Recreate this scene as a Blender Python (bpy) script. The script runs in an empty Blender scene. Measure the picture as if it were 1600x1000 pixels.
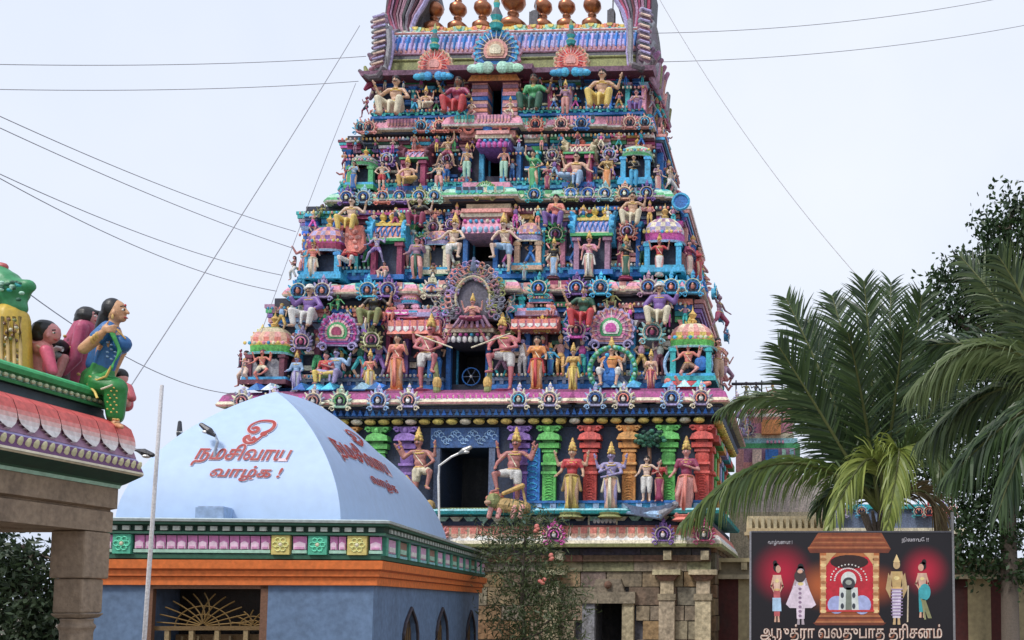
import bpy, math, random
import numpy as np
from mathutils import Vector, Matrix
random.seed(7); rng = np.random.default_rng(7)
R = math.radians; PI = math.pi
SC = bpy.context.scene; COL = SC.collection
# ---------------------------------------------------------------- camera
PITCH = R(4.3); F = 1500.0; CX, CY = 1200.0, 832.0
cam_d = bpy.data.cameras.new('camera'); cam = bpy.data.objects.new('camera', cam_d); COL.objects.link(cam)
cam_d.sensor_width = 36; cam_d.lens = 36 * F / 1600; cam_d.shift_x = -0.25; cam_d.shift_y = 0.2075
cam_d.clip_end = 3000; cam.location = (0, 0, 1.6); cam.rotation_euler = (PI / 2 + PITCH, 0, 0)
SC.camera = cam
# ---------------------------------------------------------------- sky and sun (bright overcast)
SUN_EL, SUN_AZ = R(52), R(215)          # sun behind and to the left of the camera
w = bpy.data.worlds.new('World'); SC.world = w; w.use_nodes = True
nt = w.node_tree; nt.nodes.clear()
def nd(t, ty, **k):
    n = t.nodes.new(ty)
    for a, b in k.items(): setattr(n, a, b)
    return n
sky = nd(nt, 'ShaderNodeTexSky', sky_type='NISHITA', sun_disc=False, sun_elevation=SUN_EL, sun_rotation=SUN_AZ)
sky.air_density = 1.5; sky.dust_density = 5.0
b1 = nd(nt, 'ShaderNodeBackground'); b1.inputs[1].default_value = 0.09
nt.links.new(sky.outputs[0], b1.inputs[0])
tc = nd(nt, 'ShaderNodeTexCoord'); nz = nd(nt, 'ShaderNodeTexNoise'); nz.inputs['Scale'].default_value = 1.6; nz.inputs['Detail'].default_value = 5
rp = nd(nt, 'ShaderNodeValToRGB')
rp.color_ramp.elements[0].position = .3; rp.color_ramp.elements[0].color = (.63, .71, .89, 1)
rp.color_ramp.elements[1].position = .75; rp.color_ramp.elements[1].color = (.83, .865, .94, 1)
nt.links.new(tc.outputs['Generated'], nz.inputs['Vector']); nt.links.new(nz.outputs[0], rp.inputs[0])
b2 = nd(nt, 'ShaderNodeBackground'); nt.links.new(rp.outputs[0], b2.inputs[0]); b2.inputs[1].default_value = 0.83
mx = nd(nt, 'ShaderNodeMixShader'); mx.inputs[0].default_value = .9
nt.links.new(b1.outputs[0], mx.inputs[1]); nt.links.new(b2.outputs[0], mx.inputs[2])
wo = nd(nt, 'ShaderNodeOutputWorld'); nt.links.new(mx.outputs[0], wo.inputs[0])
sd = bpy.data.lights.new('sun', 'SUN'); sd.energy = 1.5; sd.angle = R(12); sd.color = (1, .96, .9)
so = bpy.data.objects.new('sun', sd); COL.objects.link(so)
_d = Vector((math.sin(SUN_AZ) * math.cos(SUN_EL), math.cos(SUN_AZ) * math.cos(SUN_EL), math.sin(SUN_EL)))
so.rotation_euler = _d.to_track_quat('Z', 'Y').to_euler(); so.location = (0, -10, 30)
SC.view_settings.view_transform = 'Standard'; SC.view_settings.look = 'None'; SC.view_settings.exposure = 0.52; SC.view_settings.gamma = 1
# ---------------------------------------------------------------- pixel -> world
def ray(px, py):
    a = (px - CX) / F; b = (CY - py) / F
    return Vector((a, math.cos(PITCH) - b * math.sin(PITCH), math.sin(PITCH) + b * math.cos(PITCH)))
CAMP = Vector((0, 0, 1.6))
def W(px, py, Y):
    r = ray(px, py); return CAMP + r * (Y / r.y)
class Frame:
    def __init__(s, O, rot):
        s.O = Vector((O[0], O[1], 0)); s.rot = rot; s.M = Matrix.Translation(s.O) @ Matrix.Rotation(rot, 4, 'Z'); s.I = s.M.inverted()
    def P(s, px, py, y=0.0):
        o = s.I @ CAMP; r = s.I.to_3x3() @ ray(px, py); return o + r * ((y - o.y) / r.y)
    def PX(s, px, py, x=0.0):
        o = s.I @ CAMP; r = s.I.to_3x3() @ ray(px, py); return o + r * ((x - o.x) / r.x)
# ---------------------------------------------------------------- colours
C = dict(blue=(.03, .18, .55), sky=(.06, .44, .74), teal=(.03, .42, .44), green=(.08, .42, .16), lime=(.12, .5, .1), sred=(.66, .09, .07), sor=(.72, .3, .07), pink=(.78, .33, .46),
  magenta=(.66, .1, .42), coral=(.82, .26, .2), red=(.62, .06, .07), purple=(.24, .13, .42), lilac=(.43, .38, .66), yellow=(.82, .6, .14),
  cream=(.8, .72, .52), white=(.82, .8, .76), navy=(.025, .04, .08), maroon=(.16, .04, .07), brown=(.25, .13, .08), gold=(.72, .45, .13),
  black=(.012, .012, .014), grey=(.3, .3, .33), dgrey=(.1, .1, .12), orange=(.85, .33, .1), tan=(.68, .42, .28), rose=(.72, .33, .3),
  pale=(.82, .6, .48), mint=(.42, .7, .55), lblue=(.35, .55, .8), aqua=(.3, .62, .68), olive=(.3, .32, .12), peach=(.82, .5, .36),
  dgreen=(.03, .13, .08), wine=(.36, .05, .13), sand=(.55, .46, .3), mid=(.12, .16, .26), ochre=(.5, .33, .12), mauve=(.4, .22, .33))
for _k in C:
    _l = .3*C[_k][0]+.59*C[_k][1]+.11*C[_k][2]; C[_k] = tuple(max(.004, _l+(v-_l)*.96) for v in C[_k])
def c(n): return C[n] if isinstance(n, str) else n
def jit(col, a=.15):
    col = c(col); k = 1 + random.uniform(-a, a); return tuple(min(.9, max(.005, v * k * (1 + random.uniform(-a, a) * .4))) for v in col)
# ---------------------------------------------------------------- materials
MATS = {}
def mat(name, rgb=None, rough=.65, metal=0.0, dirt=.35, scale=6.0, bump=.15, dirtcol=(.10, .085, .07), attr=False, trans=0.0, streak=True, mott=(.8, 1.14)):
    key = (name, rgb, rough, metal, dirt, scale)
    if key in MATS: return MATS[key]
    m = bpy.data.materials.new(name); m.use_nodes = True; t = m.node_tree; t.nodes.clear()
    p = nd(t, 'ShaderNodeBsdfPrincipled'); o = nd(t, 'ShaderNodeOutputMaterial'); t.links.new(p.outputs[0], o.inputs[0])
    p.inputs['Roughness'].default_value = rough; p.inputs['Metallic'].default_value = metal
    if attr:
        a = nd(t, 'ShaderNodeAttribute'); a.attribute_name = 'Col'; src = a.outputs['Color']
    else:
        q = nd(t, 'ShaderNodeRGB'); q.outputs[0].default_value = (*rgb, 1); src = q.outputs[0]
    g = nd(t, 'ShaderNodeNewGeometry')
    mp = nd(t, 'ShaderNodeMapping'); mp.inputs['Scale'].default_value = (1, 1, .35 if streak else 1); t.links.new(g.outputs['Position'], mp.inputs[0])
    n1 = nd(t, 'ShaderNodeTexNoise'); n1.inputs['Scale'].default_value = scale; n1.inputs['Detail'].default_value = 8; n1.inputs['Roughness'].default_value = .68
    t.links.new(mp.outputs[0], n1.inputs['Vector'])
    r1 = nd(t, 'ShaderNodeMapRange'); r1.inputs[1].default_value = .46; r1.inputs[2].default_value = .72; r1.inputs[3].default_value = 0; r1.inputs[4].default_value = dirt
    t.links.new(n1.outputs[0], r1.inputs[0])
    m1 = nd(t, 'ShaderNodeMix', data_type='RGBA'); t.links.new(r1.outputs[0], m1.inputs[0]); t.links.new(src, m1.inputs[6]); m1.inputs[7].default_value = (*dirtcol, 1)
    n2 = nd(t, 'ShaderNodeTexNoise'); n2.inputs['Scale'].default_value = scale * 5; n2.inputs['Detail'].default_value = 4; t.links.new(g.outputs['Position'], n2.inputs['Vector'])
    r2 = nd(t, 'ShaderNodeMapRange'); r2.inputs[1].default_value = .3; r2.inputs[2].default_value = .7; r2.inputs[3].default_value = mott[0]; r2.inputs[4].default_value = mott[1]
    t.links.new(n2.outputs[0], r2.inputs[0])
    m2 = nd(t, 'ShaderNodeVectorMath', operation='SCALE'); t.links.new(m1.outputs[2], m2.inputs[0]); t.links.new(r2.outputs[0], m2.inputs['Scale'])
    t.links.new(m2.outputs[0], p.inputs['Base Color'])
    if bump:
        bp = nd(t, 'ShaderNodeBump'); bp.inputs['Strength'].default_value = bump; bp.inputs['Distance'].default_value = .02
        t.links.new(n2.outputs[0], bp.inputs['Height']); t.links.new(bp.outputs[0], p.inputs['Normal'])
    MATS[key] = m; return m
PAINT = mat('painted_plaster', attr=True, dirt=.55, scale=4, mott=(.68, 1.38), bump=.4, dirtcol=(.05, .045, .045))
def pm(col): return mat('paint', tuple(round(v, 3) for v in c(col)), dirt=.5, scale=11, rough=.45, mott=(.6, 1.25))
CLEANP = mat('clean_paint', attr=True, dirt=.12, scale=3, bump=.05, rough=.6)
METAL = mat('painted_metal', attr=True, dirt=.2, scale=8, rough=.4, metal=.3)
COPPER = mat('copper', (.42, .17, .09), rough=.34, metal=.85, dirt=.3, scale=7, streak=False)
BRONZE = mat('weathered_bronze', (.13, .1, .12), rough=.6, metal=.2, dirt=.3, scale=7)
# ---------------------------------------------------------------- mesh builder
class MB:
    def __init__(s): s.v = []; s.f = []; s.c = []; s.M = None
    def pt(s, p):
        s.v.append(tuple(s.M @ Vector(p)) if s.M is not None else tuple(p)); return len(s.v) - 1
    def add(s, vs, fs, col):
        b = len(s.v)
        for p in vs: s.pt(p)
        multi = isinstance(col, list); col = col if multi else c(col)
        for i, f in enumerate(fs): s.f.append(tuple(b + j for j in f)); s.c.append(c(col[i]) if multi else col)
    def box(s, x0, x1, y0, y1, z0, z1, col):
        s.add([(x0,y0,z0),(x1,y0,z0),(x1,y1,z0),(x0,y1,z0),(x0,y0,z1),(x1,y0,z1),(x1,y1,z1),(x0,y1,z1)],
              [(0,1,5,4),(1,2,6,5),(2,3,7,6),(3,0,4,7),(4,5,6,7),(3,2,1,0)], col)
    def frus(s, cx, cy, z0, z1, a0, b0, a1, b1, col):   # tapered box
        s.add([(cx-a0,cy-b0,z0),(cx+a0,cy-b0,z0),(cx+a0,cy+b0,z0),(cx-a0,cy+b0,z0),(cx-a1,cy-b1,z1),(cx+a1,cy-b1,z1),(cx+a1,cy+b1,z1),(cx-a1,cy+b1,z1)],
              [(0,1,5,4),(1,2,6,5),(2,3,7,6),(3,0,4,7),(4,5,6,7),(3,2,1,0)], col)
    def lathe(s, cx, cy, prof, n=12, cols='white', sx=1, sy=1, square=0.0, rot=0.0):
        k = len(prof); vs = []; fs = []; cl = []
        cols = cols if isinstance(cols, list) else [cols] * (k - 1)
        for r, z in prof:
            for i in range(n):
                a = 2 * PI * i / n + rot; ca, sa = math.cos(a), math.sin(a)
                q = 1.0
                if square: q = (1 - square) + square / max(abs(ca), abs(sa))
                vs.append((cx + r * q * ca * sx, cy + r * q * sa * sy, z))
        for j in range(k - 1):
            for i in range(n):
                i2 = (i + 1) % n; fs.append((j*n+i, j*n+i2, (j+1)*n+i2, (j+1)*n+i)); cl.append(cols[j])
        fs.append(tuple(range(n))[::-1]); cl.append(cols[0]); fs.append(tuple((k-1)*n+i for i in range(n))); cl.append(cols[-1])
        s.add(vs, fs, cl)
    def prism(s, out, y0, y1, col, side=None):   # outline in (x,z), extruded along y (y0 front)
        n = len(out); vs = [(x, y0, z) for x, z in out] + [(x, y1, z) for x, z in out]
        fs = [tuple(range(n)), tuple(range(2*n-1, n-1, -1))] + [(i, i+n, (i+1)%n+n, (i+1)%n) for i in range(n)]
        s.add(vs, fs, [col, side or col] + [side or col] * n)
    def extx(s, out, x0, x1, col, cols=None):    # outline in (y,z), extruded along x
        n = len(out); vs = [(x0, y, z) for y, z in out] + [(x1, y, z) for y, z in out]
        fs = [tuple(range(n)), tuple(range(2*n-1, n-1, -1))] + [(i, (i+1)%n, (i+1)%n+n, i+n) for i in range(n)]
        s.add(vs, fs, [col, col] + (cols or [col] * n))
    def tube(s, pts, r, col, n=6, r1=None, closed=False):
        pts = [Vector(p) for p in pts]; m = len(pts); vs = []; fs = []
        r1 = r if r1 is None else r1; up = Vector((0, 0, 1))
        for j, p in enumerate(pts):
            if closed: t = (pts[(j+1) % m] - pts[j-1])
            else: t = pts[min(j+1, m-1)] - pts[max(j-1, 0)]
            t.normalize(); u = t.cross(up)
            if u.length < .15: u = t.cross(Vector((0, 1, 0)))
            u.normalize(); v = t.cross(u); rr = r + (r1 - r) * j / max(1, m-1)
            for i in range(n):
                a = 2 * PI * i / n; vs.append(tuple(p + u * (rr * math.cos(a)) + v * (rr * math.sin(a))))
        for j in range(m if closed else m - 1):
            j2 = (j + 1) % m
            for i in range(n): i2 = (i+1) % n; fs.append((j*n+i, j*n+i2, j2*n+i2, j2*n+i))
        if not closed: fs.append(tuple(range(n))); fs.append(tuple((m-1)*n+i for i in range(n))[::-1])
        s.add(vs, fs, col)
    def ell(s, cx, cy, cz, rx, ry, rz, col, n=10, m=6):
        vs = [(cx, cy, cz - rz)]; fs = []
        for j in range(1, m):
            p = -PI/2 + PI * j / m
            for i in range(n):
                a = 2 * PI * i / n; vs.append((cx + rx*math.cos(p)*math.cos(a), cy + ry*math.cos(p)*math.sin(a), cz + rz*math.sin(p)))
        vs.append((cx, cy, cz + rz)); T = len(vs) - 1
        for i in range(n):
            i2 = (i+1) % n; fs.append((0, 1+i2, 1+i)); fs.append((T, 1+(m-2)*n+i, 1+(m-2)*n+i2))
            for j in range(m-2): fs.append((1+j*n+i, 1+j*n+i2, 1+(j+1)*n+i2, 1+(j+1)*n+i))
        s.add(vs, fs, col)
    def cap(s, p, r0, q, r1, n=10, col='white'):  # closed tapered capsule
        p = Vector(p); q = Vector(q); d = q - p; L = d.length
        if L < 1e-5: return s.ell(p.x, p.y, p.z, r0, r0, r0, col)
        d /= L; u = d.cross(Vector((0, 0, 1)))
        if u.length < .1: u = d.cross(Vector((0, 1, 0)))
        u.normalize(); v = d.cross(u); st = []
        for k in range(1, 4): a = PI/2 * k / 4; st.append((-r0 * math.cos(a), r0 * math.sin(a)))
        st += [(0, r0), (L, r1)]
        for k in range(3, 0, -1): a = PI/2 * k / 4; st.append((L + r1 * math.cos(a), r1 * math.sin(a)))
        vs = [tuple(p - d * r0)]; fs = []
        for h, r in st:
            for i in range(n):
                a = 2*PI*i/n; vs.append(tuple(p + d*h + u*(r*math.cos(a)) + v*(r*math.sin(a))))
        vs.append(tuple(q + d * r1)); T = len(vs)-1; m = len(st)
        for i in range(n):
            i2 = (i+1) % n; fs.append((0, 1+i2, 1+i)); fs.append((T, 1+(m-1)*n+i, 1+(m-1)*n+i2))
            for j in range(m-1): fs.append((1+j*n+i, 1+j*n+i2, 1+(j+1)*n+i2, 1+(j+1)*n+i))
        s.add(vs, fs, col)
    def mesh(s, name, smooth=False):
        me = bpy.data.meshes.new(name); me.from_pydata(s.v, [], s.f)
        at = me.color_attributes.new('Col', 'FLOAT_COLOR', 'CORNER')
        lt = np.empty(len(me.polygons), np.int32); me.polygons.foreach_get('loop_total', lt)
        arr = np.ones((len(me.loops), 4), np.float32); arr[:, :3] = np.repeat(np.array(s.c, np.float32).reshape(-1, 3), lt, axis=0)
        at.data.foreach_set('color', arr.ravel())
        if smooth: me.polygons.foreach_set('use_smooth', np.ones(len(me.polygons), bool))
        return me
    def build(s, name, m=None, parent=None, smooth=False, world=None):
        me = s.mesh(name, smooth); me.materials.append(m or PAINT); return link(name, me, parent)
def link(name, me, parent=None, m=None):
    o = bpy.data.objects.new(name, me); COL.objects.link(o)
    if parent: o.parent = parent
    if m: o.material_slots[0].link = 'OBJECT'; o.material_slots[0].material = m
    return o
def tag(o, label=None, cat=None, group=None, kind=None):
    if label: o['label'] = label
    if cat: o['category'] = cat
    if group: o['group'] = group
    if kind: o['kind'] = kind
    return o
def empty(name, loc=(0,0,0), rz=0, label=None, cat=None, group=None, kind=None):
    o = bpy.data.objects.new(name, None); COL.objects.link(o); o.location = loc; o.rotation_euler = (0, 0, rz); o.empty_display_size = .2
    return tag(o, label, cat, group, kind)
def baked(mb, name, mods, smooth=True):     # run modifiers once and keep the resulting mesh
    me = mb.mesh(name) if isinstance(mb, MB) else mb
    o = bpy.data.objects.new('tmp', me); COL.objects.link(o)
    for ty, kw in mods:
        md = o.modifiers.new('m', ty)
        for k, v in kw.items(): setattr(md, k, v)
    bpy.context.view_layer.update()
    dg = bpy.context.evaluated_depsgraph_get(); nm = bpy.data.meshes.new_from_object(o.evaluated_get(dg))
    bpy.data.objects.remove(o); nm.name = name
    nm.polygons.foreach_set('use_smooth', np.full(len(nm.polygons), smooth)); nm.update()
    return nm
def plan(W0, W1, y0, y1, bays=()):          # counter-clockwise outline with projecting bays on the front
    p = [(W0, y0)]
    for a, b, pr in bays: p += [(a, y0), (a, y0-pr), (b, y0-pr), (b, y0)]
    p += [(W1, y0), (W1, y1), (W0, y1)]
    return p
def sweep(mb, pl, prof, cols, cap=True):
    n = len(pl); mit = []
    for i in range(n):
        a = Vector(pl[i]) - Vector(pl[i-1]); b = Vector(pl[(i+1) % n]) - Vector(pl[i]); a.normalize(); b.normalize()
        n1 = Vector((a.y, -a.x)); n2 = Vector((b.y, -b.x)); mit.append((n1 + n2) / (1 + n1.dot(n2)))
    vs = []; fs = []; cl = []
    for o, z in prof:
        for p, m in zip(pl, mit): vs.append((p[0] + m.x*o, p[1] + m.y*o, z))
    for k in range(len(prof)-1):
        for i in range(n): i2 = (i+1) % n; fs.append((k*n+i, k*n+i2, (k+1)*n+i2, (k+1)*n+i)); cl.append(cols[k])
    if cap:
        fs.append(tuple((len(prof)-1)*n+i for i in range(n))); cl.append(cols[-1]); fs.append(tuple(range(n))[::-1]); cl.append(cols[0])
    mb.add(vs, fs, cl)
def petals(mb, x0, x1, y, z0, z1, wd, c1, c2, edge='white', out=.05):   # hanging lotus petals, tips at z0
    n = max(1, round((x1-x0)/wd)); wd = (x1-x0)/n
    for i in range(n):
        cx = x0 + wd*(i+.5); a = wd*.47
        def ol(a, z0, f): return [(cx-a, z1), (cx-a, z0+(z1-z0)*.35), (cx-a*.55, z0+(z1-z0)*.1), (cx, z0), (cx+a*.55, z0+(z1-z0)*.1), (cx+a, z0+(z1-z0)*.35), (cx+a, z1)]
        mb.prism(ol(a, z0, 0)[::-1], y-out*.5, y+.01, edge)
        zi = z0+(z1-z0)*.14; zm = zi+(z1-zi)*.5
        mb.prism([(cx-a*.75, zm), (cx-a*.75, zi+(zm-zi)*.5), (cx, zi), (cx+a*.75, zi+(zm-zi)*.5), (cx+a*.75, zm)][::-1], y-out, y, c2)
        mb.prism([(cx-a*.75, z1), (cx-a*.75, zm), (cx+a*.75, zm), (cx+a*.75, z1)][::-1], y-out, y, c1)
# ================================================================ STATUES
def arm(kind, s):
    return {'down': ((s*.27, .02, 1.14), (s*.29, -.05, .88)), 'bless': ((s*.30, -.02, 1.16), (s*.31, -.22, 1.38)), 'up': ((s*.36, .02, 1.30), (s*.42, -.06, 1.58)),
      'hip': ((s*.40, .02, 1.18), (s*.2, -.1, 1.02)), 'give': ((s*.28, 0, 1.14), (s*.34, -.24, 1.0)), 'chest': ((s*.3, -.04, 1.17), (s*.06, -.2, 1.24)),
      'high': ((s*.32, 0, 1.64), (s*.3, -.02, 1.92)), 'out': ((s*.40, 0, 1.24), (s*.5, -.1, 1.5)), 'club': ((s*.36, -.12, 1.2), (s*.34, -.32, .98)),
      'knee': ((s*.36, -.08, 1.16), (s*.3, -.36, 1.0)), 'cross': ((s*.3, -.06, 1.15), (-s*.12, -.22, 1.02)), 'wide': ((s*.38, -.02, 1.18), (s*.5, -.14, 1.08))}[kind]
def legs(kind, m):      # m=+1: the moved leg is on the viewer's right
    st = lambda s, k=0: ((s*.1, 0, .9), (s*.115+k, -.04, .5), (s*.11+k, 0, .09), (s*.14+k, -.17, .04))
    if kind == 'stand': return .93, [st(-1), st(1)]
    if kind == 'sway': return .92, [((-m*.1, 0, .9), (-m*.12, 0, .49), (-m*.06, .02, .09), (-m*.08, -.15, .04)), ((m*.1, 0, .88), (m*.2, -.12, .5), (m*.16, .0, .09), (m*.22, -.15, .04))]
    if kind == 'guard': return .93, [((-m*.1, 0, .9), (-m*.12, .0, .49), (-m*.1, .02, .09), (-m*.12, -.15, .04)), ((m*.11, 0, .92), (m*.34, -.28, .86), (m*.26, -.28, .46), (m*.36, -.38, .42))]
    if kind == 'dance': return .86, [((-m*.1, 0, .83), (-m*.26, -.12, .5), (-m*.1, 0, .09), (-m*.16, -.14, .04)), ((m*.1, -.02, .85), (m*.38, -.2, .68), (m*.1, -.26, .42), (m*.0, -.36, .4))]
    if kind == 'run': return .84, [((-.1, 0, .82), (-.34, -.12, .55), (-.55, 0, .13), (-.68, -.08, .08)), ((.1, 0, .82), (.3, -.2, .52), (.34, 0, .1), (.46, -.12, .04))]
    if kind == 'sit': return .5, [((s*.11, 0, .48), (s*.27, -.4, .52), (s*.2, -.4, .09), (s*.24, -.56, .04)) for s in (-1, 1)]
    if kind == 'lalita': return .5, [((-m*.1, 0, .48), (-m*.2, -.38, .5), (-m*.14, -.38, .09), (-m*.16, -.54, .04)), ((m*.1, 0, .48), (m*.42, -.26, .5), (m*.08, -.36, .44), (-m*.04, -.4, .44))]
    if kind == 'cross': return .17, [((s*.1, 0, .15), (s*.4, -.22, .13), (-s*.06, -.3, .1), (-s*.16, -.32, .08)) for s in (-1, 1)]
def bake_fig(mb, name, vox): return baked(mb, name, [('REMESH', dict(mode='VOXEL', voxel_size=vox)), ('SMOOTH', dict(factor=.5, iterations=2))])
BODY = {}
def skel(lk, arms, m, lean):
    pz, lg = legs(lk, m); dz = pz - .93; top = lambda p: (p[0] + lean*(p[2]-.93)*1.0, p[1], p[2] + dz)
    ar = []
    for i, a in enumerate(arms):
        s = -1 if i % 2 == 0 else 1
        if a is None: continue
        e, h = arm(a, s); ar.append((top((s*.19, .01, 1.41)), top(e), top(h)))
    return pz, dz, lg, top, ar
def figmesh(what, lk, arms, m, lean, fem, vox=.02, fat=0):
    key = (what, lk, tuple(arms), m, lean, fem, fat)
    if key in BODY: return BODY[key]
    pz, dz, lg, top, ar = skel(lk, arms, m, lean); b = MB(); g = 0
    P = lambda x, y, z: top((x, y, z))
    def E(x, y, z, rx, ry, rz, k=0): q = P(x, y, z); b.ell(q[0], q[1], q[2], rx+k, ry+k, rz+k, 'white', 12, 8)
    def torso(k=0, lo=False):
        E(0, .01, 1.29, .155+fat*.3, .105+fat*.5, .15, k); E(0, .01, 1.12, .12+fat, .095+fat, .13, k)
        b.cap(P(-.15, .01, 1.41), .058+k, P(.15, .01, 1.41), .058+k)
        if fem: E(-.07, -.09, 1.3, .065, .06, .062, k); E(.07, -.09, 1.3, .065, .06, .062, k)
    hipw = .165 if fem else .145
    if what == 'body':
        torso(); E(0, .01, .96, hipw+fat*.6, .115+fat*.4, .12)
        b.cap(P(0, .01, 1.42), .055, P(0, -.01, 1.55), .048)
        E(0, -.01, 1.64, .088, .1, .118); E(0, -.045, 1.57, .05, .055, .045); b.cap(P(0, -.1, 1.66), .014, P(0, -.125, 1.615), .022)
        for s in (-1, 1): E(s*.092, .0, 1.63, .018, .025, .035)
        for h, k, a, t in lg:
            b.cap(h, .095, k, .064); b.cap(k, .064, a, .038); mid = (Vector(k)*.68 + Vector(a)*.32) + Vector((0, .02, 0)); b.cap(mid, .062, mid, .062); b.cap(a, .042, t, .034)
        for s_, e, h in ar:
            b.cap(s_, .055, e, .043); b.cap(e, .043, h, .028); d = (Vector(h)-Vector(e)).normalized(); h2 = Vector(h)+d*.1
            b.cap(h, .034, h2, .03); b.cap(h, .022, Vector(h)+d*.05+Vector((-.05 if h[0] > 0 else .05, -.01, .0)), .017)
    elif what == 'short':
        E(0, .01, .96, hipw+.03+fat*.6, .13+fat*.4, .1)
        for h, k, a, t in lg: b.cap(h, .118, Vector(h).lerp(Vector(k), .5), .098)
        q = P(0, -.12, .93); b.cap(q, .045, (q[0], q[1], q[2]-.16 if lk not in ('sit', 'cross', 'lalita') else q[2]-.02), .03)
    elif what == 'legs':
        E(0, .01, .97, hipw+.025, .125, .1)
        for h, k, a, t in lg: b.cap(h, .125, k, .092); b.cap(k, .092, Vector(k).lerp(Vector(a), .84), .075)
        if lk in ('sit', 'lalita'):
            b.cap((0, -.05, pz-.02), .12, (0, -.3, pz-.04), .09); b.cap((0, -.38, pz-.1), .05, (0, -.4, pz-.36), .03)
    elif what == 'knee':
        E(0, .01, .97, hipw+.025, .125, .1)
        for h, k, a, t in lg: b.cap(h, .125, k, .09); b.cap(k, .088, Vector(k).lerp(Vector(a), .25), .08)
    elif what == 'skirt':
        sw = sum(l[2][0] for l in lg)/2; rings = [(1.03, .135, .11), (.96, .175, .135), (.86, .19, .14), (.65, .175, .13), (.45, .16, .13), (.25, .16, .135), (.07, .185, .15)]
        if lk == 'run': sw = 0; rings = [(r[0], r[1]*(1+.9*max(0, .9-r[0])), r[2]) for r in rings]
        n = 28; vs = []; fs = []
        for j, (z, rx, ry) in enumerate(rings):
            f = (1.03-z)/.96
            for i in range(n):
                a = 2*PI*i/n; q = 1 + .05*f*math.cos(a*9)
                vs.append((sw*f+lean*(z-.93)*.6 + rx*q*math.cos(a), ry*q*math.sin(a)+.01, z+dz))
        for j in range(len(rings)-1):
            for i in range(n): i2 = (i+1) % n; fs.append((j*n+i, (j+1)*n+i, (j+1)*n+i2, j*n+i2))
        fs.append(tuple(range(n))); fs.append(tuple((len(rings)-1)*n+i for i in range(n))[::-1]); b.add(vs, fs, 'white')
    elif what == 'blouse':
        torso(.014)
        for s_, e, h in ar[:2]: b.cap(s_, .068, Vector(s_).lerp(Vector(e), .6), .058)
    elif what == 'robe':
        torso(.018); E(0, .01, .98, hipw+.03, .13, .12)
        for s_, e, h in ar[:2]: b.cap(s_, .075, e, .068); b.cap(e, .068, Vector(e).lerp(Vector(h), .7), .06)
    if what == 'skirt': me = b.mesh('skirt', True)
    elif what == 'body' and vox > .012: me = bake_fig(b, what, vox)
    else: me = bake_fig(b, what, vox if what == 'body' else max(vox, .022))
    me.materials.clear(); me.materials.append(None); BODY[key] = me; return me
def head_mesh(kind):
    if ('h', kind) in BODY: return BODY['h', kind]
    b = MB(); z = 1.64
    if kind == 'crown': b.lathe(0, 0, [(.1, z+.04), (.115, z+.07), (.108, z+.1), (.085, z+.11), (.098, z+.15), (.09, z+.19), (.066, z+.2), (.075, z+.24), (.06, z+.28), (.04, z+.29), (.045, z+.33), (.014, z+.41)], 12, ['gold', 'yellow', 'coral', 'gold', 'yellow', 'green', 'gold', 'yellow', 'coral', 'gold', 'gold']); b.prism([(-.05, z+.06), (.05, z+.06), (.04, z+.16), (0, z+.22), (-.04, z+.16)], -.12, -.09, 'gold')
    elif kind == 'bun': b.ell(0, .015, z+.065, .103, .115, .09, 'black'); b.ell(0, .04, z+.02, .106, .09, .1, 'black'); b.ell(0, .06, z+.16, .06, .06, .06, 'black'); b.ell(0, .1, z-.1, .075, .05, .13, 'black')
    elif kind == 'hair': b.ell(0, .015, z+.07, .104, .118, .095, 'black'); b.ell(0, .04, z+.02, .108, .09, .1, 'black'); b.ell(0, .085, z-.06, .09, .055, .14, 'black')
    elif kind == 'long': b.ell(0, .015, z+.065, .106, .115, .095, 'black'); b.ell(-.09, .04, z-.1, .05, .05, .17, 'black'); b.ell(.09, .04, z-.1, .05, .05, .17, 'black'); b.ell(0, .1, z-.14, .11, .05, .22, 'black')
    elif kind == 'turban': b.ell(0, .0, z+.085, .125, .125, .07, 'white'); b.ell(0, .0, z+.13, .1, .1, .075, 'white'); b.tube([(.13*math.cos(a), .13*math.sin(a), z+.06+.02*math.cos(a)) for a in np.linspace(0, 2*PI, 14)[:-1]], .03, 'white', closed=True)
    elif kind == 'mane':
        b.ell(0, .03, z+.03, .1, .105, .1, 'maroon')
        for k in range(11):
            a = PI*(k/10); q = (.16*math.cos(a), .05, z+.02+.16*math.sin(a)); b.cap((.06*math.cos(a), .04, z+.03+.06*math.sin(a)), .045, q, .03, 7, 'maroon')
    elif kind == 'hood':      # many-headed serpent hood
        b.ell(0, .02, z+.05, .1, .1, .1, 'gold')
        for k in range(7): a = PI*(.08+.84*k/6); b.cap((.1*math.cos(a), .1, z-.05), .05, (.24*math.cos(a), .03, z+.02+.26*math.sin(a)), .045, 8, 'green' if k % 2 else 'teal')
    me = b.mesh('headwear', True); me.materials.append(PAINT); BODY['h', kind] = me; return me
def face_mesh(male):
    if ('f', male) in BODY: return BODY['f', male]
    b = MB(); z = 1.645
    for s in (-1, 1):
        b.ell(s*.036, -.096, z, .021, .012, .013, 'white', 8, 4); b.ell(s*.036, -.107, z, .009, .006, .01, 'black', 6, 4)
        b.tube([(s*.014, -.106, z+.026), (s*.036, -.108, z+.034), (s*.06, -.092, z+.025)], .006, 'black', 5)
        if male: b.tube([(s*.003, -.118, z-.05), (s*.03, -.108, z-.052), (s*.055, -.092, z-.035)], .009, 'black', 5)
    b.ell(0, -.098, z-.066, .023, .014, .008, 'red', 8, 4); b.ell(0, -.112, z+.055, .007, .005, .012, 'red', 6, 4)
    me = b.mesh('face_details', True); me.materials.append(PAINT); BODY['f', male] = me; return me
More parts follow.
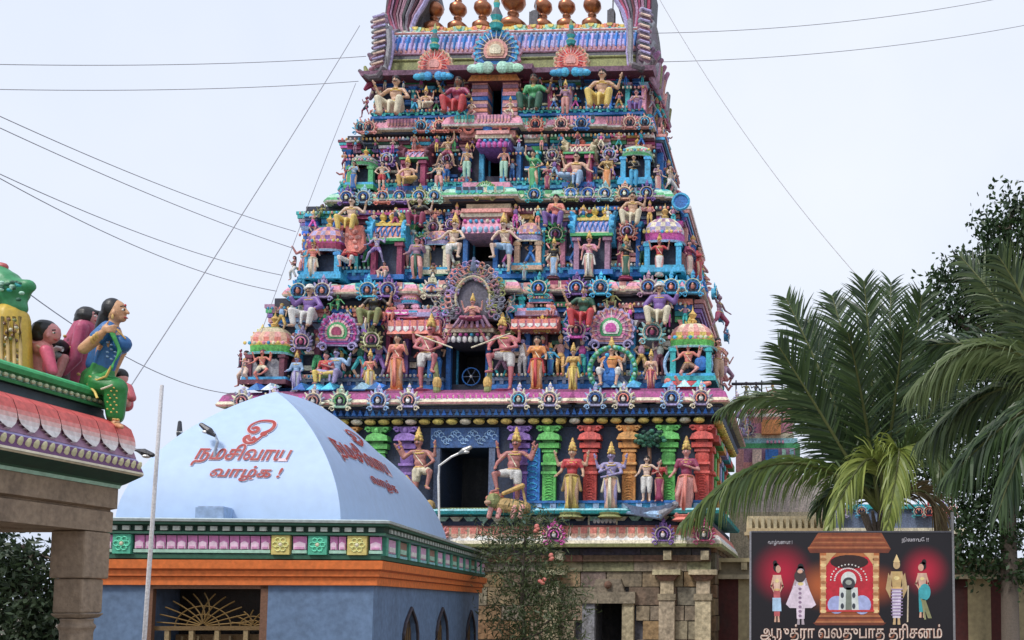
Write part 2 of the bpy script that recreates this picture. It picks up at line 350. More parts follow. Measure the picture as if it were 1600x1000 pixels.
def jewel(key, lk, arms, m, lean, sash):
    k = ('j', lk, tuple(arms), m, lean, sash)
    if k in BODY: return BODY[k]
    pz, dz, lg, top, ar = skel(lk, arms, m, lean); b = MB()
    def ring(z, rx, ry, r, col, y=0.01): b.tube([(top((0, 0, z))[0] + rx*math.cos(a), y + ry*math.sin(a), z+dz+(.03*math.sin(a) if z > 1.3 else 0)) for a in np.linspace(0, 2*PI, 17)[:-1]], r, col, 5, closed=True)
    ring(1.45, .085, .075, .016, 'gold'); ring(1.38, .13, .105, .016, 'yellow', -.01); ring(1.0, .15, .12, .022, 'gold'); 
    for s_, e, h in ar:
        for q, r in ((Vector(s_).lerp(Vector(e), .45), .056), (Vector(e).lerp(Vector(h), .85), .038)):
            b.ell(q.x, q.y, q.z, r*1.05, r*1.05, .018, 'gold', 8, 4)
    for h, kk, a, t in lg: b.ell(a[0], a[1], a[2]+.04, .052, .052, .018, 'gold', 8, 4)
    if lk not in ('sit', 'lalita', 'cross') and arms[0] != 'give': b.tube([top((-.13, -.08, 1.4)), top((-.02, -.12, 1.25)), top((.1, -.11, 1.06))], .012, 'cream', 5)
    me = b.mesh('jewellery', True); me.materials.append(PAINT); BODY[k] = me; return me
def sash_mesh(lk, m, lean):
    k = ('s', lk, m, lean)
    if k in BODY: return BODY[k]
    pz, dz, lg, top, ar = skel(lk, (), m, lean); b = MB()
    b.tube([(.165*math.cos(a), .01+.13*math.sin(a), 1.0+dz-.03*math.sin(a)) for a in np.linspace(0, 2*PI, 17)[:-1]], .03, 'white', 6, closed=True)
    if lk in ('stand', 'sway'):
        x = sum(l[2][0] for l in lg)/2
        b.prism([(-.035, 1.0), (.035, 1.0), (x*.8+.05, .3), (x+.03, .1), (x, .16), (x-.03, .1), (x*.8-.05, .3)][::-1], -.19, -.12, 'white')
        for s in (-1, 1): b.cap((s*.17, -.02, .98), .03, (s*.23, -.02, .62), .045, 7)
    me = b.mesh('sash', True); me.materials.append(None); BODY[k] = me; return me
STGRP = {}
def statue(name, loc, rz, H, label, pose=('stand', ('give', 'bless')), skin='tan', low='skirt', lowc='yellow', up=None, upc='coral', head='crown', fem=False,
           m=1, lean=0.0, sash=None, group=None, fat=0, base=None, vox=.021, male=None, flip=1, cat='statue'):
    lk, arms = pose; root = empty(name, loc, rz, label, cat, group)
    top = {'crown': 2.05, 'bun': 1.84, 'hair': 1.79, 'long': 1.79, 'turban': 1.84, 'mane': 1.86, 'hood': 1.95}[head] + legs(lk, 1)[0] - .93
    s = H / top; root.scale = (s*1.06, s*1.06, s)
    if fem is False and male is None: male = True
    link('body', figmesh('body', lk, arms, m, lean, fem, vox, fat), root, pm(skin))
    if low: link({'skirt': 'skirt', 'legs': 'dhoti', 'short': 'loincloth', 'knee': 'loincloth'}[low], figmesh(low, lk, arms, m, lean, fem, vox, fat), root, pm(lowc))
    if up: link('blouse' if up == 'blouse' else 'robe', figmesh(up, lk, arms, m, lean, fem, vox, fat), root, pm(upc))
    dx = lean*.71; dz = legs(lk, 1)[0] - .93
    for nm, me in (('headwear' if head in ('crown', 'turban', 'hood') else 'hair', head_mesh(head)), ('face_details', face_mesh(bool(male)))):
        o = link(nm, me, root); o.location = (dx, 0, dz)
    link('jewellery', jewel(0, lk, arms, m, lean, sash), root)
    if sash: link('sash', sash_mesh(lk, m, lean), root, pm(sash))
    if base:
        b = MB(); n = 14
        b.lathe(0, -.08, [(.3, -.14), (.34, -.12), (.26, -.06), (.3, 0.0), (.27, .012)], n, [base]*4, 1, .8); b.build('pedestal', PAINT, root)
    return root
# sub-ornaments -----------------------------------------------------------------
def kudu(mb, cx, cz, y, r, cols, finial=True, wide=1.0):   # horseshoe gable: flame lobes, beaded ring, dark niche with a little face
    o, b1, b2, ce = cols; n = 16; nl = random.choice([9, 11, 13]); P = lambda q, a: (cx+r*q*wide*math.cos(a), cz+r*q*math.sin(a))
    for k in range(nl):
        a = PI*(-.24+1.48*k/(nl-1)); g = 1+.12*math.sin(PI*k/(nl-1)); x0, z0 = P(.72, a); x1, z1 = P(1.0*g, a+.12*(1 if k < nl/2 else -1))
        mb.cap((x0, y-.02, z0), r*.17, (x1, y-.05, z1), r*.075, 7, jit(o if k % 2 else b1, .3))
    mb.prism([P(.8, a) for a in np.linspace(-PI*.28, PI*1.28, n)], y-.04, y+.08, b1)
    mb.tube([(P(.74, a)[0], y-.07, P(.74, a)[1]) for a in np.linspace(-PI*.26, PI*1.26, n)], r*.05, jit('cream', .2), 5)
    mb.prism([P(.58, a) for a in np.linspace(-PI*.26, PI*1.26, n)], y-.055, y, (.03, .03, .06))
    mb.tube([(P(.45, a)[0], y-.085, P(.45, a)[1]) for a in np.linspace(-PI*.2, PI*1.2, 10)], r*.07, jit(b2, .3), 5)
    mb.ell(cx, y-.08, cz-r*.02, r*.2, r*.14, r*.25, jit(ce, .3), 8, 5); mb.ell(cx, y-.1, cz+r*.2, r*.11, r*.1, r*.12, jit('tan', .2), 6, 4)
    for s in (-1, 1):
        q = [(cx+s*wide*(r*.75+r*.26*(1-t*.7)*math.cos(t*7.5)), y-.06, cz-r*.78+r*.26*(1-t*.7)*math.sin(t*7.5)) for t in np.linspace(0, 1, 10)]
        mb.tube(q, r*.085, o, 5, r*.04)
    if finial:
        mb.lathe(cx, y, [(r*.16, cz+r*.95), (r*.22, cz+r*1.05), (r*.1, cz+r*1.15), (r*.2, cz+r*1.28), (r*.13, cz+r*1.45), (.004, cz+r*1.68)], 8, [o, b1, o, b1, o], 1, .6)
def little_figure(mb, x, y, z, h, sk, lo, up, hd):   # small relief figure
    k = h/1.7; s = random.choice((-1, 1)); P = lambda a, b, c_: (x+a*k, y+b*k, z+c_*k); m = random.random()
    kn = .5 if m < .6 else .42; w_ = .12 if m < .6 else .3
    for g in (-1, 1):
        mb.cap(P(g*.1, 0, .85), .11*k, P(g*w_, -.1, kn), .085*k, 6, lo); mb.cap(P(g*w_, -.1, kn), .08*k, P(g*.12, 0, .06), .05*k, 6, lo if m < .4 else sk)
        e = (g*.34, -.03, 1.12+random.uniform(-.05, .25)); hd_ = (g*random.uniform(.1, .5), -.15, 1.1+random.uniform(-.2, .5)); mb.cap(P(g*.18, 0, 1.38), .06*k, P(*e), .05*k, 6, sk); mb.cap(P(*e), .05*k, P(*hd_), .04*k, 6, sk)
    mb.ell(x, y, z+1.22*k, .18*k, .13*k, .26*k, up, 8, 5); mb.ell(x, y-.01, z+.93*k, .17*k, .14*k, .14*k, lo, 8, 5); mb.ell(x, y-.02*k, z+1.6*k, .11*k, .11*k, .13*k, sk, 8, 5); mb.lathe(x, y, [(.12*k, z+1.65*k), (.12*k, z+1.75*k), (.02*k, z+(1.8+random.uniform(0, .2))*k)], 7, hd)
def fan(mb, cx, cz, y, r, cols, wide=1.0):       # peacock-like arch of concentric coloured rings with radiating feathers
    for i, cc in enumerate(cols):
        rr = r*(1-i/len(cols)*.88); n = 26
        mb.prism([(cx + rr*wide*(1+(.05 if i == 0 else .02)*(-1)**k)*math.cos(a), cz + rr*(1+(.05 if i == 0 else .02)*(-1)**k)*math.sin(a)) for k, a in enumerate(np.linspace(-PI*.22, PI*1.22, n))], y-.03-.022*i, y+.06, cc)
    for k in range(15):
        a = PI*(-.12+1.24*k/14)
        mb.tube([(cx+wide*r*.42*math.cos(a), y-.11, cz+r*.42*math.sin(a)), (cx+wide*r*.93*math.cos(a), y-.07, cz+r*.93*math.sin(a))], r*.018, 'white' if k % 2 else cols[-1], 4)
        mb.ell(cx+wide*r*.88*math.cos(a), y-.07, cz+r*.88*math.sin(a), r*.07, .02, r*.07, jit(cols[1], .3), 6, 4)
    for s in (-1, 1):
        q = [(cx+s*wide*(r*.72+r*.24*(1-t*.7)*math.cos(t*8)), y-.08, cz-r*.72+r*.24*(1-t*.7)*math.sin(t*8)) for t in np.linspace(0, 1, 14)]
        mb.tube(q, r*.07, cols[0], 5, r*.03)
# ================================================================ GATEWAY TOWER
_o = W(735, 945, 25); TW = Frame((_o.x, _o.y), R(-2)); TROT = R(-2)
def fx(px, d=0.0): return TW.P(px, 600, d).x
def fz(py, d=0.0): return TW.P(800, py, d).z
tower = empty('temple_gateway_tower', TW.O, TROT, 'tall stepped temple gateway tower covered in painted mouldings on a rough stone base', 'temple tower')
PAL = ['blue', 'blue', 'sky', 'teal', 'teal', 'green', 'rose', 'magenta', 'coral', 'purple', 'maroon', 'cream', 'white', 'wine', 'mauve', 'lblue', 'rose', 'blue', 'navy', 'mid', 'navy', 'dgreen', 'gold']
DEP = 6.0
# --- stone base
STONE = mat('granite_blocks', attr=True, dirt=.85, scale=2.2, rough=.9, bump=1.0, dirtcol=(.09, .075, .055), mott=(.6, 1.3))
def blocks(mb, x0, x1, z0, z1, y, rowh=.42, holes=(), lo=.35, hi=1.0, cols=((.42,.32,.2), (.48,.4,.27), (.42,.37,.3), (.33,.31,.28), (.46,.32,.2), (.28,.24,.2), (.36,.33,.28))):
    z = z0
    while z < z1 - .02:
        h = min(rowh*random.uniform(.75, 1.25), z1 - z)
        if z1 - z - h < .12: h = z1 - z
        x = x0
        while x < x1 - .01:
            ww = random.uniform(lo, hi); ww = min(ww, x1 - x)
            if x1 - x - ww < .15: ww = x1 - x
            if not any(x + ww > a + .01 and x < b - .01 and z + h > lo_ + .01 and z < hi_ - .01 for a, b, lo_, hi_ in holes):
                pr = random.uniform(0, .035); cc = jit(random.choice(cols), .16); cc = tuple(v*w_ for v, w_ in zip(cc, (.86, .76, .64))); cc = tuple(v for v in cc)
                mb.add([(x+.006+random.uniform(0, .012), y-pr+random.uniform(0, .012), z+.005+random.uniform(0, .012)), (x+ww-.006-random.uniform(0, .012), y-pr+random.uniform(0, .012), z+.005+random.uniform(0, .012)), (x+ww-.004, y+.15, z+.004), (x+.004, y+.15, z+.004), (x+.006+random.uniform(0, .012), y-pr+random.uniform(0, .012), z+h-.005-random.uniform(0, .012)), (x+ww-.006-random.uniform(0, .012), y-pr+random.uniform(0, .012), z+h-.005-random.uniform(0, .012)), (x+ww-.004, y+.15, z+h-.004), (x+.004, y+.15, z+h-.004)], [(0,1,5,4),(1,2,6,5),(2,3,7,6),(3,0,4,7),(4,5,6,7),(3,2,1,0)], cc)
                
            x += ww
        z += h
zb = fz(855); s = MB(); X0, X1 = fx(386), fx(1112)
nx0, nx1, nz1 = fx(935, .0), fx(977, .0), fz(943)
s.box(X0+.03, nx0, .12, DEP, 0, zb, 'dgrey'); s.box(nx1, X1-.03, .12, DEP, 0, zb, 'dgrey'); s.box(nx0, nx1, .12, DEP, nz1, zb, 'dgrey'); s.box(nx0, nx1, .9, DEP-.01, 0, nz1, 'black')
blocks(s, X0, X1, 0, fz(893), 0, holes=((nx0, nx1, 0, nz1),))
for xx in (0, 1):
    b0 = MB(); blocks(b0, 0.1, DEP, 0, zb, 0); 
    b0.M = None
    sgn = 1 if xx else -1
    s.add([((X1 - .1 + v[1]) if xx else (X0 + .1 - v[1]), v[0], v[2]) for v in []], [], 'grey')
    for fi, f in enumerate(b0.f):
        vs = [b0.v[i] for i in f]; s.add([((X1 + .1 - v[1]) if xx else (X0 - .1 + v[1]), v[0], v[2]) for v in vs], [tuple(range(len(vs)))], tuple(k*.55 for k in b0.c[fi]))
for (za, zc, oo, cc) in ((893, 878, .05, 'sand'), (878, 868, .16, 'brown'), (868, 858, .1, 'dgrey')):
    x = X0
    while x < X1:
        x2 = min(X1, x + random.uniform(.9, 1.6)); s.box(x+.006, x2-.006, -oo, .12, fz(za)+.003, fz(zc)-.003, tuple(v*.6 for v in jit(cc, .25))); x = x2
for px in (882, 1047, 1104, 640, 735, 560): s.box(fx(px-6), fx(px+6), -.3, -.1, fz(876), fz(862), jit('sand'))
s.build('stone_base', STONE, tower)
for px in (870, 1046, 1101):      # stone pilasters with spreading capitals
    s = MB(); cx = fx(px); k = lambda p: fz(p)
    s.box(cx-.2, cx+.2, -.17, -.03, k(912), 2.16, tuple(v*.8 for v in C['sand'])) if False else None
    s.box(cx-.2, cx+.2, -.2, -.036, 0, k(938), jit('sand', .1)); s.box(cx-.23, cx+.23, -.23, -.036, k(938)+.003, k(928), (.33, .27, .18)); s.box(cx-.17, cx+.17, -.18, -.036, k(928)+.003, k(908), jit('sand'))
    s.frus(cx, -.13, k(908)+.003, k(899), .18, .1, .3, .16, jit('brown')); s.box(cx-.36, cx+.36, -.33, -.036, k(899)+.003, k(891), jit('sand'))
    s.build('stone_pilaster', STONE, tower)
s = MB(); s.box(nx0-.32, nx0, -.1, .1, 0, nz1, jit('grey')); s.box(nx1, nx1+.3, -.1, .1, 0, nz1, jit('sand')); s.box(nx0-.36, nx1+.34, -.16, .1, nz1+.003, fz(925), (.3, .25, .18)); s.frus((nx0+nx1)/2, -.03, fz(925)+.003, fz(905), .42, .12, .32, .12, (.27, .22, .16))
s.ell((nx0+nx1)/2, -.18, fz(914), .1, .08, .1, jit('brown')); s.build('niche_frame', STONE, tower)
# --- coral lotus cornice over the stone
s = MB(); pl = plan(X0, X1, 0, DEP, ((fx(618), fx(760), .12), (fx(868), fx(1060), .12)))
z = lambda p, d=0.0: fz(p, d)
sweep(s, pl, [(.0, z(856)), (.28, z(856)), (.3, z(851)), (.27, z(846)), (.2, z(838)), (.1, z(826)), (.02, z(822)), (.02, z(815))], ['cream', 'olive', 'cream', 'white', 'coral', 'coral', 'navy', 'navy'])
for a, b, yy in ((388, 618, 0), (618, 760, -.12), (760, 868, 0), (868, 1060, -.12), (1060, 1112, 0)): petals(s, fx(a)+.03, fx(b)-.03, yy-.19, z(848), z(826), .24, 'coral', 'peach', 'cream')
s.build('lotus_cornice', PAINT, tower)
for px, cc in ((877, 'magenta'), (1042, 'purple'), (1104, 'wine'), (600, 'magenta'), (700, 'rose'), (470, 'purple')):
    s = MB(); kudu(s, fx(px), z(838), -.42, .27, (cc, cc, jit(cc, .4), 'white')); s.build('arch_ornament', PAINT, tower)
s = MB()   # band of dark panels with pale triangles
s.box(X0+.05, X1-.05, -.06, .3, z(822)+.004, z(806), 'navy')
x = X0+.2; i = 0
while x < X1-.3:
    s.prism([(x, z(808)), (x+.34, z(808)), (x+.17, z(820))][::-1], -.12, -.055, 'mint' if i % 3 else 'cream'); x += .36; i += 1
for px in (925, 968): s.box(fx(px)-.02, fx(px)+.02, -.16, -.06, z(821), z(807), 'cream')
for k in range(6): s.ell(fx(934+k*6), -.13, z(815), .055, .03, .07, 'white')
s.build('triangle_frieze', PAINT, tower)
s = MB(); sweep(s, plan(X0, X1, 0, DEP, ((fx(680), fx(775), .2), (fx(868), fx(1112)-.02, .25))), [(.1, z(806)+.003), (.3, z(806)+.003), (.34, z(801)), (.3, z(798)), (.05, z(797))], ['teal', 'teal', 'aqua', 'dgreen', 'dgreen']); s.build('ledge', PAINT, tower)
s = MB(); s.box(X0+.1, fx(680), -.18, .2, z(797)+.003, z(785), 'sky'); s.box(fx(780), X1-.1, -.18, .2, z(797)+.003, z(785), 'sky')
for a in range(800, 1110, 22): s.box(fx(a), fx(a+9), -.22, -.17, z(797)+.005, z(788), jit('lblue'))
s.box(fx(782), X1-.08, -.24, -.15, z(788)+.003, z(784), 'blue'); s.build('blue_plinth', PAINT, tower)
# --- wall of the painted storey
dx0, dx1, dz0, dz1 = fx(692), fx(768), fz(796), fz(700)
s = MB(); s.box(X0+.1, dx0, .02, DEP-.1, dz0, z(655), 'navy'); s.box(dx1, X1-.1, .02, DEP-.1, dz0, z(655), 'navy'); s.box(dx0, dx1, .02, DEP-.1, dz1, z(655), 'navy')
s.box(dx0, dx1, 1.6, DEP-.11, dz0, dz1-.003, 'black'); s.build('painted_storey_wall', PAINT, tower)
s = MB(); s.box(dx0-.16, dx0, -.08, .04, dz0, dz1, 'mid'); s.box(dx1, dx1+.16, -.08, .04, dz0, dz1, 'mid'); s.box(dx0-.25, dx1+.25, -.1, .03, dz1+.003, z(669), (.05, .12, .3))
for k in range(26):
    t = k/25; xx = dx0-.15+(dx1-dx0+.3)*t; zz = z(684)+.12*math.sin(t*22)
    s.tube([(xx+.07*math.cos(a), -.115, zz+.07*math.sin(a)) for a in np.linspace(0, 5, 8)], .014, 'lblue', 4)
s.box(dx0-.1, dx1+.1, -.3, -.1, z(800)+.02, z(795), 'olive'); 
for k in range(18): s.ell(dx0-.05+(dx1-dx0+.1)*k/17, -.3, z(797.5), .035, .03, .03, 'mint', 6, 4)
s.build('doorway_frame', PAINT, tower)
def big_pil(px, col, w=10.5, name='painted_pilaster'):
    s = MB(); cx = fx(px); k = w/60; lt = tuple(min(.85, v*1.3+.04) for v in c(col)); dk = tuple(v*.5 for v in c(col))
    s.box(cx-k, cx+k, -.1, .03, z(784), z(742), col)
    for j in range(9):    # carved scrolls on the shaft
        zz = z(780-j*4.3); s.tube([(cx+k*.55*math.cos(a), -.115, zz+.035*math.sin(a)) for a in (np.linspace(0, 5, 7) if j % 2 else np.linspace(PI, PI-5, 7))], .012, lt, 4)
    s.box(cx-k-.03, cx+k+.03, -.14, .03, z(742)+.002, z(738), lt); s.box(cx-k, cx+k, -.1, .03, z(738)+.002, z(728), dk)
    s.box(cx-k-.03, cx+k+.03, -.14, .03, z(728)+.002, z(724), lt); s.lathe(cx, -.05, [(k*.95, z(724)+.003), (k*1.05, z(719)), (k*1.05, z(713)), (k*.85, z(708))], 12, col, 1, .35, .7)
    s.box(cx-k-.02, cx+k+.02, -.13, .03, z(708)+.002, z(704), lt); s.box(cx-k*.8, cx+k*.8, -.08, .03, z(704)+.002, z(700), dk)
    s.box(cx-k-.09, cx+k+.09, -.18, .03, z(702)+.002, z(694), col)
    s.build(name, PAINT, tower); pil = s
    s = MB(); s.frus(cx, -.06, z(696)+.003, z(690), k*.7, .1, k*1.0, .14, dk); s.prism([(cx-k*1.75, z(690)+.003), (cx+k*1.75, z(690)+.003), (cx+k*1.6, z(682)), (cx+k*.6, z(678)), (cx-k*.6, z(678)), (cx-k*1.4, z(682))][::-1], -.26, .02, lt, col)
    s.prism([(cx-k*.5, z(678)+.002), (cx+k*.5, z(678)+.002), (cx+k*1.5, z(671)), (cx+k*1.9, z(668)), (cx-k*1.9, z(668)), (cx-k*1.5, z(671))][::-1], -.22, .02, col)
    for sg in (-1, 1):
        s.tube([(cx+sg*(k*1.3+k*.42*(1-t*.6)*math.cos(t*6)), -.24, z(673)+k*.42*(1-t*.6)*math.sin(t*6)) for t in np.linspace(0, 1, 10)], .03, lt, 5)
    s.ell(cx, -.24, z(674), k*.35, .05, .08, lt)
    s.build('capital', PAINT, tower)
for px, cc in ((415, 'lilac'), (455, 'coral'), (500, 'green'), (550, 'sor'), (597, 'lime'), (641, 'purple'), (817, 'purple'), (862, 'lime'), (925, 'sred'), (985, 'sor'), (1046, 'lime'), (1098, 'sred')): big_pil(px, cc)
for sd, xe in ((1, X1-.1), (-1, X0+.1)):      # pilasters down the side walls
    for k in range(7):
        s = MB(); yy = .35+k*.85; cc = c(['sred', 'lime', 'sor', 'lilac', 'teal'][k % 5]); mm = lambda u0, u1, a_, b_, c1, c2, co: s.box(min(xe+sd*u0, xe+sd*u1), max(xe+sd*u0, xe+sd*u1), a_, b_, c1, c2, co)
        mm(0, .12, yy-.2, yy+.2, z(784), z(706), cc); mm(0, .18, yy-.24, yy+.24, z(742), z(737), jit(cc, .4)); mm(0, .17, yy-.24, yy+.24, z(706)+.003, z(698), jit(cc)); mm(0, .3, yy-.34, yy+.34, z(692), z(682), jit(cc, .3)); mm(0, .2, yy-.22, yy+.22, z(682)+.003, z(668), cc)
        s.build('painted_pilaster', PAINT, tower)
s = MB(); s.box(fx(824), fx(847), -.06, .03, z(784), z(700), 'blue')
for j in range(9): s.tube([(fx(835.5)+.13*math.cos(a)*(1 if j % 2 else -1), -.075, z(778-j*9)+.07*math.sin(a)) for a in np.linspace(0, 5.2, 8)], .014, 'sky', 4)
s.build('blue_scroll_panel', PAINT, tower)
# --- brackets, frieze and main cornice
s = MB(); s.box(X0, X1, -.05, DEP-.05, z(667)+.002, z(655), 'black')
x = X0+.1; i = 0
while x < X1-.15:
    s.ell(x+.13, -.22, z(661), .15, .14, .075, jit('yellow' if i % 4 else 'cream')); s.box(x+.02, x+.26, -.2, -.04, z(657), z(655.5), 'olive'); x += .36; i += 1
for k in range(14): s.ell(X1+.15, .2+k*.42, z(661), .14, .15, .075, jit('yellow'))
s.build('bracket_row', PAINT, tower)
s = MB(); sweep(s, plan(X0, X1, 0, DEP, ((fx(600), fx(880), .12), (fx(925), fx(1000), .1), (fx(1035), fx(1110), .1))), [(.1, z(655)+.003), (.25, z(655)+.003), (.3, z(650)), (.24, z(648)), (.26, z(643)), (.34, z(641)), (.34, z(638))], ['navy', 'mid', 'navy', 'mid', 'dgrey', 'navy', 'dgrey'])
x = X0
while x < X1: s.prism([(x, z(653)), (x+.12, z(653)), (x+.06, z(644))][::-1], -.44, -.2, jit('blue', .3)); x += .17
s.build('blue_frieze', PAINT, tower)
CP = plan(X0, X1, 0, DEP, ((fx(455), fx(520), .1), (fx(590), fx(880), .12), (fx(925), fx(1000), .12), (fx(1035), fx(1110), .1)))
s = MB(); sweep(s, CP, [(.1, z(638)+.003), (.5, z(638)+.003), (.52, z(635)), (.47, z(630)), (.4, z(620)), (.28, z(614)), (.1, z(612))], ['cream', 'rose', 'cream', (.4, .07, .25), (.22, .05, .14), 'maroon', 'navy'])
for a, b, yy in ((388, 455, 0), (455, 520, -.1), (520, 590, 0), (590, 880, -.12), (880, 925, 0), (925, 1000, -.12), (1000, 1035, 0), (1035, 1110, -.1)):
    petals(s, fx(a)+.02, fx(b)-.02, yy-.44, z(636.5), z(624), .15, 'magenta', 'white', 'cream', .04)
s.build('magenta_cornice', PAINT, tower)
for a, b in ((392, 440), (462, 515), (556, 586), (934, 1000), (1036, 1108)):      # faceted blue blocks standing on the cornice
    s = MB(); u = fx(a, -.3)
    while u < fx(b, -.3)-.1:
        w_ = .36; cc = jit(random.choice(['sky', 'blue', 'lblue', 'aqua']), .2); s.add([(u, -.12, z(602)), (u+w_, -.12, z(602)), (u+w_, -.5, z(613)), (u, -.5, z(613)), (u+w_/2, -.36, z(600))], [(0, 3, 4), (3, 2, 4), (2, 1, 4), (1, 0, 4), (0, 1, 2, 3)], [cc, jit(cc, .5), jit(cc, .4), cc, cc]); u += w_+.02
    s.build('faceted_block', PAINT, tower)
def kud(px, py, d, rpx, cols, **k):
    s = MB(); kudu(s, fx(px, d), fz(py, d), d, rpx*.0167*(25+d)/25, cols, **k); s.build('arch_ornament', PAINT, tower)
for px, cc in ((381, 'rose'), (430, 'aqua'), (492, 'rose'), (534, 'lime'), (593, 'blue'), (640, 'rose'), (812, 'sky'), (860, 'rose'), (931, 'blue'), (975, 'coral'), (1050, 'blue'), (1096, 'coral')):
    kud(px, 625, -.62, 17, (('cream' if cc != 'blue' else 'lblue'), jit('lilac', .2) if cc != 'lime' else 'mint', cc, 'white'))
def side_kudu(x, y, zz, r, cols):      # the same ornament turned to the side face
    s = MB(); s.M = Matrix.Translation((x, y, zz)) @ Matrix.Rotation(PI/2, 4, 'Z'); kudu(s, 0, 0, 0, r, cols); s.M = None; s.build('arch_ornament', PAINT, tower)
for yy in (.5, 1.8, 3.2, 4.8): side_kudu(X1+.62, yy, fz(626), .22, ('cream', 'lilac', jit('coral'), 'white'))
# --- tiers
def tier(n, d, pl_, pr_, yt, yb, door, plinth, bandc, nb=1):
    x0, x1, zt, z0 = fx(pl_, d), fx(pr_, d), fz(yt, d), fz(yb, d); a, b, dt, db = fx(door[0], d), fx(door[1], d), fz(door[2], d), fz(door[3], d)
    s = MB(); y1 = DEP - d; core = (.03, .035, .06)
    s.box(x0, a, d, y1, z0, zt, core); s.box(b, x1, d, y1, z0, zt, core); s.box(a, b, d, y1, dt, zt, core); s.box(a, b, d, y1, z0, db, core); s.box(a, b, d+1.1, y1-.01, db, dt, 'black')
    H = zt - z0; x = x0 + .04
    # small stacked mouldings broken into bays
    while x < x1 - .1:
        ww = random.uniform(.3, .75); x2 = min(x1-.02, x+ww)
        if x2 > a-.1 and x < b+.1: x = x2 if x2 > b+.1 else x2; continue
        base = random.choice(PAL); zz = z0 + H*.14
        for q in range(4):
            hh = H*random.uniform(.025, .06); s.box(x+.01, x2-.01, d-.05-random.random()*.12, d+.01, zz, zz+hh-.004, jit(random.choice([base, base, 'blue', plinth, 'navy', 'cream']), .25)); zz += hh + H*random.choice([0, .02, .12])
        zz = zt - H*.3
        for q in range(4):
            hh = H*random.uniform(.03, .06); s.box(x+.01, x2-.01, d-.06-.05*q, d+.01, zz, zz+hh-.004, jit(random.choice(PAL), .25)); zz += hh + .004
        x = x2 + random.choice([0, 0, .08])
    s.build('tier_wall', PAINT, tower)
    s = MB(); pw = [(x0-.02, a-.12), (b+.12, x1+.02)]
    for (u, v) in pw:
        s.box(u, v, d-.3, d+.02, z0, z0+H*.05, plinth); s.box(u+.02, v-.02, d-.25, d+.01, z0+H*.05+.003, z0+H*.09, jit(plinth, .4)); s.box(u, v, d-.3, d+.01, z0+H*.09+.003, z0+H*.125, jit(bandc, .2))
        xx = u+.1
        while xx < v-.15: s.box(xx, xx+.1, d-.31, d-.24, z0+H*.052, z0+H*.088, jit(bandc, .3)); xx += .24
    s.box(x1, x1+.25, d, y1, z0, z0+H*.06, plinth); s.box(x1, x1+.2, d+.02, y1-.02, z0+H*.06+.003, z0+H*.12, bandc); s.box(x0-.25, x0, d, y1, z0, z0+H*.06, plinth)
    s.build('tier_plinth', PAINT, tower)
    x = x0 + .12
    while x < x1:      # slender painted pilasters
        if not (a-.12 < x < b+.12):
            q = MB(); cc = jit(random.choice(['blue', 'sky', 'teal', 'maroon', 'pink', 'lblue', 'purple', 'wine', 'blue', 'mauve']), .25); w_ = random.uniform(.05, .075)
            q.box(x-w_, x+w_, d-.2, d-.0, z0+H*.128, z0+H*.6, cc); q.box(x-w_-.03, x+w_+.03, d-.23, d, z0+H*.6+.002, z0+H*.64, jit(cc, .5)); q.frus(x, d-.11, z0+H*.64+.002, z0+H*.7, w_, .1, w_+.08, .15, jit(random.choice(PAL)))
            q.build('slender_pilaster', PAINT, tower)
        x += random.uniform(.42, .62)*(1.15 if n == 1 else 1)
    for sd in (-1, 1):
        q = MB(); xe = x1 if sd > 0 else x0
        def bx(u, ya, yb, za, zc_, cc): q.box(min(xe, xe+sd*u), max(xe, xe+sd*u), ya, yb, za, zc_, cc)
        for yy in np.arange(d+.3, y1, .5):
            bx(.16, yy-.07, yy+.07, z0+H*.13, z0+H*.7, jit(random.choice(PAL))); bx(.1, yy+.1, yy+.38, z0+H*.2, z0+H*random.uniform(.4, .6), jit(random.choice(PAL)))
            little_figure(q, xe+sd*.28, yy+.22, z0+H*.1, H*.5, jit('rose'), jit(random.choice(PAL)), jit(random.choice(PAL)), jit('gold'))
        for k in range(5): bx(.12+.04*k, d, y1, zt-H*(.3-.05*k), zt-H*(.3-.05*k)+H*.04, jit(random.choice(PAL)))
        q.build('side_moulding', PAINT, tower)
    q = MB()
    for hh, dd_ in ((.585, .27), (.86, .3), (.145, .33)):
        x = x0
        while x < x1:
            if not (a-.2 < x < b+.2): q.ell(x, d-dd_, z0+H*hh, .035, .035, .045, jit(random.choice(['cream', 'gold', 'sky', 'white', 'coral', 'mint', 'rose'])), 6, 4)
            x += random.uniform(.09, .13)
    q.build('bead_row', PAINT, tower)['kind'] = 'stuff'; kk = 0
    # relief figures filling the bays
    x = x0+.18
    while x < x1-.1:
        if not (a-.2 < x < b+.2):
            q = MB(); hh = H*random.uniform(.3, .4); little_figure(q, x, d-.22, z0+H*.13, hh, jit(random.choice(['rose', 'tan', 'pale', 'teal', 'lilac', 'coral'])), jit(random.choice(PAL)), jit(random.choice(PAL)), jit(random.choice(['gold', 'black', 'cream', 'coral'])))
            q.build('relief_figure', PAINT, tower)
            q = MB(); little_figure(q, x+.2, d-.3, z0+H*.62, H*random.uniform(.2, .3), jit(random.choice(['rose', 'tan', 'pale', 'olive'])), jit(random.choice(PAL)), jit(random.choice(PAL)), jit('gold'))
            q.build('upper_relief_figure', PAINT, tower)
        x += random.uniform(.46, .68)
    q = MB(); q.box(a-.13, a, d-.12, d+.02, z0, dt, plinth); q.box(b, b+.13, d-.12, d+.02, z0, dt, plinth); q.box(a-.2, b+.2, d-.18, d+.02, dt+.003, dt+.1, bandc); q.box(a+.0, a+.05, d+.3, d+.36, db, dt, 'sky')
    q.build('doorway_frame', PAINT, tower)
tier(1, .55, 424, 1084, 462, 612, (706, 760, 540, 600), 'blue', 'mid')
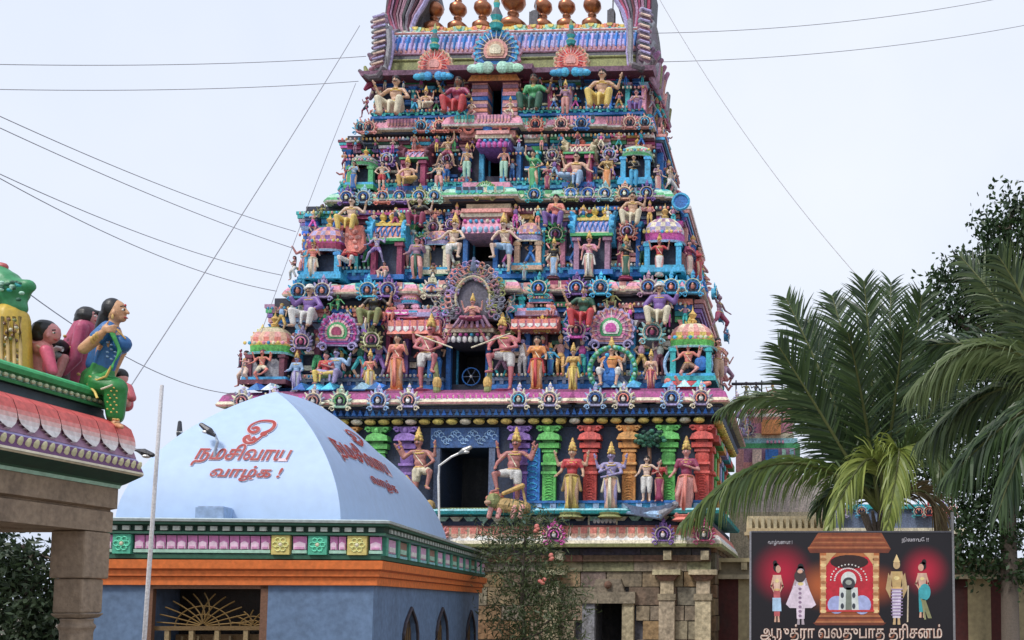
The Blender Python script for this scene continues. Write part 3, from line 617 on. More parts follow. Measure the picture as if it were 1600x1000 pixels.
tier(2, 1.0, 468, 1062, 318, 440, (728, 768, 372, 408), 'blue', 'sky')
tier(3, 1.45, 530, 1022, 208, 302, (750, 776, 234, 275), 'sky', 'teal')
tier(4, 1.85, 574, 1003, 118, 190, (752, 776, 132, 178), 'blue', 'teal')
def cornice(d, pl_, pr_, yt, yb, out, cols, bays, pw=.16, pcols=('pink', 'white', 'cream')):
    x0, x1, zt, z0 = fx(pl_, d), fx(pr_, d), fz(yt, d), fz(yb, d); H = zt - z0
    P_ = plan(x0, x1, d, DEP-d, [(fx(a, d), fx(b, d), p) for a, b, p in bays]); s = MB()
    sweep(s, P_, [(-.1, z0), (out*.5, z0), (out*.55, z0+H*.12), (out*.95, z0+H*.14), (out, z0+H*.24), (out*.9, z0+H*.45), (out*.7, z0+H*.75), (out*.35, z0+H*.97), (-.1, zt)], cols)
    seg = []; cur = x0
    for a, b, p in bays: seg += [(cur, fx(a, d), 0), (fx(a, d), fx(b, d), p)]; cur = fx(b, d)
    seg.append((cur, x1, 0))
    for u, v, p in seg:
        w_ = u
        while v-w_ > .12:
            e_ = min(v, w_+random.uniform(.5, 1.1)); e_ = v if v-e_ < .15 else e_; pc = random.choice([pcols, pcols, ('teal', 'mint', 'cream'), ('wine', 'rose', 'cream'), ('blue', 'lblue', 'white'), ('navy', 'teal', 'lblue')]); petals(s, w_+.03, e_-.03, d-p-out*.86, z0+H*.2, z0+H*.8, pw, *pc, .05); w_ = e_
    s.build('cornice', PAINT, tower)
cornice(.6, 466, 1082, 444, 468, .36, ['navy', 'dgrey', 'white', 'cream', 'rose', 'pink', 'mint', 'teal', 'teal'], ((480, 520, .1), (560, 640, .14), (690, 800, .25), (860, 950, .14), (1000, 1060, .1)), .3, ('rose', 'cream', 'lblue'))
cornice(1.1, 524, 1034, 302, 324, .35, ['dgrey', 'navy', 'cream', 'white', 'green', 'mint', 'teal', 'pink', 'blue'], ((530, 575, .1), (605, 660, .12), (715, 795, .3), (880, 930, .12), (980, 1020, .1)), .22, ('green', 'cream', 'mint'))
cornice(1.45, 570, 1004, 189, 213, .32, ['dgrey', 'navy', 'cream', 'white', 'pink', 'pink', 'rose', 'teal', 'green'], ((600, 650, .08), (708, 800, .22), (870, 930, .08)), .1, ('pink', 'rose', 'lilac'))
for px, cc in ((462, 'sky'), (500, 'lilac'), (571, 'sky'), (603, 'purple'), (899, 'purple'), (937, 'sky'), (1012, 'mauve'), (1048, 'sky'), (1082, 'sky'), (672, 'cream'), (840, 'teal')): kud(px, 452, .1, 17, (cc, jit(cc, .3), 'blue', 'coral'))
for px, cc in ((533, 'purple'), (560, 'aqua'), (617, 'purple'), (648, 'olive'), (672, 'mint'), (888, 'olive'), (915, 'purple'), (973, 'tan'), (1008, 'purple'), (590, 'coral'), (830, 'teal'), (942, 'aqua')): kud(px, 306, .7, 14, (cc, jit(cc, .3), 'blue', 'cream'))
for px, cc in ((565, 'rose'), (648, 'sky'), (677, 'coral'), (871, 'rose'), (903, 'blue'), (980, 'rose'), (1004, 'sky'), (552, 'sky'), (700, 'coral'), (830, 'coral')): kud(px, 196, 1.05, 13, (cc, jit('rose' if cc == 'sky' else cc, .2), jit(cc), 'navy'), finial=False)
for px, py, r, cc in ((595, 247, 14, 'purple'), (690, 248, 12, 'mauve'), (858, 245, 13, 'grey'), (948, 245, 14, 'lilac'), (555, 255, 12, 'rose'), (990, 252, 12, 'wine'), (672, 355, 15, 'cream'), (655, 378, 14, 'green'), (488, 372, 15, 'purple'), (547, 362, 15, 'wine'), (865, 368, 15, 'green'), (920, 366, 15, 'sand'), (978, 365, 16, 'coral'), (1030, 365, 15, 'lilac'), (588, 375, 12, 'mauve'), (700, 350, 12, 'purple'), (805, 352, 12, 'cream')):
    kud(px, py, .75 if py > 300 else 1.25, r, (jit(cc), jit(cc, .4), jit('lilac', .2), 'wine'))
for px, py, r, cc in ((470, 532, 17, 'lilac'), (580, 530, 17, 'olive'), (407, 528, 16, 'yellow'), (900, 518, 19, 'magenta'), (1019, 522, 20, 'aqua'), (1077, 522, 15, 'yellow'), (846, 510, 13, 'yellow'), (620, 512, 14, 'magenta'), (683, 505, 15, 'magenta'), (790, 512, 14, 'olive'), (700, 522, 12, 'pink')):
    kud(px, py, .12, r, (jit('lilac') if cc in ('lilac', 'magenta') else jit(cc), jit(cc, .3), jit('pink', .3), 'wine'))
for (d, pr_, pl_, py, cs) in ((.3, 1095, 440, 452, 'sky'), (.9, 1040, 512, 306, 'purple'), (1.2, 1008, 562, 196, 'rose')):
    for yy in (d+.6, 3, DEP-d-.6): side_kudu(fx(pr_, d)+.3, yy, fz(py, d), .2, (jit(cs), jit(cs), 'blue', 'cream')); 
    s = MB(); s.M = Matrix.Translation((fx(pl_, d)-.25, d+.9, fz(py, d))) @ Matrix.Rotation(-PI/2, 4, 'Z'); kudu(s, 0, 0, 0, .2, (jit(cs), jit(cs), 'blue', 'cream')); s.M = None; s.build('arch_ornament', PAINT, tower)
# peacock fans on the lowest tier, halo of the centre
for px, py, d, r, cols in ((527, 518, .15, 33, ['lilac', 'magenta', 'purple', 'pink', 'green', 'cream', 'wine']), (955, 517, .15, 36, ['lilac', 'rose', 'mauve', 'pink', 'green', 'white', 'magenta']),
     (752, 300, .6, 18, ['olive', 'green', 'mint', 'green', 'cream']),
     (765, 82, 1.2, 40, ['mauve', 'sky', 'blue', 'navy', 'rose', 'tan', 'cream']), (667, 101, 1.35, 29, ['sand', 'coral', 'red', 'coral', 'rose']), (885, 99, 1.35, 29, ['sand', 'coral', 'red', 'coral', 'rose'])):
    s = MB(); fan(s, fx(px, d), fz(py, d), d, r*.0167*(25+d)/25, cols, 1.0)
    if py < 110:
        bc = 'mint' if r > 35 else 'sky'; k = r*.0167*1.05; X_, Z_ = fx(px, d), fz(py, d)
        for sg in (-1, 1):
            for j in range(3): s.ell(X_+sg*k*(.3+.3*j), d-.13, Z_-k*(.72+.02*j), k*.26, .08, k*(.26-.04*j), jit(bc, .25))
        s.lathe(X_, d-.1, [(k*.22, Z_+k*.9), (k*.3, Z_+k*1.1), (k*.16, Z_+k*1.25), (k*.26, Z_+k*1.45), (k*.1, Z_+k*1.8), (k*.14, Z_+k*2.0), (.01, Z_+k*2.4)], 9, ['teal', 'olive', 'teal', 'dgrey', 'teal', 'olive'], 1, .7)
    s.build('fan_arch', PAINT, tower)
# the grey-purple openwork arch with a seated figure
s = MB(); d = -.16; X_, Z_ = fx(737, d), fz(466, d); r = .92
for i in range(24):
    a = -PI*.2 + PI*1.4*i/23
    for q, rr in ((.62, .11), (.82, .13), (1.0, .1)):
        cx_, cz_ = X_+r*q*.86*math.cos(a), Z_+r*q*math.sin(a)
        s.tube([(cx_+rr*(1-t*.55)*math.cos(t*7+i), d-.08, cz_+rr*(1-t*.55)*math.sin(t*7+i)) for t in np.linspace(0, 1, 8)], .024, jit(random.choice(['grey', 'mauve', 'lilac', 'rose', 'olive', 'grey']), .3), 4)
s.prism([(X_+r*.8*math.cos(a), Z_+r*.93*math.sin(a)) for a in np.linspace(-PI*.22, PI*1.22, 26)], d, d+.25, (.13, .12, .16))
s.tube([(X_+r*.5*math.cos(a), d-.07, Z_+r*.62*math.sin(a)) for a in np.linspace(-.4, PI+.4, 16)], .04, 'sand', 6)
for k in range(7): s.cap((X_+.1*(k-3), d-.05, Z_-r*.55), .05, (X_+.16*(k-3), d-.1, Z_-r*.85), .04, 6, jit('mauve', .3))
s.cap((X_, d-.02, Z_+r*.85), .12, (X_, d-.05, Z_+r*1.15), .05, 8, 'mid')
s.build('openwork_arch', PAINT, tower)
# --- pavilions
def dome(px, yt, yb, wpx, d, cols, leg=None, dd=.35, sq=.55, legc='blue', name='pavilion'):
    cx = fx(px, d); k = wpx/2*.0167*(25+d)/25; zt, z0 = fz(yt, d), fz(yb, d); H = zt-z0; s = MB(); yc = d+dd*.6; n = 24
    prof = [(1.06, 0), (1.1, .06), (.95, .1), (.97, .3), (1.0, .36), (.95, .42), (.96, .56), (.82, .74), (.55, .9), (.3, .97), (.12, 1.0)]; cl = []
    vs = []; fs = []
    for r, h in prof:
        for i in range(n):
            a = 2*PI*(i+.5)/n; q = (1-sq)+sq/max(abs(math.cos(a)), abs(math.sin(a))); vs.append((cx+k*r*q*math.cos(a), yc+dd*r*q*math.sin(a), z0+H*h))
    m = len(cols)
    for j in range(len(prof)-1):
        for i in range(n):
            i2 = (i+1) % n; fs.append((j*n+i, j*n+i2, (j+1)*n+i2, (j+1)*n+i)); cc = cols[min(j, m-1)]; cl.append(cc if not isinstance(cc, tuple) or not isinstance(cc[0], str) else cc[i % 2])
    s.add(vs, fs, cl)
    for i in range(9):
        t = i/8; s.ell(cx-k*.9+k*1.8*t, yc-dd*1.2, z0+H*.33, k*.09, .03, k*.09, jit(random.choice(['pink', 'yellow', 'cream', 'sky'])), 6, 4)
    if leg:
        zl = fz(leg, d)
        for sg in (-1, 1): s.box(cx+sg*k*.78-.07, cx+sg*k*.78+.07, yc-dd*.95, yc-dd*.6, zl, z0-.003, legc); s.box(cx+sg*k*.78-.1, cx+sg*k*.78+.1, yc-dd, yc-dd*.55, z0-.1, z0-.03, jit(legc, .4))
        s.box(cx-k*.7, cx+k*.7, yc-dd*.4, yc+dd*.6, zl, z0-.004, 'navy'); s.box(cx-k*1.1, cx+k*1.1, yc-dd*1.2, yc+dd, zl, zl+.12, legc); s.box(cx-k*1.05, cx+k*1.05, yc-dd*1.1, yc+dd, zl+.123, zl+.2, jit('sky'))
    o = s.build(name, PAINT, tower); f = MB()
    f.lathe(cx, yc, [(k*.16, zt), (k*.2, zt+k*.1), (k*.08, zt+k*.2), (k*.2, zt+k*.38), (k*.05, zt+k*.55), (.004, zt+k*.8)], 8, jit('gold')); f.build('finial', PAINT, o)
dome(418, 503, 552, 68, .0, ['aqua', 'teal', 'lime', 'yellow', ('coral', 'rose'), ('peach', 'coral'), ('tan', 'rose'), 'sand', 'olive', 'gold'], 600, .42, legc='maroon')
dome(1080, 504, 548, 72, .0, ['aqua', 'mint', 'lime', 'yellow', 'lime', ('coral', 'yellow'), ('rose', 'peach'), ('rose', 'cream'), 'sand', 'gold'], 600, .42, legc='teal')
dome(500, 346, 392, 62, .5, ['lblue', 'aqua', 'wine', 'magenta', 'lilac', ('purple', 'rose'), ('rose', 'lilac'), ('purple', 'rose'), 'mauve', 'mint'], 436, .4, legc='sky')
dome(1035, 340, 385, 64, .5, ['lblue', 'sky', 'magenta', 'magenta', 'lilac', ('cream', 'lilac'), ('lilac', 'cream'), ('cream', 'mauve'), 'lilac', 'mint'], 432, .4, legc='sky')
dome(822, 345, 380, 44, .7, ['cream', 'lblue', 'lilac', 'mid', ('rose', 'tan'), ('lilac', 'rose'), ('tan', 'mauve'), 'rose', 'tan'], 425, .3, legc='tan')
dome(678, 355, 384, 40, .7, ['lblue', 'cream', 'lilac', 'mid', ('rose', 'tan'), ('lilac', 'rose'), ('tan', 'mauve'), 'rose', 'tan'], 430, .3, legc='cream')
dome(555, 236, 258, 44, 1.0, ['mint', 'sand', 'green', 'grey', ('grey', 'mint'), ('green', 'grey'), 'grey', 'sand'], 296, .35, .2, 'green')
dome(990, 228, 250, 50, 1.0, ['mint', 'cream', 'green', 'mint', ('mauve', 'mint'), ('green', 'mint'), 'mint', 'sand'], 295, .35, .2, 'sky')
dome(636, 452, 475, 30, .25, ['lilac', 'pink', 'sky', 'pink', ('pink', 'lilac'), 'pink', 'rose', 'coral'], 497, .25, legc='pink', name='small_shrine')
dome(843, 452, 476, 40, .25, ['pink', 'rose', 'sky', 'pink', 'sky', 'pink', 'pink', 'mint'], 495, .25, .95, 'rose', name='small_shrine')
dome(700, 458, 466, 20, .3, ['aqua', 'teal', 'sky', 'aqua'], 490, .2, .9, 'teal', name='small_shrine')
dome(806, 456, 464, 20, .3, ['aqua', 'teal', 'sky', 'aqua'], 490, .2, .9, 'teal', name='small_shrine')
def shala(px, yt, yb, wpx, d, col, pat, endc, fin='yellow', nf=3, leg=None, legc='purple', dd=.3):
    x0, x1 = fx(px-wpx/2, d), fx(px+wpx/2, d); zt, z0 = fz(yt, d), fz(yb, d); H = zt-z0; s = MB(); n = 10
    out = [(d+dd-dd*1.0*math.cos(a), z0+H*.15+H*.7*math.sin(a)) for a in np.linspace(0, PI, n)]
    s.extx(out[::-1], x0, x1, col); s.box(x0-.08, x1+.08, d-.1, d+2*dd+.05, z0, z0+H*.12, jit('green')); s.box(x0-.02, x1+.02, d-.03, d+2*dd, z0+H*.12, z0+H*.2, 'cream')
    m = max(3, int((x1-x0)/.13))
    for i in range(m):      # lattice of crossing ribs on the barrel
        for sg in (0, 1):
            u = x0+(x1-x0)*(i+sg)/m; v = x0+(x1-x0)*(i+1-sg)/m
            s.tube([(u+(v-u)*t, d+dd-(dd*1.03)*math.cos(a)-.01, z0+H*.15+H*.72*math.sin(a)) for t, a in zip(np.linspace(0, 1, 5), np.linspace(.15, PI/2, 5))], .018, pat, 4)
    s.box(x0+.05, x1-.05, d+dd*.4, d+dd*1.6, z0+H*.8, z0+H*.92, fin)
    if leg:
        zl = fz(leg, d)
        for xx in (x0+.08, x1-.08): s.box(xx-.07, xx+.07, d-.02, d+.2, zl, z0-.003, legc); s.box(xx-.12, xx+.12, d-.07, d+.25, z0-.12, z0-.02, jit(legc, .4))
        s.box(x0-.1, x1+.1, d-.12, d+.4, zl, zl+.13, 'blue'); s.box(x0+.15, x1-.15, d+.12, d+.4, zl+.132, z0-.004, 'navy')
    o = s.build('barrel_roof_shrine', PAINT, tower)
    for sg, xx in ((-1, x0), (1, x1)):
        e = MB(); e.extx([(d+dd+dd*1.25*math.cos(a), z0+H*.42+H*.72*math.sin(a)) for a in np.linspace(0, 2*PI, 16)[:-1]], xx-.07+sg*.03, xx+.07+sg*.03, endc)
        for k in range(7): a = PI*k/6; e.cap((xx+sg*.04, d+dd+dd*math.cos(a), z0+H*.42+H*.6*math.sin(a)), .07, (xx+sg*.1, d+dd+dd*1.4*math.cos(a), z0+H*.42+H*.8*math.sin(a)), .05, 6, jit(endc, .3))
        e.build('gable_end', PAINT, o)
    for i in range(nf):
        f = MB(); xx = x0+(x1-x0)*(i+.7)/(nf+.4); k = .1
        f.lathe(xx, d+dd, [(k, z0+H*.9), (k*1.3, z0+H), (k*.4, z0+H*1.12), (k*1.0, z0+H*1.25), (k*.9, z0+H*1.35), (k*.3, z0+H*1.45), (.003, z0+H*1.62)], 9, jit(fin, .1)); f.build('finial', PAINT, o)
shala(922, 336, 372, 58, .5, 'lilac', 'blue', 'sky', 'yellow', 3, 432, 'mauve')
shala(598, 340, 376, 50, .5, 'rose', 'blue', 'sky', 'yellow', 3, 436, 'wine')
shala(638, 226, 248, 36, 1.0, 'pink', 'lilac', 'maroon', 'coral', 1, 298, 'wine')
shala(900, 222, 244, 40, 1.0, 'mauve', 'cream', 'sand', 'coral', 1, 296, 'wine')
# pink sloping hoods beside the lower door, awnings over the doors
for a, b, d, yt, yb, cc in ((608, 690, .15, 494, 524, 'coral'), (800, 872, .15, 494, 518, 'coral'), (604, 640, .3, 478, 494, 'magenta')):
    s = MB(); x0, x1 = fx(a, d), fx(b, d); zt, z0 = fz(yt, d), fz(yb, d); s.extx([(d-.25, z0), (d+.3, z0), (d+.3, zt), (d+.1, zt), (d-.12, (zt+z0)/2)][::-1], x0, x1, cc)
    petals(s, x0, x1, d-.18, z0, zt-.15, .2, cc, 'white', 'pink', .05); s.box(x0+.05, x1-.05, d-.05, d+.3, zt+.003, zt+.12, 'lilac'); s.box(x0+.1, x1-.1, d, d+.3, zt+.123, zt+.22, 'pink'); s.build('sloping_hood', PAINT, tower)
for a, b, d, yt, yb, c1, c2 in ((698, 768, .1, 520, 536, 'dgrey', 'white'), (718, 780, .6, 340, 368, 'pink', 'lblue'), (738, 790, 1.1, 218, 234, 'purple', 'magenta')):
    s = MB(); x0, x1 = fx(a, d), fx(b, d); zt, z0 = fz(yt, d), fz(yb, d); h = zt-z0; s.extx([(d-.2, z0), (d+.8, z0), (d+.8, zt), (d, zt), (d-.12, z0+h*.5)][::-1], x0, x1, c1)
    m = int((x1-x0)/.14)
    for i in range(m): xx = x0+(x1-x0)*(i+.5)/m; s.ell(xx, d-.2, z0+h*.2, .06, .05, .09, jit(c2)); s.ell(xx, d-.1, z0+h*.75, .05, .05, .05, jit(random.choice(['magenta', 'cream', 'sky'])))
    s.box(x0-.05, x1+.05, d-.1, d+.5, zt+.003, zt+.1, jit('cream')); s.box(x0, x1, d-.16, d+.5, zt+.103, zt+.2, jit('rose')); s.build('door_awning', PAINT, tower)
s = MB(); d = .7   # stepped pink block and flared base below the third doorway
for a, b, yt, yb, cc, o in ((715, 790, 284, 297, 'pink', .0), (718, 787, 296, 312, 'mint', -.02), (722, 792, 318, 326, 'sand', -.0), (715, 795, 326, 332, 'rose', -.05), (724, 786, 332, 342, 'peach', .0)): s.box(fx(a, d), fx(b, d), d+o, 1.5, fz(yb, d)+.002, fz(yt, d), cc)
s.build('stepped_base', PAINT, tower)
s = MB(); d = 1.15
for a, b, yt, yb, cc, o in ((728, 800, 180, 190, 'green', .0), (706, 802, 193, 203, 'pink', -.1), (710, 798, 203, 215, 'rose', -.05)): s.box(fx(a, d), fx(b, d), d+o, 1.9, fz(yb, d)+.002, fz(yt, d), cc)
for px in (725, 782): s.tube([(fx(px, d)+.13*math.cos(a), d-.12, fz(203, d)+.13*math.sin(a)) for a in np.linspace(0, 2*PI, 13)[:-1]], .04, 'coral', 5, closed=True)
s.ell(fx(755, d), d-.12, fz(203, d), .14, .06, .17, 'blue'); s.build('stepped_base', PAINT, tower)
# top niche
s = MB(); d = 1.5
for a, b, yt, yb, cc in ((727, 752, 122, 180, None), (776, 800, 122, 180, None)):
    k = 0; zz = yb
    while zz > 128: s.box(fx(a, d), fx(b, d), d-.02*(k % 3), 1.9, fz(zz, d), fz(zz-5.6, d), jit(['pink', 'coral', 'mauve', 'rose', 'blue'][k % 5], .2)); zz -= 6; k += 1
s.prism([(fx(722, d), fz(130, d)), (fx(806, d), fz(130, d)), (fx(798, d), fz(118, d)), (fx(730, d), fz(118, d))][::-1], d-.15, 1.9, 'orange', 'maroon'); s.box(fx(716, d), fx(812, d), d-.3, 1.9, fz(118, d)+.003, fz(112, d), 'maroon'); s.build('niche_frame', PAINT, tower)
# --- eave, barrel roof
EV = 1.6; s = MB(); sweep(s, plan(fx(572, EV), fx(1002, EV), EV, DEP-EV, ((fx(715, EV), fx(812, EV), .2),)), [(.0, fz(124, EV)), (.3, fz(123, EV)), (.36, fz(117, EV)), (.2, fz(113, EV)), (.1, fz(110, EV))], ['maroon', 'mauve', 'tan', 'rose', 'dgrey'])
for sd, xe in ((1, fx(1002, EV)+.25), (-1, fx(572, EV)-.25)):
    for k in range(9):
        yy = EV+.1+k*.33; hh = random.uniform(.25, .6); s.cap((xe, yy, fz(116, EV)), .13, (xe+sd*.12, yy, fz(116, EV)+hh), .05, 7, jit(random.choice(['mauve', 'grey', 'rose', 'olive', 'blue']))); s.cap((xe-sd*.05, yy, fz(124, EV)), .1, (xe+sd*.1, yy, fz(124, EV)-random.uniform(.1, .3)), .05, 6, jit(random.choice(['teal', 'wine', 'mauve'])))
s.build('roof_eave', PAINT, tower)
yc = 3.0; x0, x1 = fx(598, 2.0), fx(992, 2.0); zz0 = fz(112, 1.9); ztop = fz(46, 2.6); H = ztop-zz0; hw = 1.25; s = MB(); n = 24; out = []
for i in range(n+1):
    a = PI*i/n; out.append((yc-hw*math.copysign(abs(math.cos(a))**.8, math.cos(a)), zz0+H*math.sin(a)**.9))
bc = ['olive', 'dgrey', 'mauve', 'lilac', 'blue', 'lilac', 'mauve', 'aqua', 'mint', 'mint', 'yellow', 'yellow']; cl = []
for i in range(n): k = min(i, n-1-i); cl.append(bc[k])
s.extx(out[::-1], x0, x1, 'mauve', [cl[::-1][i] if i < n else 'dgrey' for i in range(n+1)])
m = 52
for i in range(m):      # upright blue feathers, ribs and half rosettes
    xx = x0+(x1-x0)*(i+.5)/m; f = lambda u: (xx, yc-hw*math.cos(u)**.8-.015, zz0+H*math.sin(u)**.9)
    s.tube([f(.34), f(.5), f(.68)], .03, jit('blue' if i % 2 else 'lilac', .3), 5, .045); s.ell(f(.7)[0], f(.7)[1]-.02, f(.7)[2], .045, .04, .05, jit('lblue')); s.ell(f(.3)[0], f(.3)[1]-.02, f(.3)[2], .03, .03, .05, jit('rose'))
    if i % 2: s.tube([f(.95), f(1.05), f(1.15)], .03, jit(random.choice(['mint', 'rose', 'cream', 'teal'])), 5)
for u, cc in ((.26, 'mauve'), (.75, 'grey'), (.86, 'rose'), (.15, 'olive')): s.tube([(x, yc-hw*math.cos(u)**.8-.01, zz0+H*math.sin(u)**.9) for x in (x0, x1)], .035, cc, 6)
s.build('barrel_roof', PAINT, tower)
s = MB(); k = 0
s.box(x0, x1, yc-.45, yc+.45, ztop-.05, ztop+.06, 'yellow')
for px in (632, 667, 702, 735, 800, 822, 850, 885, 915, 945):
    X_ = fx(px, 2.4); zz = ztop+.0
    for rr, cc in ((.26, ['yellow', 'orange'][k % 2]), (.18, ['mint', 'coral'][k % 2]), (.09, 'yellow')): s.prism([(X_+rr*math.cos(a), zz+.03-rr*abs(math.sin(a))) for a in np.linspace(0, PI, 10)], yc-.52-(.3-rr)*.35, yc-.4, cc)
    k += 1
s.build('ridge_rosettes', PAINT, tower)
for sg, xa in ((-1, x0), (1, x1)):     # horned face gables closing the roof ends
    s = MB(); th = .35; xs = (xa-th, xa) if sg < 0 else (xa, xa+th)
    out = [(yc+hw*1.12*math.cos(a), zz0-.1+H*1.15*math.sin(a)) for a in np.linspace(0, PI, 22)]; s.extx(out, xs[0], xs[1], (.17, .13, .17))
    for q in (1.12, .8): s.tube([(xa+sg*.3, yc+hw*q*math.cos(a), zz0-.1+H*1.03*q*math.sin(a)) for a in np.linspace(0, PI, 22)], .1, 'grey', 6)
    tr = lambda pts: [(fx(p, 2.2), fz(q, 2.2)) for p, q in pts]
    if sg < 0: o1 = tr([(600, 50), (586, 30), (576, 12), (580, -40), (590, -75), (640, -75), (652, -30), (640, -4), (628, 14), (622, 30), (623, 45)])
    else: o1 = tr([(972, 48), (969, 30), (963, 12), (952, -5), (945, -40), (955, -75), (1000, -75), (1012, -30), (1010, 10), (1000, 30), (992, 50)])
    s.prism(o1[::-1], yc-.5, yc+.5, (.09, .06, .09), 'dgrey')
    inn = ([(623, 45), (622, 30), (628, 14), (640, -4), (652, -30)] if sg < 0 else [(972, 48), (969, 30), (963, 12), (952, -5), (945, -40)])
    s.tube([(x, yc-.52, z_) for x, z_ in tr(inn)], .07, 'lilac', 6)
    xo = [600, 586, 576, 580, 590] if sg < 0 else [992, 1000, 1010, 1012, 1000]; yo = [50, 30, 8, -30, -75]
    for k in range(9):
        f_ = .1+.1*k; s.tube([(fx(xo[i]+(inn[i][0]-xo[i])*f_, 2.2), yc-.51-.03*(k % 2), fz(yo[i]+(inn[i][1]-yo[i])*f_, 2.2)) for i in range(5)], .035 if k % 2 else .055, jit(random.choice(['dgrey', 'mauve', 'maroon', 'grey', 'wine']), .3), 5)
    bx = 577 if sg < 0 else 1006
    for k in range(10):      # braided mane hanging down the outer edge
        py = 28+k*8.2; px = bx+(3 if sg < 0 else -3)*math.sin(k*.35)
        s.cap((fx(px-sg*7, 1.7), 1.62, fz(py-4, 1.7)), .11, (fx(px+sg*9, 1.7), 1.5, fz(py+8, 1.7)), .05, 8, jit('mauve' if k % 2 else 'grey', .3)); s.tube([(fx(px-sg*8, 1.6), 1.5, fz(py-7, 1.6)), (fx(px+sg*8, 1.6), 1.4, fz(py+1, 1.6))], .035, 'pale' if k % 2 else 'lilac', 5)
    w1 = [(594, 48), (596, 70), (594, 90), (590, 108), (580, 118)] if sg < 0 else [(980, 40), (981, 70), (980, 90), (982, 108), (992, 114)]
    s.tube([(fx(a, 1.6), 1.45, fz(b, 1.6)) for a, b in w1], .08, 'grey', 6); s.tube([(fx(a+sg*-5, 1.6), 1.5, fz(b, 1.6)) for a, b in w1], .045, 'lilac', 6)
    tl = [(590, 108), (580, 121), (567, 122), (556, 116), (549, 110)] if sg < 0 else [(985, 112), (1000, 116), (1012, 112), (1018, 104), (1014, 96)]
    s.tube([(fx(a, 1.5), 1.35, fz(b, 1.5)) for a, b in tl], .13, (.12, .1, .12), 8, .05)
    for k in range(9): s.cap((xa+sg*.3, 1.7+k*.32, fz(100-k*2, 1.8)), .12, (xa+sg*(.5+.1*(k % 2)), 1.6+k*.32, fz(88-k*4, 1.8)), .07, 7, jit('mauve', .4))
    s.build('horned_gable', PAINT, tower)
for px, r in ((663, 14), (701, 13.5), (741, 14), (790, 19), (838, 14), (876, 13.5), (917, 14)):
    k = r*.0167*1.12; X_ = fx(px, 3.0); z0 = fz(40, 3.0); s = MB()
    s.lathe(X_, 3.0, [(k*1.15, z0-.2), (k*1.2, z0), (k*.7, z0+k*.45), (k*.3, z0+k*.7), (k*.2, z0+k*.8), (k*.5, z0+k*.95), (k*.5, z0+k*1.05), (k*.18, z0+k*1.2), (k*.3, z0+k*1.35), (k*.8, z0+k*1.6), (k*1.05, z0+k*2.05), (k*1.0, z0+k*2.5), (k*.6, z0+k*2.9), (k*.25, z0+k*3.05), (k*.45, z0+k*3.3), (k*.2, z0+k*3.6), (k*.3, z0+k*3.9), (.01, z0+k*5)], 20, 'tan', 1, 1)
    s.build('copper_finial', COPPER, tower, smooth=True)
for px, wd in ((641, 9), (824, 11), (948, 9)):
    s = MB(); d = 2.8; X_ = fx(px, d); s.box(X_-.012*wd, X_+.012*wd, d-.1, d+.1, fz(44, d), fz(22, d), 'dgrey'); s.ell(X_, d, fz(22, d), .012*wd, .1, .1, 'dgrey'); s.tube([(X_+.04, d, fz(24, d)), (X_+.06, d, fz(-60, d))], .025, 'grey', 5)
    s.build('ridge_post', PAINT, tower)
# fan wheel in the lower doorway
s = MB(); d = .5; s.tube([(fx(736, d)+.24*math.cos(a), d, fz(588, d)+.24*math.sin(a)) for a in np.linspace(0, 2*PI, 21)[:-1]], .018, 'blue', 5, closed=True)
for k in range(6): a = PI*k/3; s.tube([(fx(736, d), d, fz(588, d)), (fx(736, d)+.23*math.cos(a), d, fz(588, d)+.23*math.sin(a))], .012, 'mid', 4)
s.ell(fx(736, d), d-.02, fz(588, d), .04, .03, .04, 'white'); tag(s.build('wall_fan', PAINT), 'small blue round fan standing in the dark doorway of the lowest statue tier', 'fan'); bpy.data.objects['wall_fan'].matrix_world = TW.M
# ================================================================ STATUES ON THE TOWER
def stat(px, yf, yt, d, label, face=0, grp=None, **k):
    a = TW.P(px, yf, d); b = TW.P(px, yt, d); H = b.z - a.z
    wl = TW.M @ Vector((a.x, d, a.z))
    return statue('painted_statue', wl, TROT + R(face), H, label, group=grp, **k)
S = lambda *a: (a[0], a[1:])
G0, G1, G1u, G2, G2u, G3, G4 = ('statues standing along the pillared painted storey', 'statues on the lowest ledge above the magenta cornice', 'seated statues above the lowest row', 'statues on the ledge of the second tier', 'seated statues on the roofs of the second tier', 'statues of the third tier', 'statues of the top tier under the roof')
# painted storey
stat(656, 792, 667, -.4, 'gold crowned four armed guardian left of the big lower doorway, leg raised over a club', pose=S('guard', 'out', 'knee', 'up', 'up'), m=1, lean=-.1, skin=(.55, .24, .2), low='short', lowc='cream', grp=G0, fat=.03)
stat(800, 798, 667, -.4, 'gold crowned four armed guardian right of the big lower doorway, leg raised over a lion', pose=S('guard', 'knee', 'out', 'up', 'up'), m=-1, lean=.1, skin=(.55, .22, .2), low='short', lowc='white', grp=G0, fat=.03)
stat(893, 802, 684, -.38, 'goddess in a yellow sari with red shoulders standing before the green pillar', pose=S('stand', 'give', 'give', 'up', 'up'), skin='tan', lowc='yellow', up='blouse', upc='red', fem=True, sash='ochre', grp=G0, base='olive')
stat(954, 802, 690, -.38, 'pale blue four armed god in orange and white dhoti between red and orange pillars', pose=S('stand', 'chest', 'cross', 'up', 'up'), skin='lilac', lowc='peach', sash='cream', fat=.01, grp=G0, base='olive')
stat(1010, 785, 712, -.34, 'small pink child like figure in a white cloth above the grey blue boat shaped base', pose=S('stand', 'give', 'out'), skin='pale', low='knee', lowc='white', grp=G0, head='hair')
stat(1030, 785, 716, -.24, 'small red woman half hidden behind the child figure under the dark green tree crown', pose=S('stand', 'chest', 'bless'), skin='rose', lowc='wine', up='blouse', upc='red', fem=True, head='bun', grp=G0)
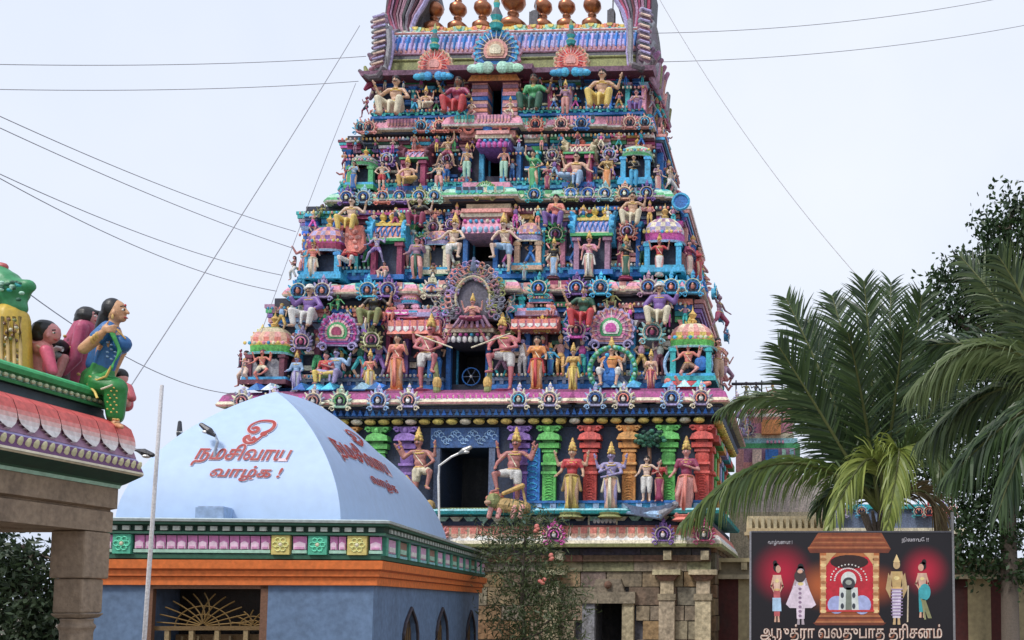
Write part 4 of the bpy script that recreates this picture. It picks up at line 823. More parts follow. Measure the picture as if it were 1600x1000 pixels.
stat(1072, 806, 681, -.4, 'goddess in a pink red sari with a gold crown, rightmost of the painted storey', pose=S('sway', 'give', 'chest'), skin='rose', lowc='rose', up='blouse', upc='wine', fem=True, sash='coral', m=-1, grp=G0, base='coral')
stat(626, 770, 712, -.3, 'small pink armed attendant peeping out over the blue roof, left of the club bearing guardian', pose=S('stand', 'up', 'chest'), skin='rose', lowc='maroon', head='hair', grp=G0) if False else None
# lowest ledge
stat(664, 612, 490, -.15, 'large pink guardian in white shorts left of the fan doorway, leaning toward it', pose=S('guard', 'cross', 'knee', 'up', 'out'), m=1, lean=.16, skin=(.62, .2, .22), low='short', lowc='white', grp=G1, base='wine', fat=.035)
stat(790, 612, 488, -.15, 'large pink guardian in white shorts right of the fan doorway, leaning back', pose=S('guard', 'knee', 'cross', 'out', 'up'), m=-1, lean=-.16, skin=(.62, .2, .22), low='short', lowc='white', grp=G1, base='wine', fat=.035)
stat(619, 612, 522, -.12, 'woman in long orange red dress left of the pink guardian of the fan doorway', pose=S('stand', 'down', 'bless'), skin='tan', lowc='orange', up='blouse', upc='coral', fem=True, head='long', sash='coral', grp=G1, base='coral')
stat(838, 612, 525, -.12, 'woman in long orange dress right of the pink guardian of the fan doorway', pose=S('stand', 'bless', 'give'), skin='tan', lowc='orange', up='blouse', upc='orange', fem=True, head='long', sash='red', grp=G1, base='coral')
stat(860, 587, 535, .25, 'small all blue figure standing behind the woman in the orange dress', pose=S('stand', 'wide', 'wide'), skin='sky', lowc='blue', up='robe', upc='sky', grp=G1)
stat(383, 604, 548, -.05, 'small pinkish figure at the far left end of the lowest statue ledge', pose=S('run', 'down', 'chest'), skin='rose', low='knee', lowc='pale', head='hair', grp=G1, face=-30)
stat(375, 575, 545, .3, 'tiny dark red figure on the far left corner below the left domed pavilion', pose=S('stand', 'chest', 'down'), skin='wine', lowc='navy', head='mane', grp=G1, face=-40)
stat(408, 600, 545, -.2, 'orange figure with dark hair lunging in front of the left domed pavilion', pose=S('dance', 'wide', 'out', 'up', 'up'), skin='coral', low='short', lowc='cream', head='mane', grp=G1)
stat(462, 614, 548, -.12, 'figure in a pale blue tunic and white skirt beside the left domed pavilion', pose=S('stand', 'give', 'give'), skin='lilac', lowc='white', up='robe', upc='lblue', sash='lilac', grp=G1, base='teal')
stat(508, 606, 548, -.1, 'woman in red seated with a yellow skirt under the left peacock fan', pose=S('lalita', 'give', 'chest'), skin='rose', low='legs', lowc='yellow', up='blouse', upc='red', fem=True, head='bun', grp=G1)
stat(524, 606, 545, -.02, 'blue clad man seated beside the woman in red under the left peacock fan', pose=S('lalita', 'chest', 'out'), skin='lilac', low='legs', lowc='lilac', up='robe', upc='lblue', head='hair', m=-1, grp=G1)
stat(577, 614, 545, -.12, 'figure in coral top and pale yellow skirt just right of the left peacock fan', pose=S('stand', 'bless', 'bless'), skin='tan', lowc='cream', up='blouse', upc='coral', sash='yellow', grp=G1, base='maroon')
stat(895, 613, 535, -.12, 'goddess all in golden yellow standing under the magenta arch', pose=S('stand', 'give', 'bless'), skin='tan', lowc='yellow', up='blouse', upc='gold', fem=True, sash='yellow', grp=G1, base='maroon')
stat(955, 610, 526, -.1, 'peacock riding god in orange and white under the right peacock fan', pose=S('sit', 'up', 'up', 'give', 'give'), skin='peach', low='knee', lowc='white', up='blouse', upc='orange', grp=G1, base='maroon')
stat(1017, 613, 545, -.12, 'goddess in an orange top and crimson skirt beside the dancing four armed figure', pose=S('stand', 'bless', 'down'), skin='tan', lowc='wine', up='blouse', upc='peach', fem=True, sash='coral', grp=G1, base='maroon')
stat(1075, 604, 534, -.12, 'four armed coral dancer trampling a fallen demon inside a blue grey ring', pose=S('dance', 'wide', 'out', 'up', 'up'), skin='rose', low='short', lowc='brown', up='blouse', upc='coral', head='mane', grp=G1)
stat(1122, 604, 528, .5, 'slim pale red figure just right of the blue grey dancer ring', pose=S('stand', 'bless', 'chest'), skin='rose', low='knee', lowc='tan', head='hair', grp=G1, face=35)
stat(1134, 602, 545, 1.3, 'small pink figure at the far right corner of the lowest statue ledge', pose=S('run', 'up', 'out'), skin='rose', low='knee', lowc='mauve', head='mane', grp=G1, face=70)
stat(1124, 520, 458, 1.0, 'small mauve figure high on the right edge above the far right corner', pose=S('run', 'high', 'wide'), skin='mauve', low='knee', lowc='wine', head='mane', grp=G1u, face=60)
# seated above the lowest row
stat(482, 520, 444, .05, 'big man in purple robe and white turban seated left of the green demon', pose=S('sit', 'out', 'knee'), skin='tan', low='legs', lowc='white', up='robe', upc='purple', head='turban', grp=G1u, fat=.02)
stat(1030, 518, 440, .05, 'big man in a dark purple robe and white turban seated beside the right domed pavilion', pose=S('sit', 'knee', 'out'), skin='tan', low='legs', lowc='cream', up='robe', upc='purple', head='turban', grp=G1u, fat=.02)
stat(585, 518, 446, .1, 'woman in a black blouse and green skirt seated above the left small olive kudu', pose=S('sit', 'knee', 'out'), skin='tan', low='legs', lowc='olive', up='blouse', upc='black', fem=True, head='bun', grp=G1u)
stat(912, 522, 444, .1, 'woman in a bright red skirt and green sleeves seated above the magenta arch', pose=S('sit', 'out', 'give'), skin='tan', low='legs', lowc='red', up='blouse', upc='dgreen', fem=True, head='bun', grp=G1u)
stat(611, 506, 470, .15, 'small all pink crouching figure beside the left small shrine', pose=S('sit', 'chest', 'chest'), skin='coral', low='legs', lowc='coral', up='blouse', upc='coral', head='bun', grp=G1u)
stat(862, 497, 470, .15, 'small all pink crouching figure beside the right small shrine', pose=S('sit', 'give', 'chest'), skin='coral', low='legs', lowc='rose', up='blouse', upc='rose', head='bun', grp=G1u)
stat(527, 490, 458, .2, 'small green demon squatting on top of the left peacock fan', pose=S('sit', 'wide', 'wide'), skin='green', low='short', lowc='dgreen', head='mane', grp=G1u)
stat(957, 486, 452, .2, 'small grey green demon squatting on top of the right peacock fan', pose=S('sit', 'wide', 'wide'), skin='olive', low='short', lowc='brown', head='mane', grp=G1u)
stat(738, 503, 458, -.3, 'pink seated figure with hands in front inside the grey purple openwork arch', pose=S('cross', 'chest', 'chest', 'up', 'up'), skin='rose', low='legs', lowc='wine', up='blouse', upc='rose', grp=G1u)
stat(680, 498, 462, -.1, 'small grey rearing lion like figure clinging to the left of the openwork arch', pose=S('dance', 'high', 'wide'), skin='grey', low='short', lowc='mauve', head='mane', grp=G1u)
stat(797, 498, 462, -.1, 'small grey rearing lion like figure clinging to the right of the openwork arch', pose=S('dance', 'wide', 'high'), skin='grey', low='short', lowc='mauve', head='mane', grp=G1u)
# second tier
stat(488, 437, 370, .35, 'figure with an orange chest and long white dhoti before the purple domed pavilion', pose=S('stand', 'give', 'bless'), skin='peach', lowc='white', up='blouse', upc='coral', grp=G2, sash='cream')
stat(546, 424, 378, .35, 'figure in a red shirt and short white kilt seated below the red cloth', pose=S('sit', 'chest', 'chest'), skin='rose', low='knee', lowc='white', up='robe', upc='red', head='hair', grp=G2)
stat(588, 412, 362, .35, 'lilac four armed dancer kicking out before the left blue gabled shrine', pose=S('run', 'wide', 'out', 'up', 'up'), skin='lilac', low='short', lowc='purple', head='bun', grp=G2)
stat(600, 438, 408, .25, 'small pink stooping figure below the lilac dancer', pose=S('sit', 'wide', 'give'), skin='rose', low='legs', lowc='pale', up='blouse', upc='rose', head='bun', grp=G2)
stat(650, 438, 370, .35, 'figure in a dull red shirt and pale trousers left of the second doorway guardian', pose=S('sway', 'give', 'bless'), skin='rose', low='legs', lowc='rose', up='robe', upc='mauve', sash='dgreen', head='hair', grp=G2)
stat(676, 442, 410, .2, 'small dark brown figure below the left guardian of the second doorway', pose=S('stand', 'chest', 'down'), skin='brown', lowc='dgrey', head='mane', grp=G2)
stat(706, 428, 332, .3, 'pale yellow guardian in white loincloth left of the second doorway, knee bent', pose=S('guard', 'wide', 'knee'), m=1, lean=.1, skin='pale', low='short', lowc='white', grp=G2)
stat(789, 428, 332, .3, 'pale yellow guardian in pale blue loincloth right of the second doorway, knee bent', pose=S('guard', 'knee', 'wide'), m=-1, lean=-.1, skin='pale', low='short', lowc='lblue', grp=G2)
stat(819, 438, 408, .3, 'small teal and grey figure at the foot of the tan domed shrine', pose=S('stand', 'wide', 'chest'), skin='aqua', lowc='grey', head='mane', grp=G2)
stat(865, 434, 370, .35, 'slim figure in a black top and pale blue dhoti under the green arch', pose=S('stand', 'give', 'bless'), skin='tan', lowc='lblue', up='blouse', upc='black', grp=G2, base='maroon')
stat(920, 436, 360, .35, 'four armed figure in pink shawl and cream dhoti before the right blue gabled shrine', pose=S('stand', 'down', 'chest', 'up', 'up'), skin='rose', lowc='cream', up='blouse', upc='pink', grp=G2, base='black', sash='white')
stat(978, 434, 366, .35, 'figure in a black top and dark green skirt under the red coral arch', pose=S('stand', 'give', 'chest'), skin='tan', lowc='dgreen', up='blouse', upc='black', grp=G2, base='wine', fem=True)
stat(1030, 434, 364, .35, 'figure in a red jacket and long white dhoti before the lilac domed pavilion', pose=S('stand', 'up', 'up'), skin='rose', lowc='white', up='blouse', upc='red', grp=G2)
stat(1077, 432, 376, .7, 'figure in a red sari over white, standing on the right edge of the second tier', pose=S('stand', 'give', 'chest'), skin='rose', lowc='pale', up='robe', upc='wine', fem=True, head='hair', grp=G2, face=40)
stat(1092, 440, 382, 1.3, 'figure in a bright red dress on the far right corner of the second tier', pose=S('stand', 'chest', 'down'), skin='tan', lowc='red', up='robe', upc='red', fem=True, head='bun', grp=G2, face=70)
stat(459, 436, 400, .6, 'small white and maroon figure on the far left corner of the second tier', pose=S('run', 'out', 'chest'), skin='rose', low='legs', lowc='white', up='blouse', upc='maroon', head='hair', grp=G2, face=-40)
stat(548, 370, 308, .4, 'bare chested man in a yellow cloth seated beside the left blue crescent gable', pose=S('sit', 'knee', 'out'), skin='pale', low='legs', lowc='yellow', head='hair', grp=G2u)
stat(655, 362, 306, .5, 'woman in a black top and maroon skirt seated right of the left gabled shrine', pose=S('sit', 'up', 'out'), skin='pale', low='legs', lowc='wine', up='blouse', upc='black', fem=True, head='bun', grp=G2u)
stat(868, 364, 304, .5, 'woman in a red top and purple skirt seated left of the yellow finials', pose=S('sit', 'give', 'chest'), skin='tan', low='legs', lowc='purple', up='blouse', upc='coral', fem=True, head='hair', grp=G2u)
stat(988, 362, 300, .4, 'bare chested man in a cream cloth seated right of the yellow finials', pose=S('sit', 'knee', 'up'), skin='tan', low='legs', lowc='cream', head='hair', grp=G2u)
stat(1060, 345, 310, .9, 'small figure with a large round blue shield on the right edge above the lilac pavilion', pose=S('run', 'chest', 'chest'), skin='sky', low='legs', lowc='blue', up='robe', upc='sky', head='mane', grp=G2u, face=40)
stat(502, 345, 318, .8, 'small olive bushy crested figure on top of the left purple domed pavilion', pose=S('sit', 'up', 'up'), skin='olive', low='short', lowc='green', head='mane', grp=G2u, face=-20)
# third tier
stat(552, 298, 252, .8, 'blue figure playing an instrument under the left green umbrella roof', pose=S('stand', 'chest', 'bless'), skin='tan', lowc='blue', up='blouse', upc='lblue', head='hair', grp=G3)
stat(596, 299, 252, .85, 'plump pink figure in red shorts under the left purple arch of the third tier', pose=S('stand', 'hip', 'hip'), skin='pale', low='short', lowc='red', head='hair', grp=G3)
stat(636, 300, 242, .8, 'gold skinned four armed figure seated before the left pink gabled shrine', pose=S('lalita', 'knee', 'give', 'up', 'up'), skin='peach', low='legs', lowc='gold', grp=G3, fat=.02)
stat(685, 301, 252, .85, 'pink standing figure with a green fan left of the third doorway attendants', pose=S('sway', 'wide', 'bless'), skin='pale', low='knee', lowc='rose', head='bun', grp=G3)
stat(699, 262, 212, 1.0, 'tan figure with one arm raised high just left of the third doorway attendant', pose=S('run', 'chest', 'high'), skin='tan', low='short', lowc='wine', head='hair', grp=G3)
stat(729, 280, 223, 1.0, 'grey skinned attendant in a striped white green cloth left of the third doorway', pose=S('stand', 'down', 'chest'), skin='tan', low='legs', lowc='mint', grp=G3)
stat(787, 280, 223, 1.0, 'pinkish attendant in a striped white green cloth right of the third doorway', pose=S('stand', 'chest', 'down'), skin='rose', low='legs', lowc='mint', grp=G3)
stat(832, 298, 234, .9, 'dark haired woman in a green dress raising an arm, right of the third doorway', pose=S('sway', 'high', 'hip'), skin='tan', lowc='green', up='blouse', upc='green', fem=True, head='bun', grp=G3)
stat(855, 297, 252, .85, 'slim woman in a dark red sari next to the green dressed dancer', pose=S('stand', 'chest', 'give'), skin='tan', lowc='wine', up='blouse', upc='wine', fem=True, head='crown', grp=G3)
stat(900, 302, 238, .8, 'broad four armed man in sky blue trousers seated before the right third tier shrine', pose=S('lalita', 'knee', 'wide', 'up', 'up'), skin='peach', low='legs', lowc='lblue', head='hair', m=-1, grp=G3, fat=.02)
stat(948, 298, 240, .85, 'woman in a long orange robe under the lilac arch of the third tier', pose=S('stand', 'hip', 'down'), skin='tan', lowc='orange', up='blouse', upc='ochre', fem=True, head='bun', grp=G3)
stat(990, 294, 242, .8, 'figure in a black jacket and blue trousers under the right green umbrella roof', pose=S('stand', 'bless', 'cross'), skin='tan', low='legs', lowc='sky', up='robe', upc='black', head='hair', grp=G3)
stat(1028, 302, 256, 1.1, 'pale pink figure standing at the right end of the third tier', pose=S('stand', 'chest', 'give'), skin='pale', lowc='rose', up='blouse', upc='mauve', head='hair', grp=G3, face=40)
stat(1047, 304, 258, 1.6, 'pale figure with black hair leaning off the far right edge of the third tier', pose=S('run', 'wide', 'out'), skin='pale', low='knee', lowc='white', head='hair', grp=G3, face=70)
stat(538, 262, 236, 1.2, 'tiny rose figure on the far left edge of the third tier', pose=S('run', 'up', 'chest'), skin='rose', low='knee', lowc='wine', head='mane', grp=G3, face=-50)
# top tier
stat(617, 196, 119, 1.05, 'big bare chested man in a white and yellow dhoti, left of the top row', pose=S('sit', 'out', 'knee'), skin='tan', low='legs', lowc='cream', head='hair', grp=G4, sash='yellow')
stat(940, 184, 108, 1.05, 'big bare chested moustached man in a yellow dhoti, right of the top row', pose=S('sit', 'knee', 'out'), skin='tan', low='legs', lowc='yellow', head='hair', grp=G4, sash='cream')
stat(665, 178, 134, 1.2, 'small golden figure below the left red roof fan', pose=S('lalita', 'give', 'give', 'up', 'up'), skin='peach', low='legs', lowc='cream', grp=G4)
stat(715, 192, 120, 1.1, 'dark haired woman in a bright red skirt left of the top niche', pose=S('sit', 'out', 'knee'), skin='brown', low='legs', lowc='red', up='blouse', upc='wine', fem=True, head='long', grp=G4)
stat(833, 188, 116, 1.1, 'dark haired woman in a dark green skirt right of the top niche', pose=S('sit', 'give', 'out'), skin='brown', low='legs', lowc='dgreen', up='blouse', upc='green', fem=True, head='long', grp=G4)
stat(736, 190, 152, 1.0, 'small white kneeling attendant at the left foot of the top niche', pose=S('dance', 'chest', 'knee'), skin='pale', low='short', lowc='rose', head='crown', grp=G4)
stat(797, 189, 150, 1.0, 'small cream kneeling attendant at the right foot of the top niche', pose=S('dance', 'knee', 'chest'), skin='pale', low='short', lowc='cream', head='crown', m=-1, grp=G4)
stat(883, 180, 124, 1.2, 'slim magenta pink figure below the right red roof fan', pose=S('stand', 'give', 'bless'), skin='rose', low='legs', lowc='rose', up='blouse', upc='mauve', grp=G4)
stat(572, 182, 150, 1.2, 'small dark red crouching figure at the left end of the top row', pose=S('run', 'up', 'chest'), skin='wine', low='short', lowc='navy', head='mane', grp=G4, face=-30)
stat(994, 182, 140, 1.2, 'small purple skirted figure at the right end of the top row', pose=S('sit', 'chest', 'up'), skin='rose', low='legs', lowc='purple', up='blouse', upc='mauve', head='hair', grp=G4)
stat(1018, 178, 140, 2.0, 'tiny grey figure on the right side edge just below the roof', pose=S('run', 'up', 'out'), skin='grey', low='short', lowc='mauve', head='mane', grp=G4, face=80)
# ---- carved things around the statues
def tw_thing(name, label, cat, s, m=None): o = s.build(name, m or PAINT); o.matrix_world = TW.M; return tag(o, label, cat)
s = MB(); d = -.5; X_, Z_ = fx(795, d), fz(790, d)
s.cap((X_-.1, d, Z_+.02), .2, (X_+.45, d+.05, Z_-.05), .17, 10, 'ochre'); s.ell(X_-.3, d-.08, Z_+.12, .2, .2, .2, 'olive')
for k in range(9): a = k*2*PI/9; s.ell(X_-.28+.2*math.cos(a), d-.02, Z_+.12+.2*math.sin(a), .07, .07, .07, 'coral')
for q in (-.35, -.12, .25, .45): s.cap((X_+q, d-.1, Z_-.05), .07, (X_+q-.05, d-.14, Z_-.3), .06, 8, 'rose')
s.ell(X_-.4, d-.25, Z_+.06, .09, .08, .06, 'tan'); s.cap((X_+.5, d, Z_+.05), .04, (X_+.4, d, Z_+.5), .03, 6, 'ochre'); s.cap((X_-.05, d-.1, Z_+.3), .05, (X_+.42, d-.05, Z_+.5), .07, 8, 'gold')
tw_thing('lion_statue', 'painted crouching lion with a gold club under the right guardian of the big doorway', 'lion statue', s)
s = MB(); d = -.45; X_, Z_ = fx(1015, d), fz(800, d)
n = 14; pts = [(X_-.6+1.2*t, d, Z_+.02+.16*abs(2*t-1)**2) for t in np.linspace(0, 1, n)]
s.prism([(X_-.62, Z_+.2), (X_-.3, Z_-.1), (X_+.1, Z_-.16), (X_+.45, Z_-.1), (X_+.68, Z_+.2), (X_+.4, Z_+.14), (X_, Z_+.08), (X_-.3, Z_+.12)], d-.2, d+.15, 'mid', 'grey'); s.cap((X_-.6, d-.05, Z_), .06, (X_+.3, d-.15, Z_-.1), .12, 8, 'lblue'); s.cap((X_+.3, d-.15, Z_-.1), .12, (X_+.68, d-.1, Z_+.12), .07, 8, 'grey'); s.ell(X_+.7, d-.12, Z_+.17, .1, .09, .08, 'grey')
tw_thing('boat_shaped_base', 'grey blue boat shaped carving on the teal ledge under the small child figure', 'carving', s)
s = MB(); d = -.2; X_, Z_ = fx(1015, d), fz(688, d)
for k in range(120): s.ell(X_+random.gauss(0, .16), d-.1+random.gauss(0, .06), Z_+random.gauss(0, .1), .07, .05, .05, jit('dgreen', .5), 6, 4)
s.tube([(X_, d, Z_-.1), (X_+.02, d, Z_-.5), (X_, d, fz(785, d))], .05, 'brown', 6)
tw_thing('carved_tree', 'small sculpted tree with a dark green round crown behind the child figure', 'tree carving', s)
s = MB(); d = -.28; X_, Z_ = fx(955, d), fz(592, d)
s.ell(X_, d, Z_, .25, .25, .27, 'blue', 12, 8); s.tube([(X_-.05, d-.2, Z_+.1), (X_-.12, d-.28, Z_+.35), (X_-.05, d-.3, Z_+.5)], .06, 'blue', 7, .04); s.ell(X_-.05, d-.31, Z_+.52, .06, .07, .06, 'sky'); s.cap((X_+.2, d, Z_), .1, (X_+.55, d-.1, Z_-.35), .05, 8, 'mid')
for sg in (-.1, .1): s.cap((X_+sg, d, Z_-.2), .03, (X_+sg, d, fz(611, d)), .03, 6, 'pale')
s.tube([(X_+.6*math.cos(a), d+.15, Z_+.25+.6*math.sin(a)) for a in np.linspace(0, 2*PI, 30)[:-1]], .07, 'green', 6, closed=True)
for k in range(30): a = k*PI/15; s.ell(X_+.6*math.cos(a), d+.09, Z_+.25+.6*math.sin(a), .05, .04, .05, 'mint' if k % 2 else 'teal', 6, 4)
tw_thing('peacock_statue', 'blue peacock with ring shaped green tail under the right peacock fan', 'peacock statue', s)
s = MB(); d = -.05; X_, Z_ = fx(1075, d), fz(572, d)
s.tube([(X_+.62*math.cos(a), d, Z_+.55*math.sin(a)) for a in np.linspace(0, 2*PI, 30)[:-1]], .045, 'lblue', 6, closed=True); s.ell(X_+.35, d-.05, Z_+.02, .18, .06, .2, 'blue')
tw_thing('halo_ring', 'blue grey ring standing around the coral dancer', 'ring', s)
s = MB(); d = -.3; X_, Z_ = fx(1075, d), fz(606, d)
s.cap((X_-.4, d, Z_+.02), .12, (X_+.25, d, Z_), .14, 9, 'red'); s.ell(X_-.52, d-.02, Z_+.12, .1, .1, .1, 'coral'); s.cap((X_+.25, d, Z_), .1, (X_+.55, d, Z_+.08), .06, 8, 'coral'); s.cap((X_-.2, d-.1, Z_), .05, (X_-.3, d-.2, Z_+.2), .04, 6, 'coral')
tw_thing('fallen_demon_statue', 'red fallen demon lying under the feet of the coral dancer', 'statue', s)
s = MB(); d = -.1; X_, Z_ = fx(408, d), fz(572, d)
for sg in (-1, 1): s.prism([(X_+sg*.32+.26*math.cos(a)*.9, Z_-.1+.36*math.sin(a)) for a in np.linspace(0, 2*PI, 15)[:-1]], d, d+.08, 'grey')
tw_thing('shield_pair', 'pair of grey rounded shields behind the orange lunging figure', 'shields', s)
s = MB(); d = .3; X_, Z_ = fx(546, d), fz(372, d)
s.prism([(X_-.22, fz(350, d)), (X_+.24, fz(350, d)), (X_+.3, Z_-.2), (X_+.15, Z_-.35), (X_-.15, Z_-.32), (X_-.24, Z_-.1)][::-1], d-.05, d+.1, 'coral')
for k in range(8): s.ell(X_+random.uniform(-.18, .2), d-.07, Z_+random.uniform(-.25, .25), .07, .05, .06, jit('rose'), 6, 4)
tw_thing('red_drapery', 'flowered red drapery hanging below the man in the yellow cloth', 'drapery', s)
s = MB(); d = .85; X_, Z_ = fx(1064, d), fz(326, d)
s.prism([(X_+.22*math.cos(a), Z_+.22*math.sin(a)) for a in np.linspace(0, 2*PI, 19)[:-1]][::-1], d-.3, d-.22, 'blue'); s.tube([(X_+.22*math.cos(a), d-.3, Z_+.22*math.sin(a)) for a in np.linspace(0, 2*PI, 19)[:-1]], .04, 'sky', 5, closed=True)
tw_thing('round_blue_shield', 'round blue shield on the right edge of the tower above the lilac pavilion', 'shield', s)
for px, sg in ((659, 1), (786, -1)):
    s = MB(); d = -.45; a = TW.P(px+sg*38, 540, d); b = TW.P(px-sg*18, 520, d) ; s.cap((fx(px+sg*24, d), d, fz(610, d)), .1, (fx(px+sg*20, d), d+.05, fz(565, d)), .05, 8, 'olive'); s.ell(fx(px+sg*24, d), d, fz(598, d), .12, .12, .18, 'gold'); s.cap((fx(px-sg*10, d), d-.05, fz(522, d)), .02, (fx(px+sg*48, d), d-.1, fz(544, d)), .02, 6, 'cream')
    tw_thing('guardian_club', 'gold topped club standing by the %s pink guardian of the fan doorway' % ('left' if sg > 0 else 'right'), 'club', s)
s = MB(); d = -.4; s.cap((fx(672, d), d, fz(796, d)), .12, (fx(640, d), d-.05, fz(745, d)), .05, 8, 'gold'); s.ell(fx(676, d), d, fz(790, d), .16, .14, .16, 'ochre')
tw_thing('guardian_club', 'gold club under the raised foot of the left guardian of the big doorway', 'club', s)
# ================================================================ GROUND
def simple_noise(name, c1, c2, scale, rough=.9, bump=.3, detail=8):
    m = bpy.data.materials.new(name); m.use_nodes = True; t = m.node_tree; p = t.nodes['Principled BSDF']; p.inputs['Roughness'].default_value = rough
    g = nd(t, 'ShaderNodeNewGeometry'); n = nd(t, 'ShaderNodeTexNoise'); n.inputs['Scale'].default_value = scale; n.inputs['Detail'].default_value = detail; t.links.new(g.outputs['Position'], n.inputs['Vector'])
    r = nd(t, 'ShaderNodeValToRGB'); r.color_ramp.elements[0].color = (*c1, 1); r.color_ramp.elements[1].color = (*c2, 1); r.color_ramp.elements[0].position = .35; r.color_ramp.elements[1].position = .65
    t.links.new(n.outputs[0], r.inputs[0]); t.links.new(r.outputs[0], p.inputs['Base Color'])
    b = nd(t, 'ShaderNodeBump'); b.inputs['Strength'].default_value = bump; b.inputs['Distance'].default_value = .03; t.links.new(n.outputs[0], b.inputs['Height']); t.links.new(b.outputs[0], p.inputs['Normal']); return m
GM = simple_noise('dusty_earth', (.16, .13, .1), (.26, .21, .16), 3)
s = MB(); s.add([(-1500, -300, 0), (1500, -300, 0), (1500, 2500, 0), (-1500, 2500, 0)], [(0, 1, 2, 3)], 'sand'); g_ = s.build('ground', GM); g_['kind'] = 'structure'
# ================================================================ PRAYER HALL WITH THE BLUE VAULT
_o = W(583, 945, 14); HF = Frame((_o.x, _o.y), R(7.22)); hall = empty('prayer_hall', HF.O, HF.rot, 'blue walled prayer hall with a pale blue curved roof painted with red Tamil writing', 'hall')
hz = lambda py, y=0.0: HF.P(583, py, y).z
HX0 = HF.P(140, 900, 0).x; HL = 8.9; HW = mat('hall_blue_plaster', (.15, .235, .38), dirt=.35, scale=2.2, rough=.75, bump=.1, dirtcol=(.05, .07, .1))
zt_ = hz(915)
s = MB(); s.box(HX0, 0, 0, HL, 0, zt_, 'blue'); b = s
# openings cut out of the wall block
gx0, gx1, gz1 = HF.P(226, 950, 0).x, HF.P(418, 950, 0).x, hz(913)
me = s.mesh('wall'); wall = bpy.data.objects.new('tmpwall', me)
cut = MB(); cut.box(gx0, gx1, -.5, 1.2, -.5, gz1, 'black')
win = []
for px in (641, 690, 735):
    q = HF.PX(px, 955, 0); y0 = q.y; hwid = .46; zt2 = HF.PX(px, 953 if px < 700 else 957, 0).z
    out = [(-hwid, .4)] + [(-hwid, zt2-.6)] + [(-hwid*math.cos(a)**.85, zt2-.6+.52*math.sin(a)) for a in (.4, .8, 1.1)] + [(0, zt2)] + [(hwid*math.cos(a)**.85, zt2-.6+.52*math.sin(a)) for a in (1.1, .8, .4)] + [(hwid, zt2-.6), (hwid, .4)]
    win.append((y0, out)); cut.extx([(y0+a, z_) for a, z_ in out], -.1, .3, 'black')
cm = cut.mesh('cut'); co = bpy.data.objects.new('tmpcut', cm); COL.objects.link(co); COL.objects.link(wall)
md = wall.modifiers.new('b', 'BOOLEAN'); md.object = co; md.operation = 'DIFFERENCE'; md.solver = 'EXACT'; bpy.context.view_layer.update()
nm = bpy.data.meshes.new_from_object(wall.evaluated_get(bpy.context.evaluated_depsgraph_get())); bpy.data.objects.remove(wall); bpy.data.objects.remove(co); nm.materials.clear(); nm.materials.append(HW); nm.name = 'wall'
link('wall', nm, hall)
DARKIN = (.03, .024, .02)
for y0, out in win:
    s = MB(); s.tube([(.02, y0+a*1.12, z_+(.03 if abs(a) < .1 else 0)) for a, z_ in out], .03, (.05, .04, .05), 6); s.extx([(y0+a*.97, z_-.01) for a, z_ in out], -.1, -.07, (.06, .035, .02)); 
    for k in (-.25, -.08, .08, .25): s.box(-.07, -.05, y0+k-.012, y0+k+.012, .4, out[5][1]-.3, (.2, .12, .05))
    f = s.build('arched_window', CLEANP, hall)
s = MB(); s.box(gx0+.02, gx1-.02, 1.0, 1.1, 0, gz1-.02, DARKIN); GZ = hz(981)
s.box(gx0, gx1, .08, .16, GZ-.03, GZ+.03, (.22, .14, .06))
for px in (262, 300, 340, 385): xx = HF.P(px, 990, .12).x; s.box(xx-.03, xx+.03, .09, .15, .3, GZ-.03, (.4, .3, .16))
s.box(gx0+.2, gx1-.2, .5, .55, 0, GZ-.1, (.2, .12, .05)); 
for q in range(7): xx = gx0+.3+q*.22; s.box(xx, xx+.03, .44, .5, 0, GZ-.12, (.35, .27, .15))
s.box(gx0, gx0+.1, -.0, .1, 0, gz1, 'brown'); s.box(gx1-.1, gx1, 0, .1, 0, gz1, 'brown'); s.box(gx0, gx1, 0, .1, gz1-.07, gz1-.004, 'brown')
s.build('doorway_screen', METAL, hall)
s = MB(); cx = (HF.P(318, 981, .12).x)
BR = (.24, .15, .05)
for cc, n_, r_ in ((cx, 13, .5), (HF.P(395, 981, .1).x, 7, .24)):
    for k in range(n_):
        a = PI*(k+.5)/n_; rr = r_
        s.tube([(cc+rr*t*math.cos(a+(1-t)*.5*math.copysign(1, PI/2-a))*1.25, .1, GZ+.03+rr*.95*t*math.sin(a)) for t in np.linspace(.08, 1, 8)], .01, BR, 4)
    for q in (.35, .6): s.tube([(cc+r_*q*1.25*math.cos(a), .1, GZ+.03+r_*q*.95*math.sin(a)) for a in np.linspace(0, PI, 14)], .009, BR, 4)
s.build('fan_grille', METAL, hall)
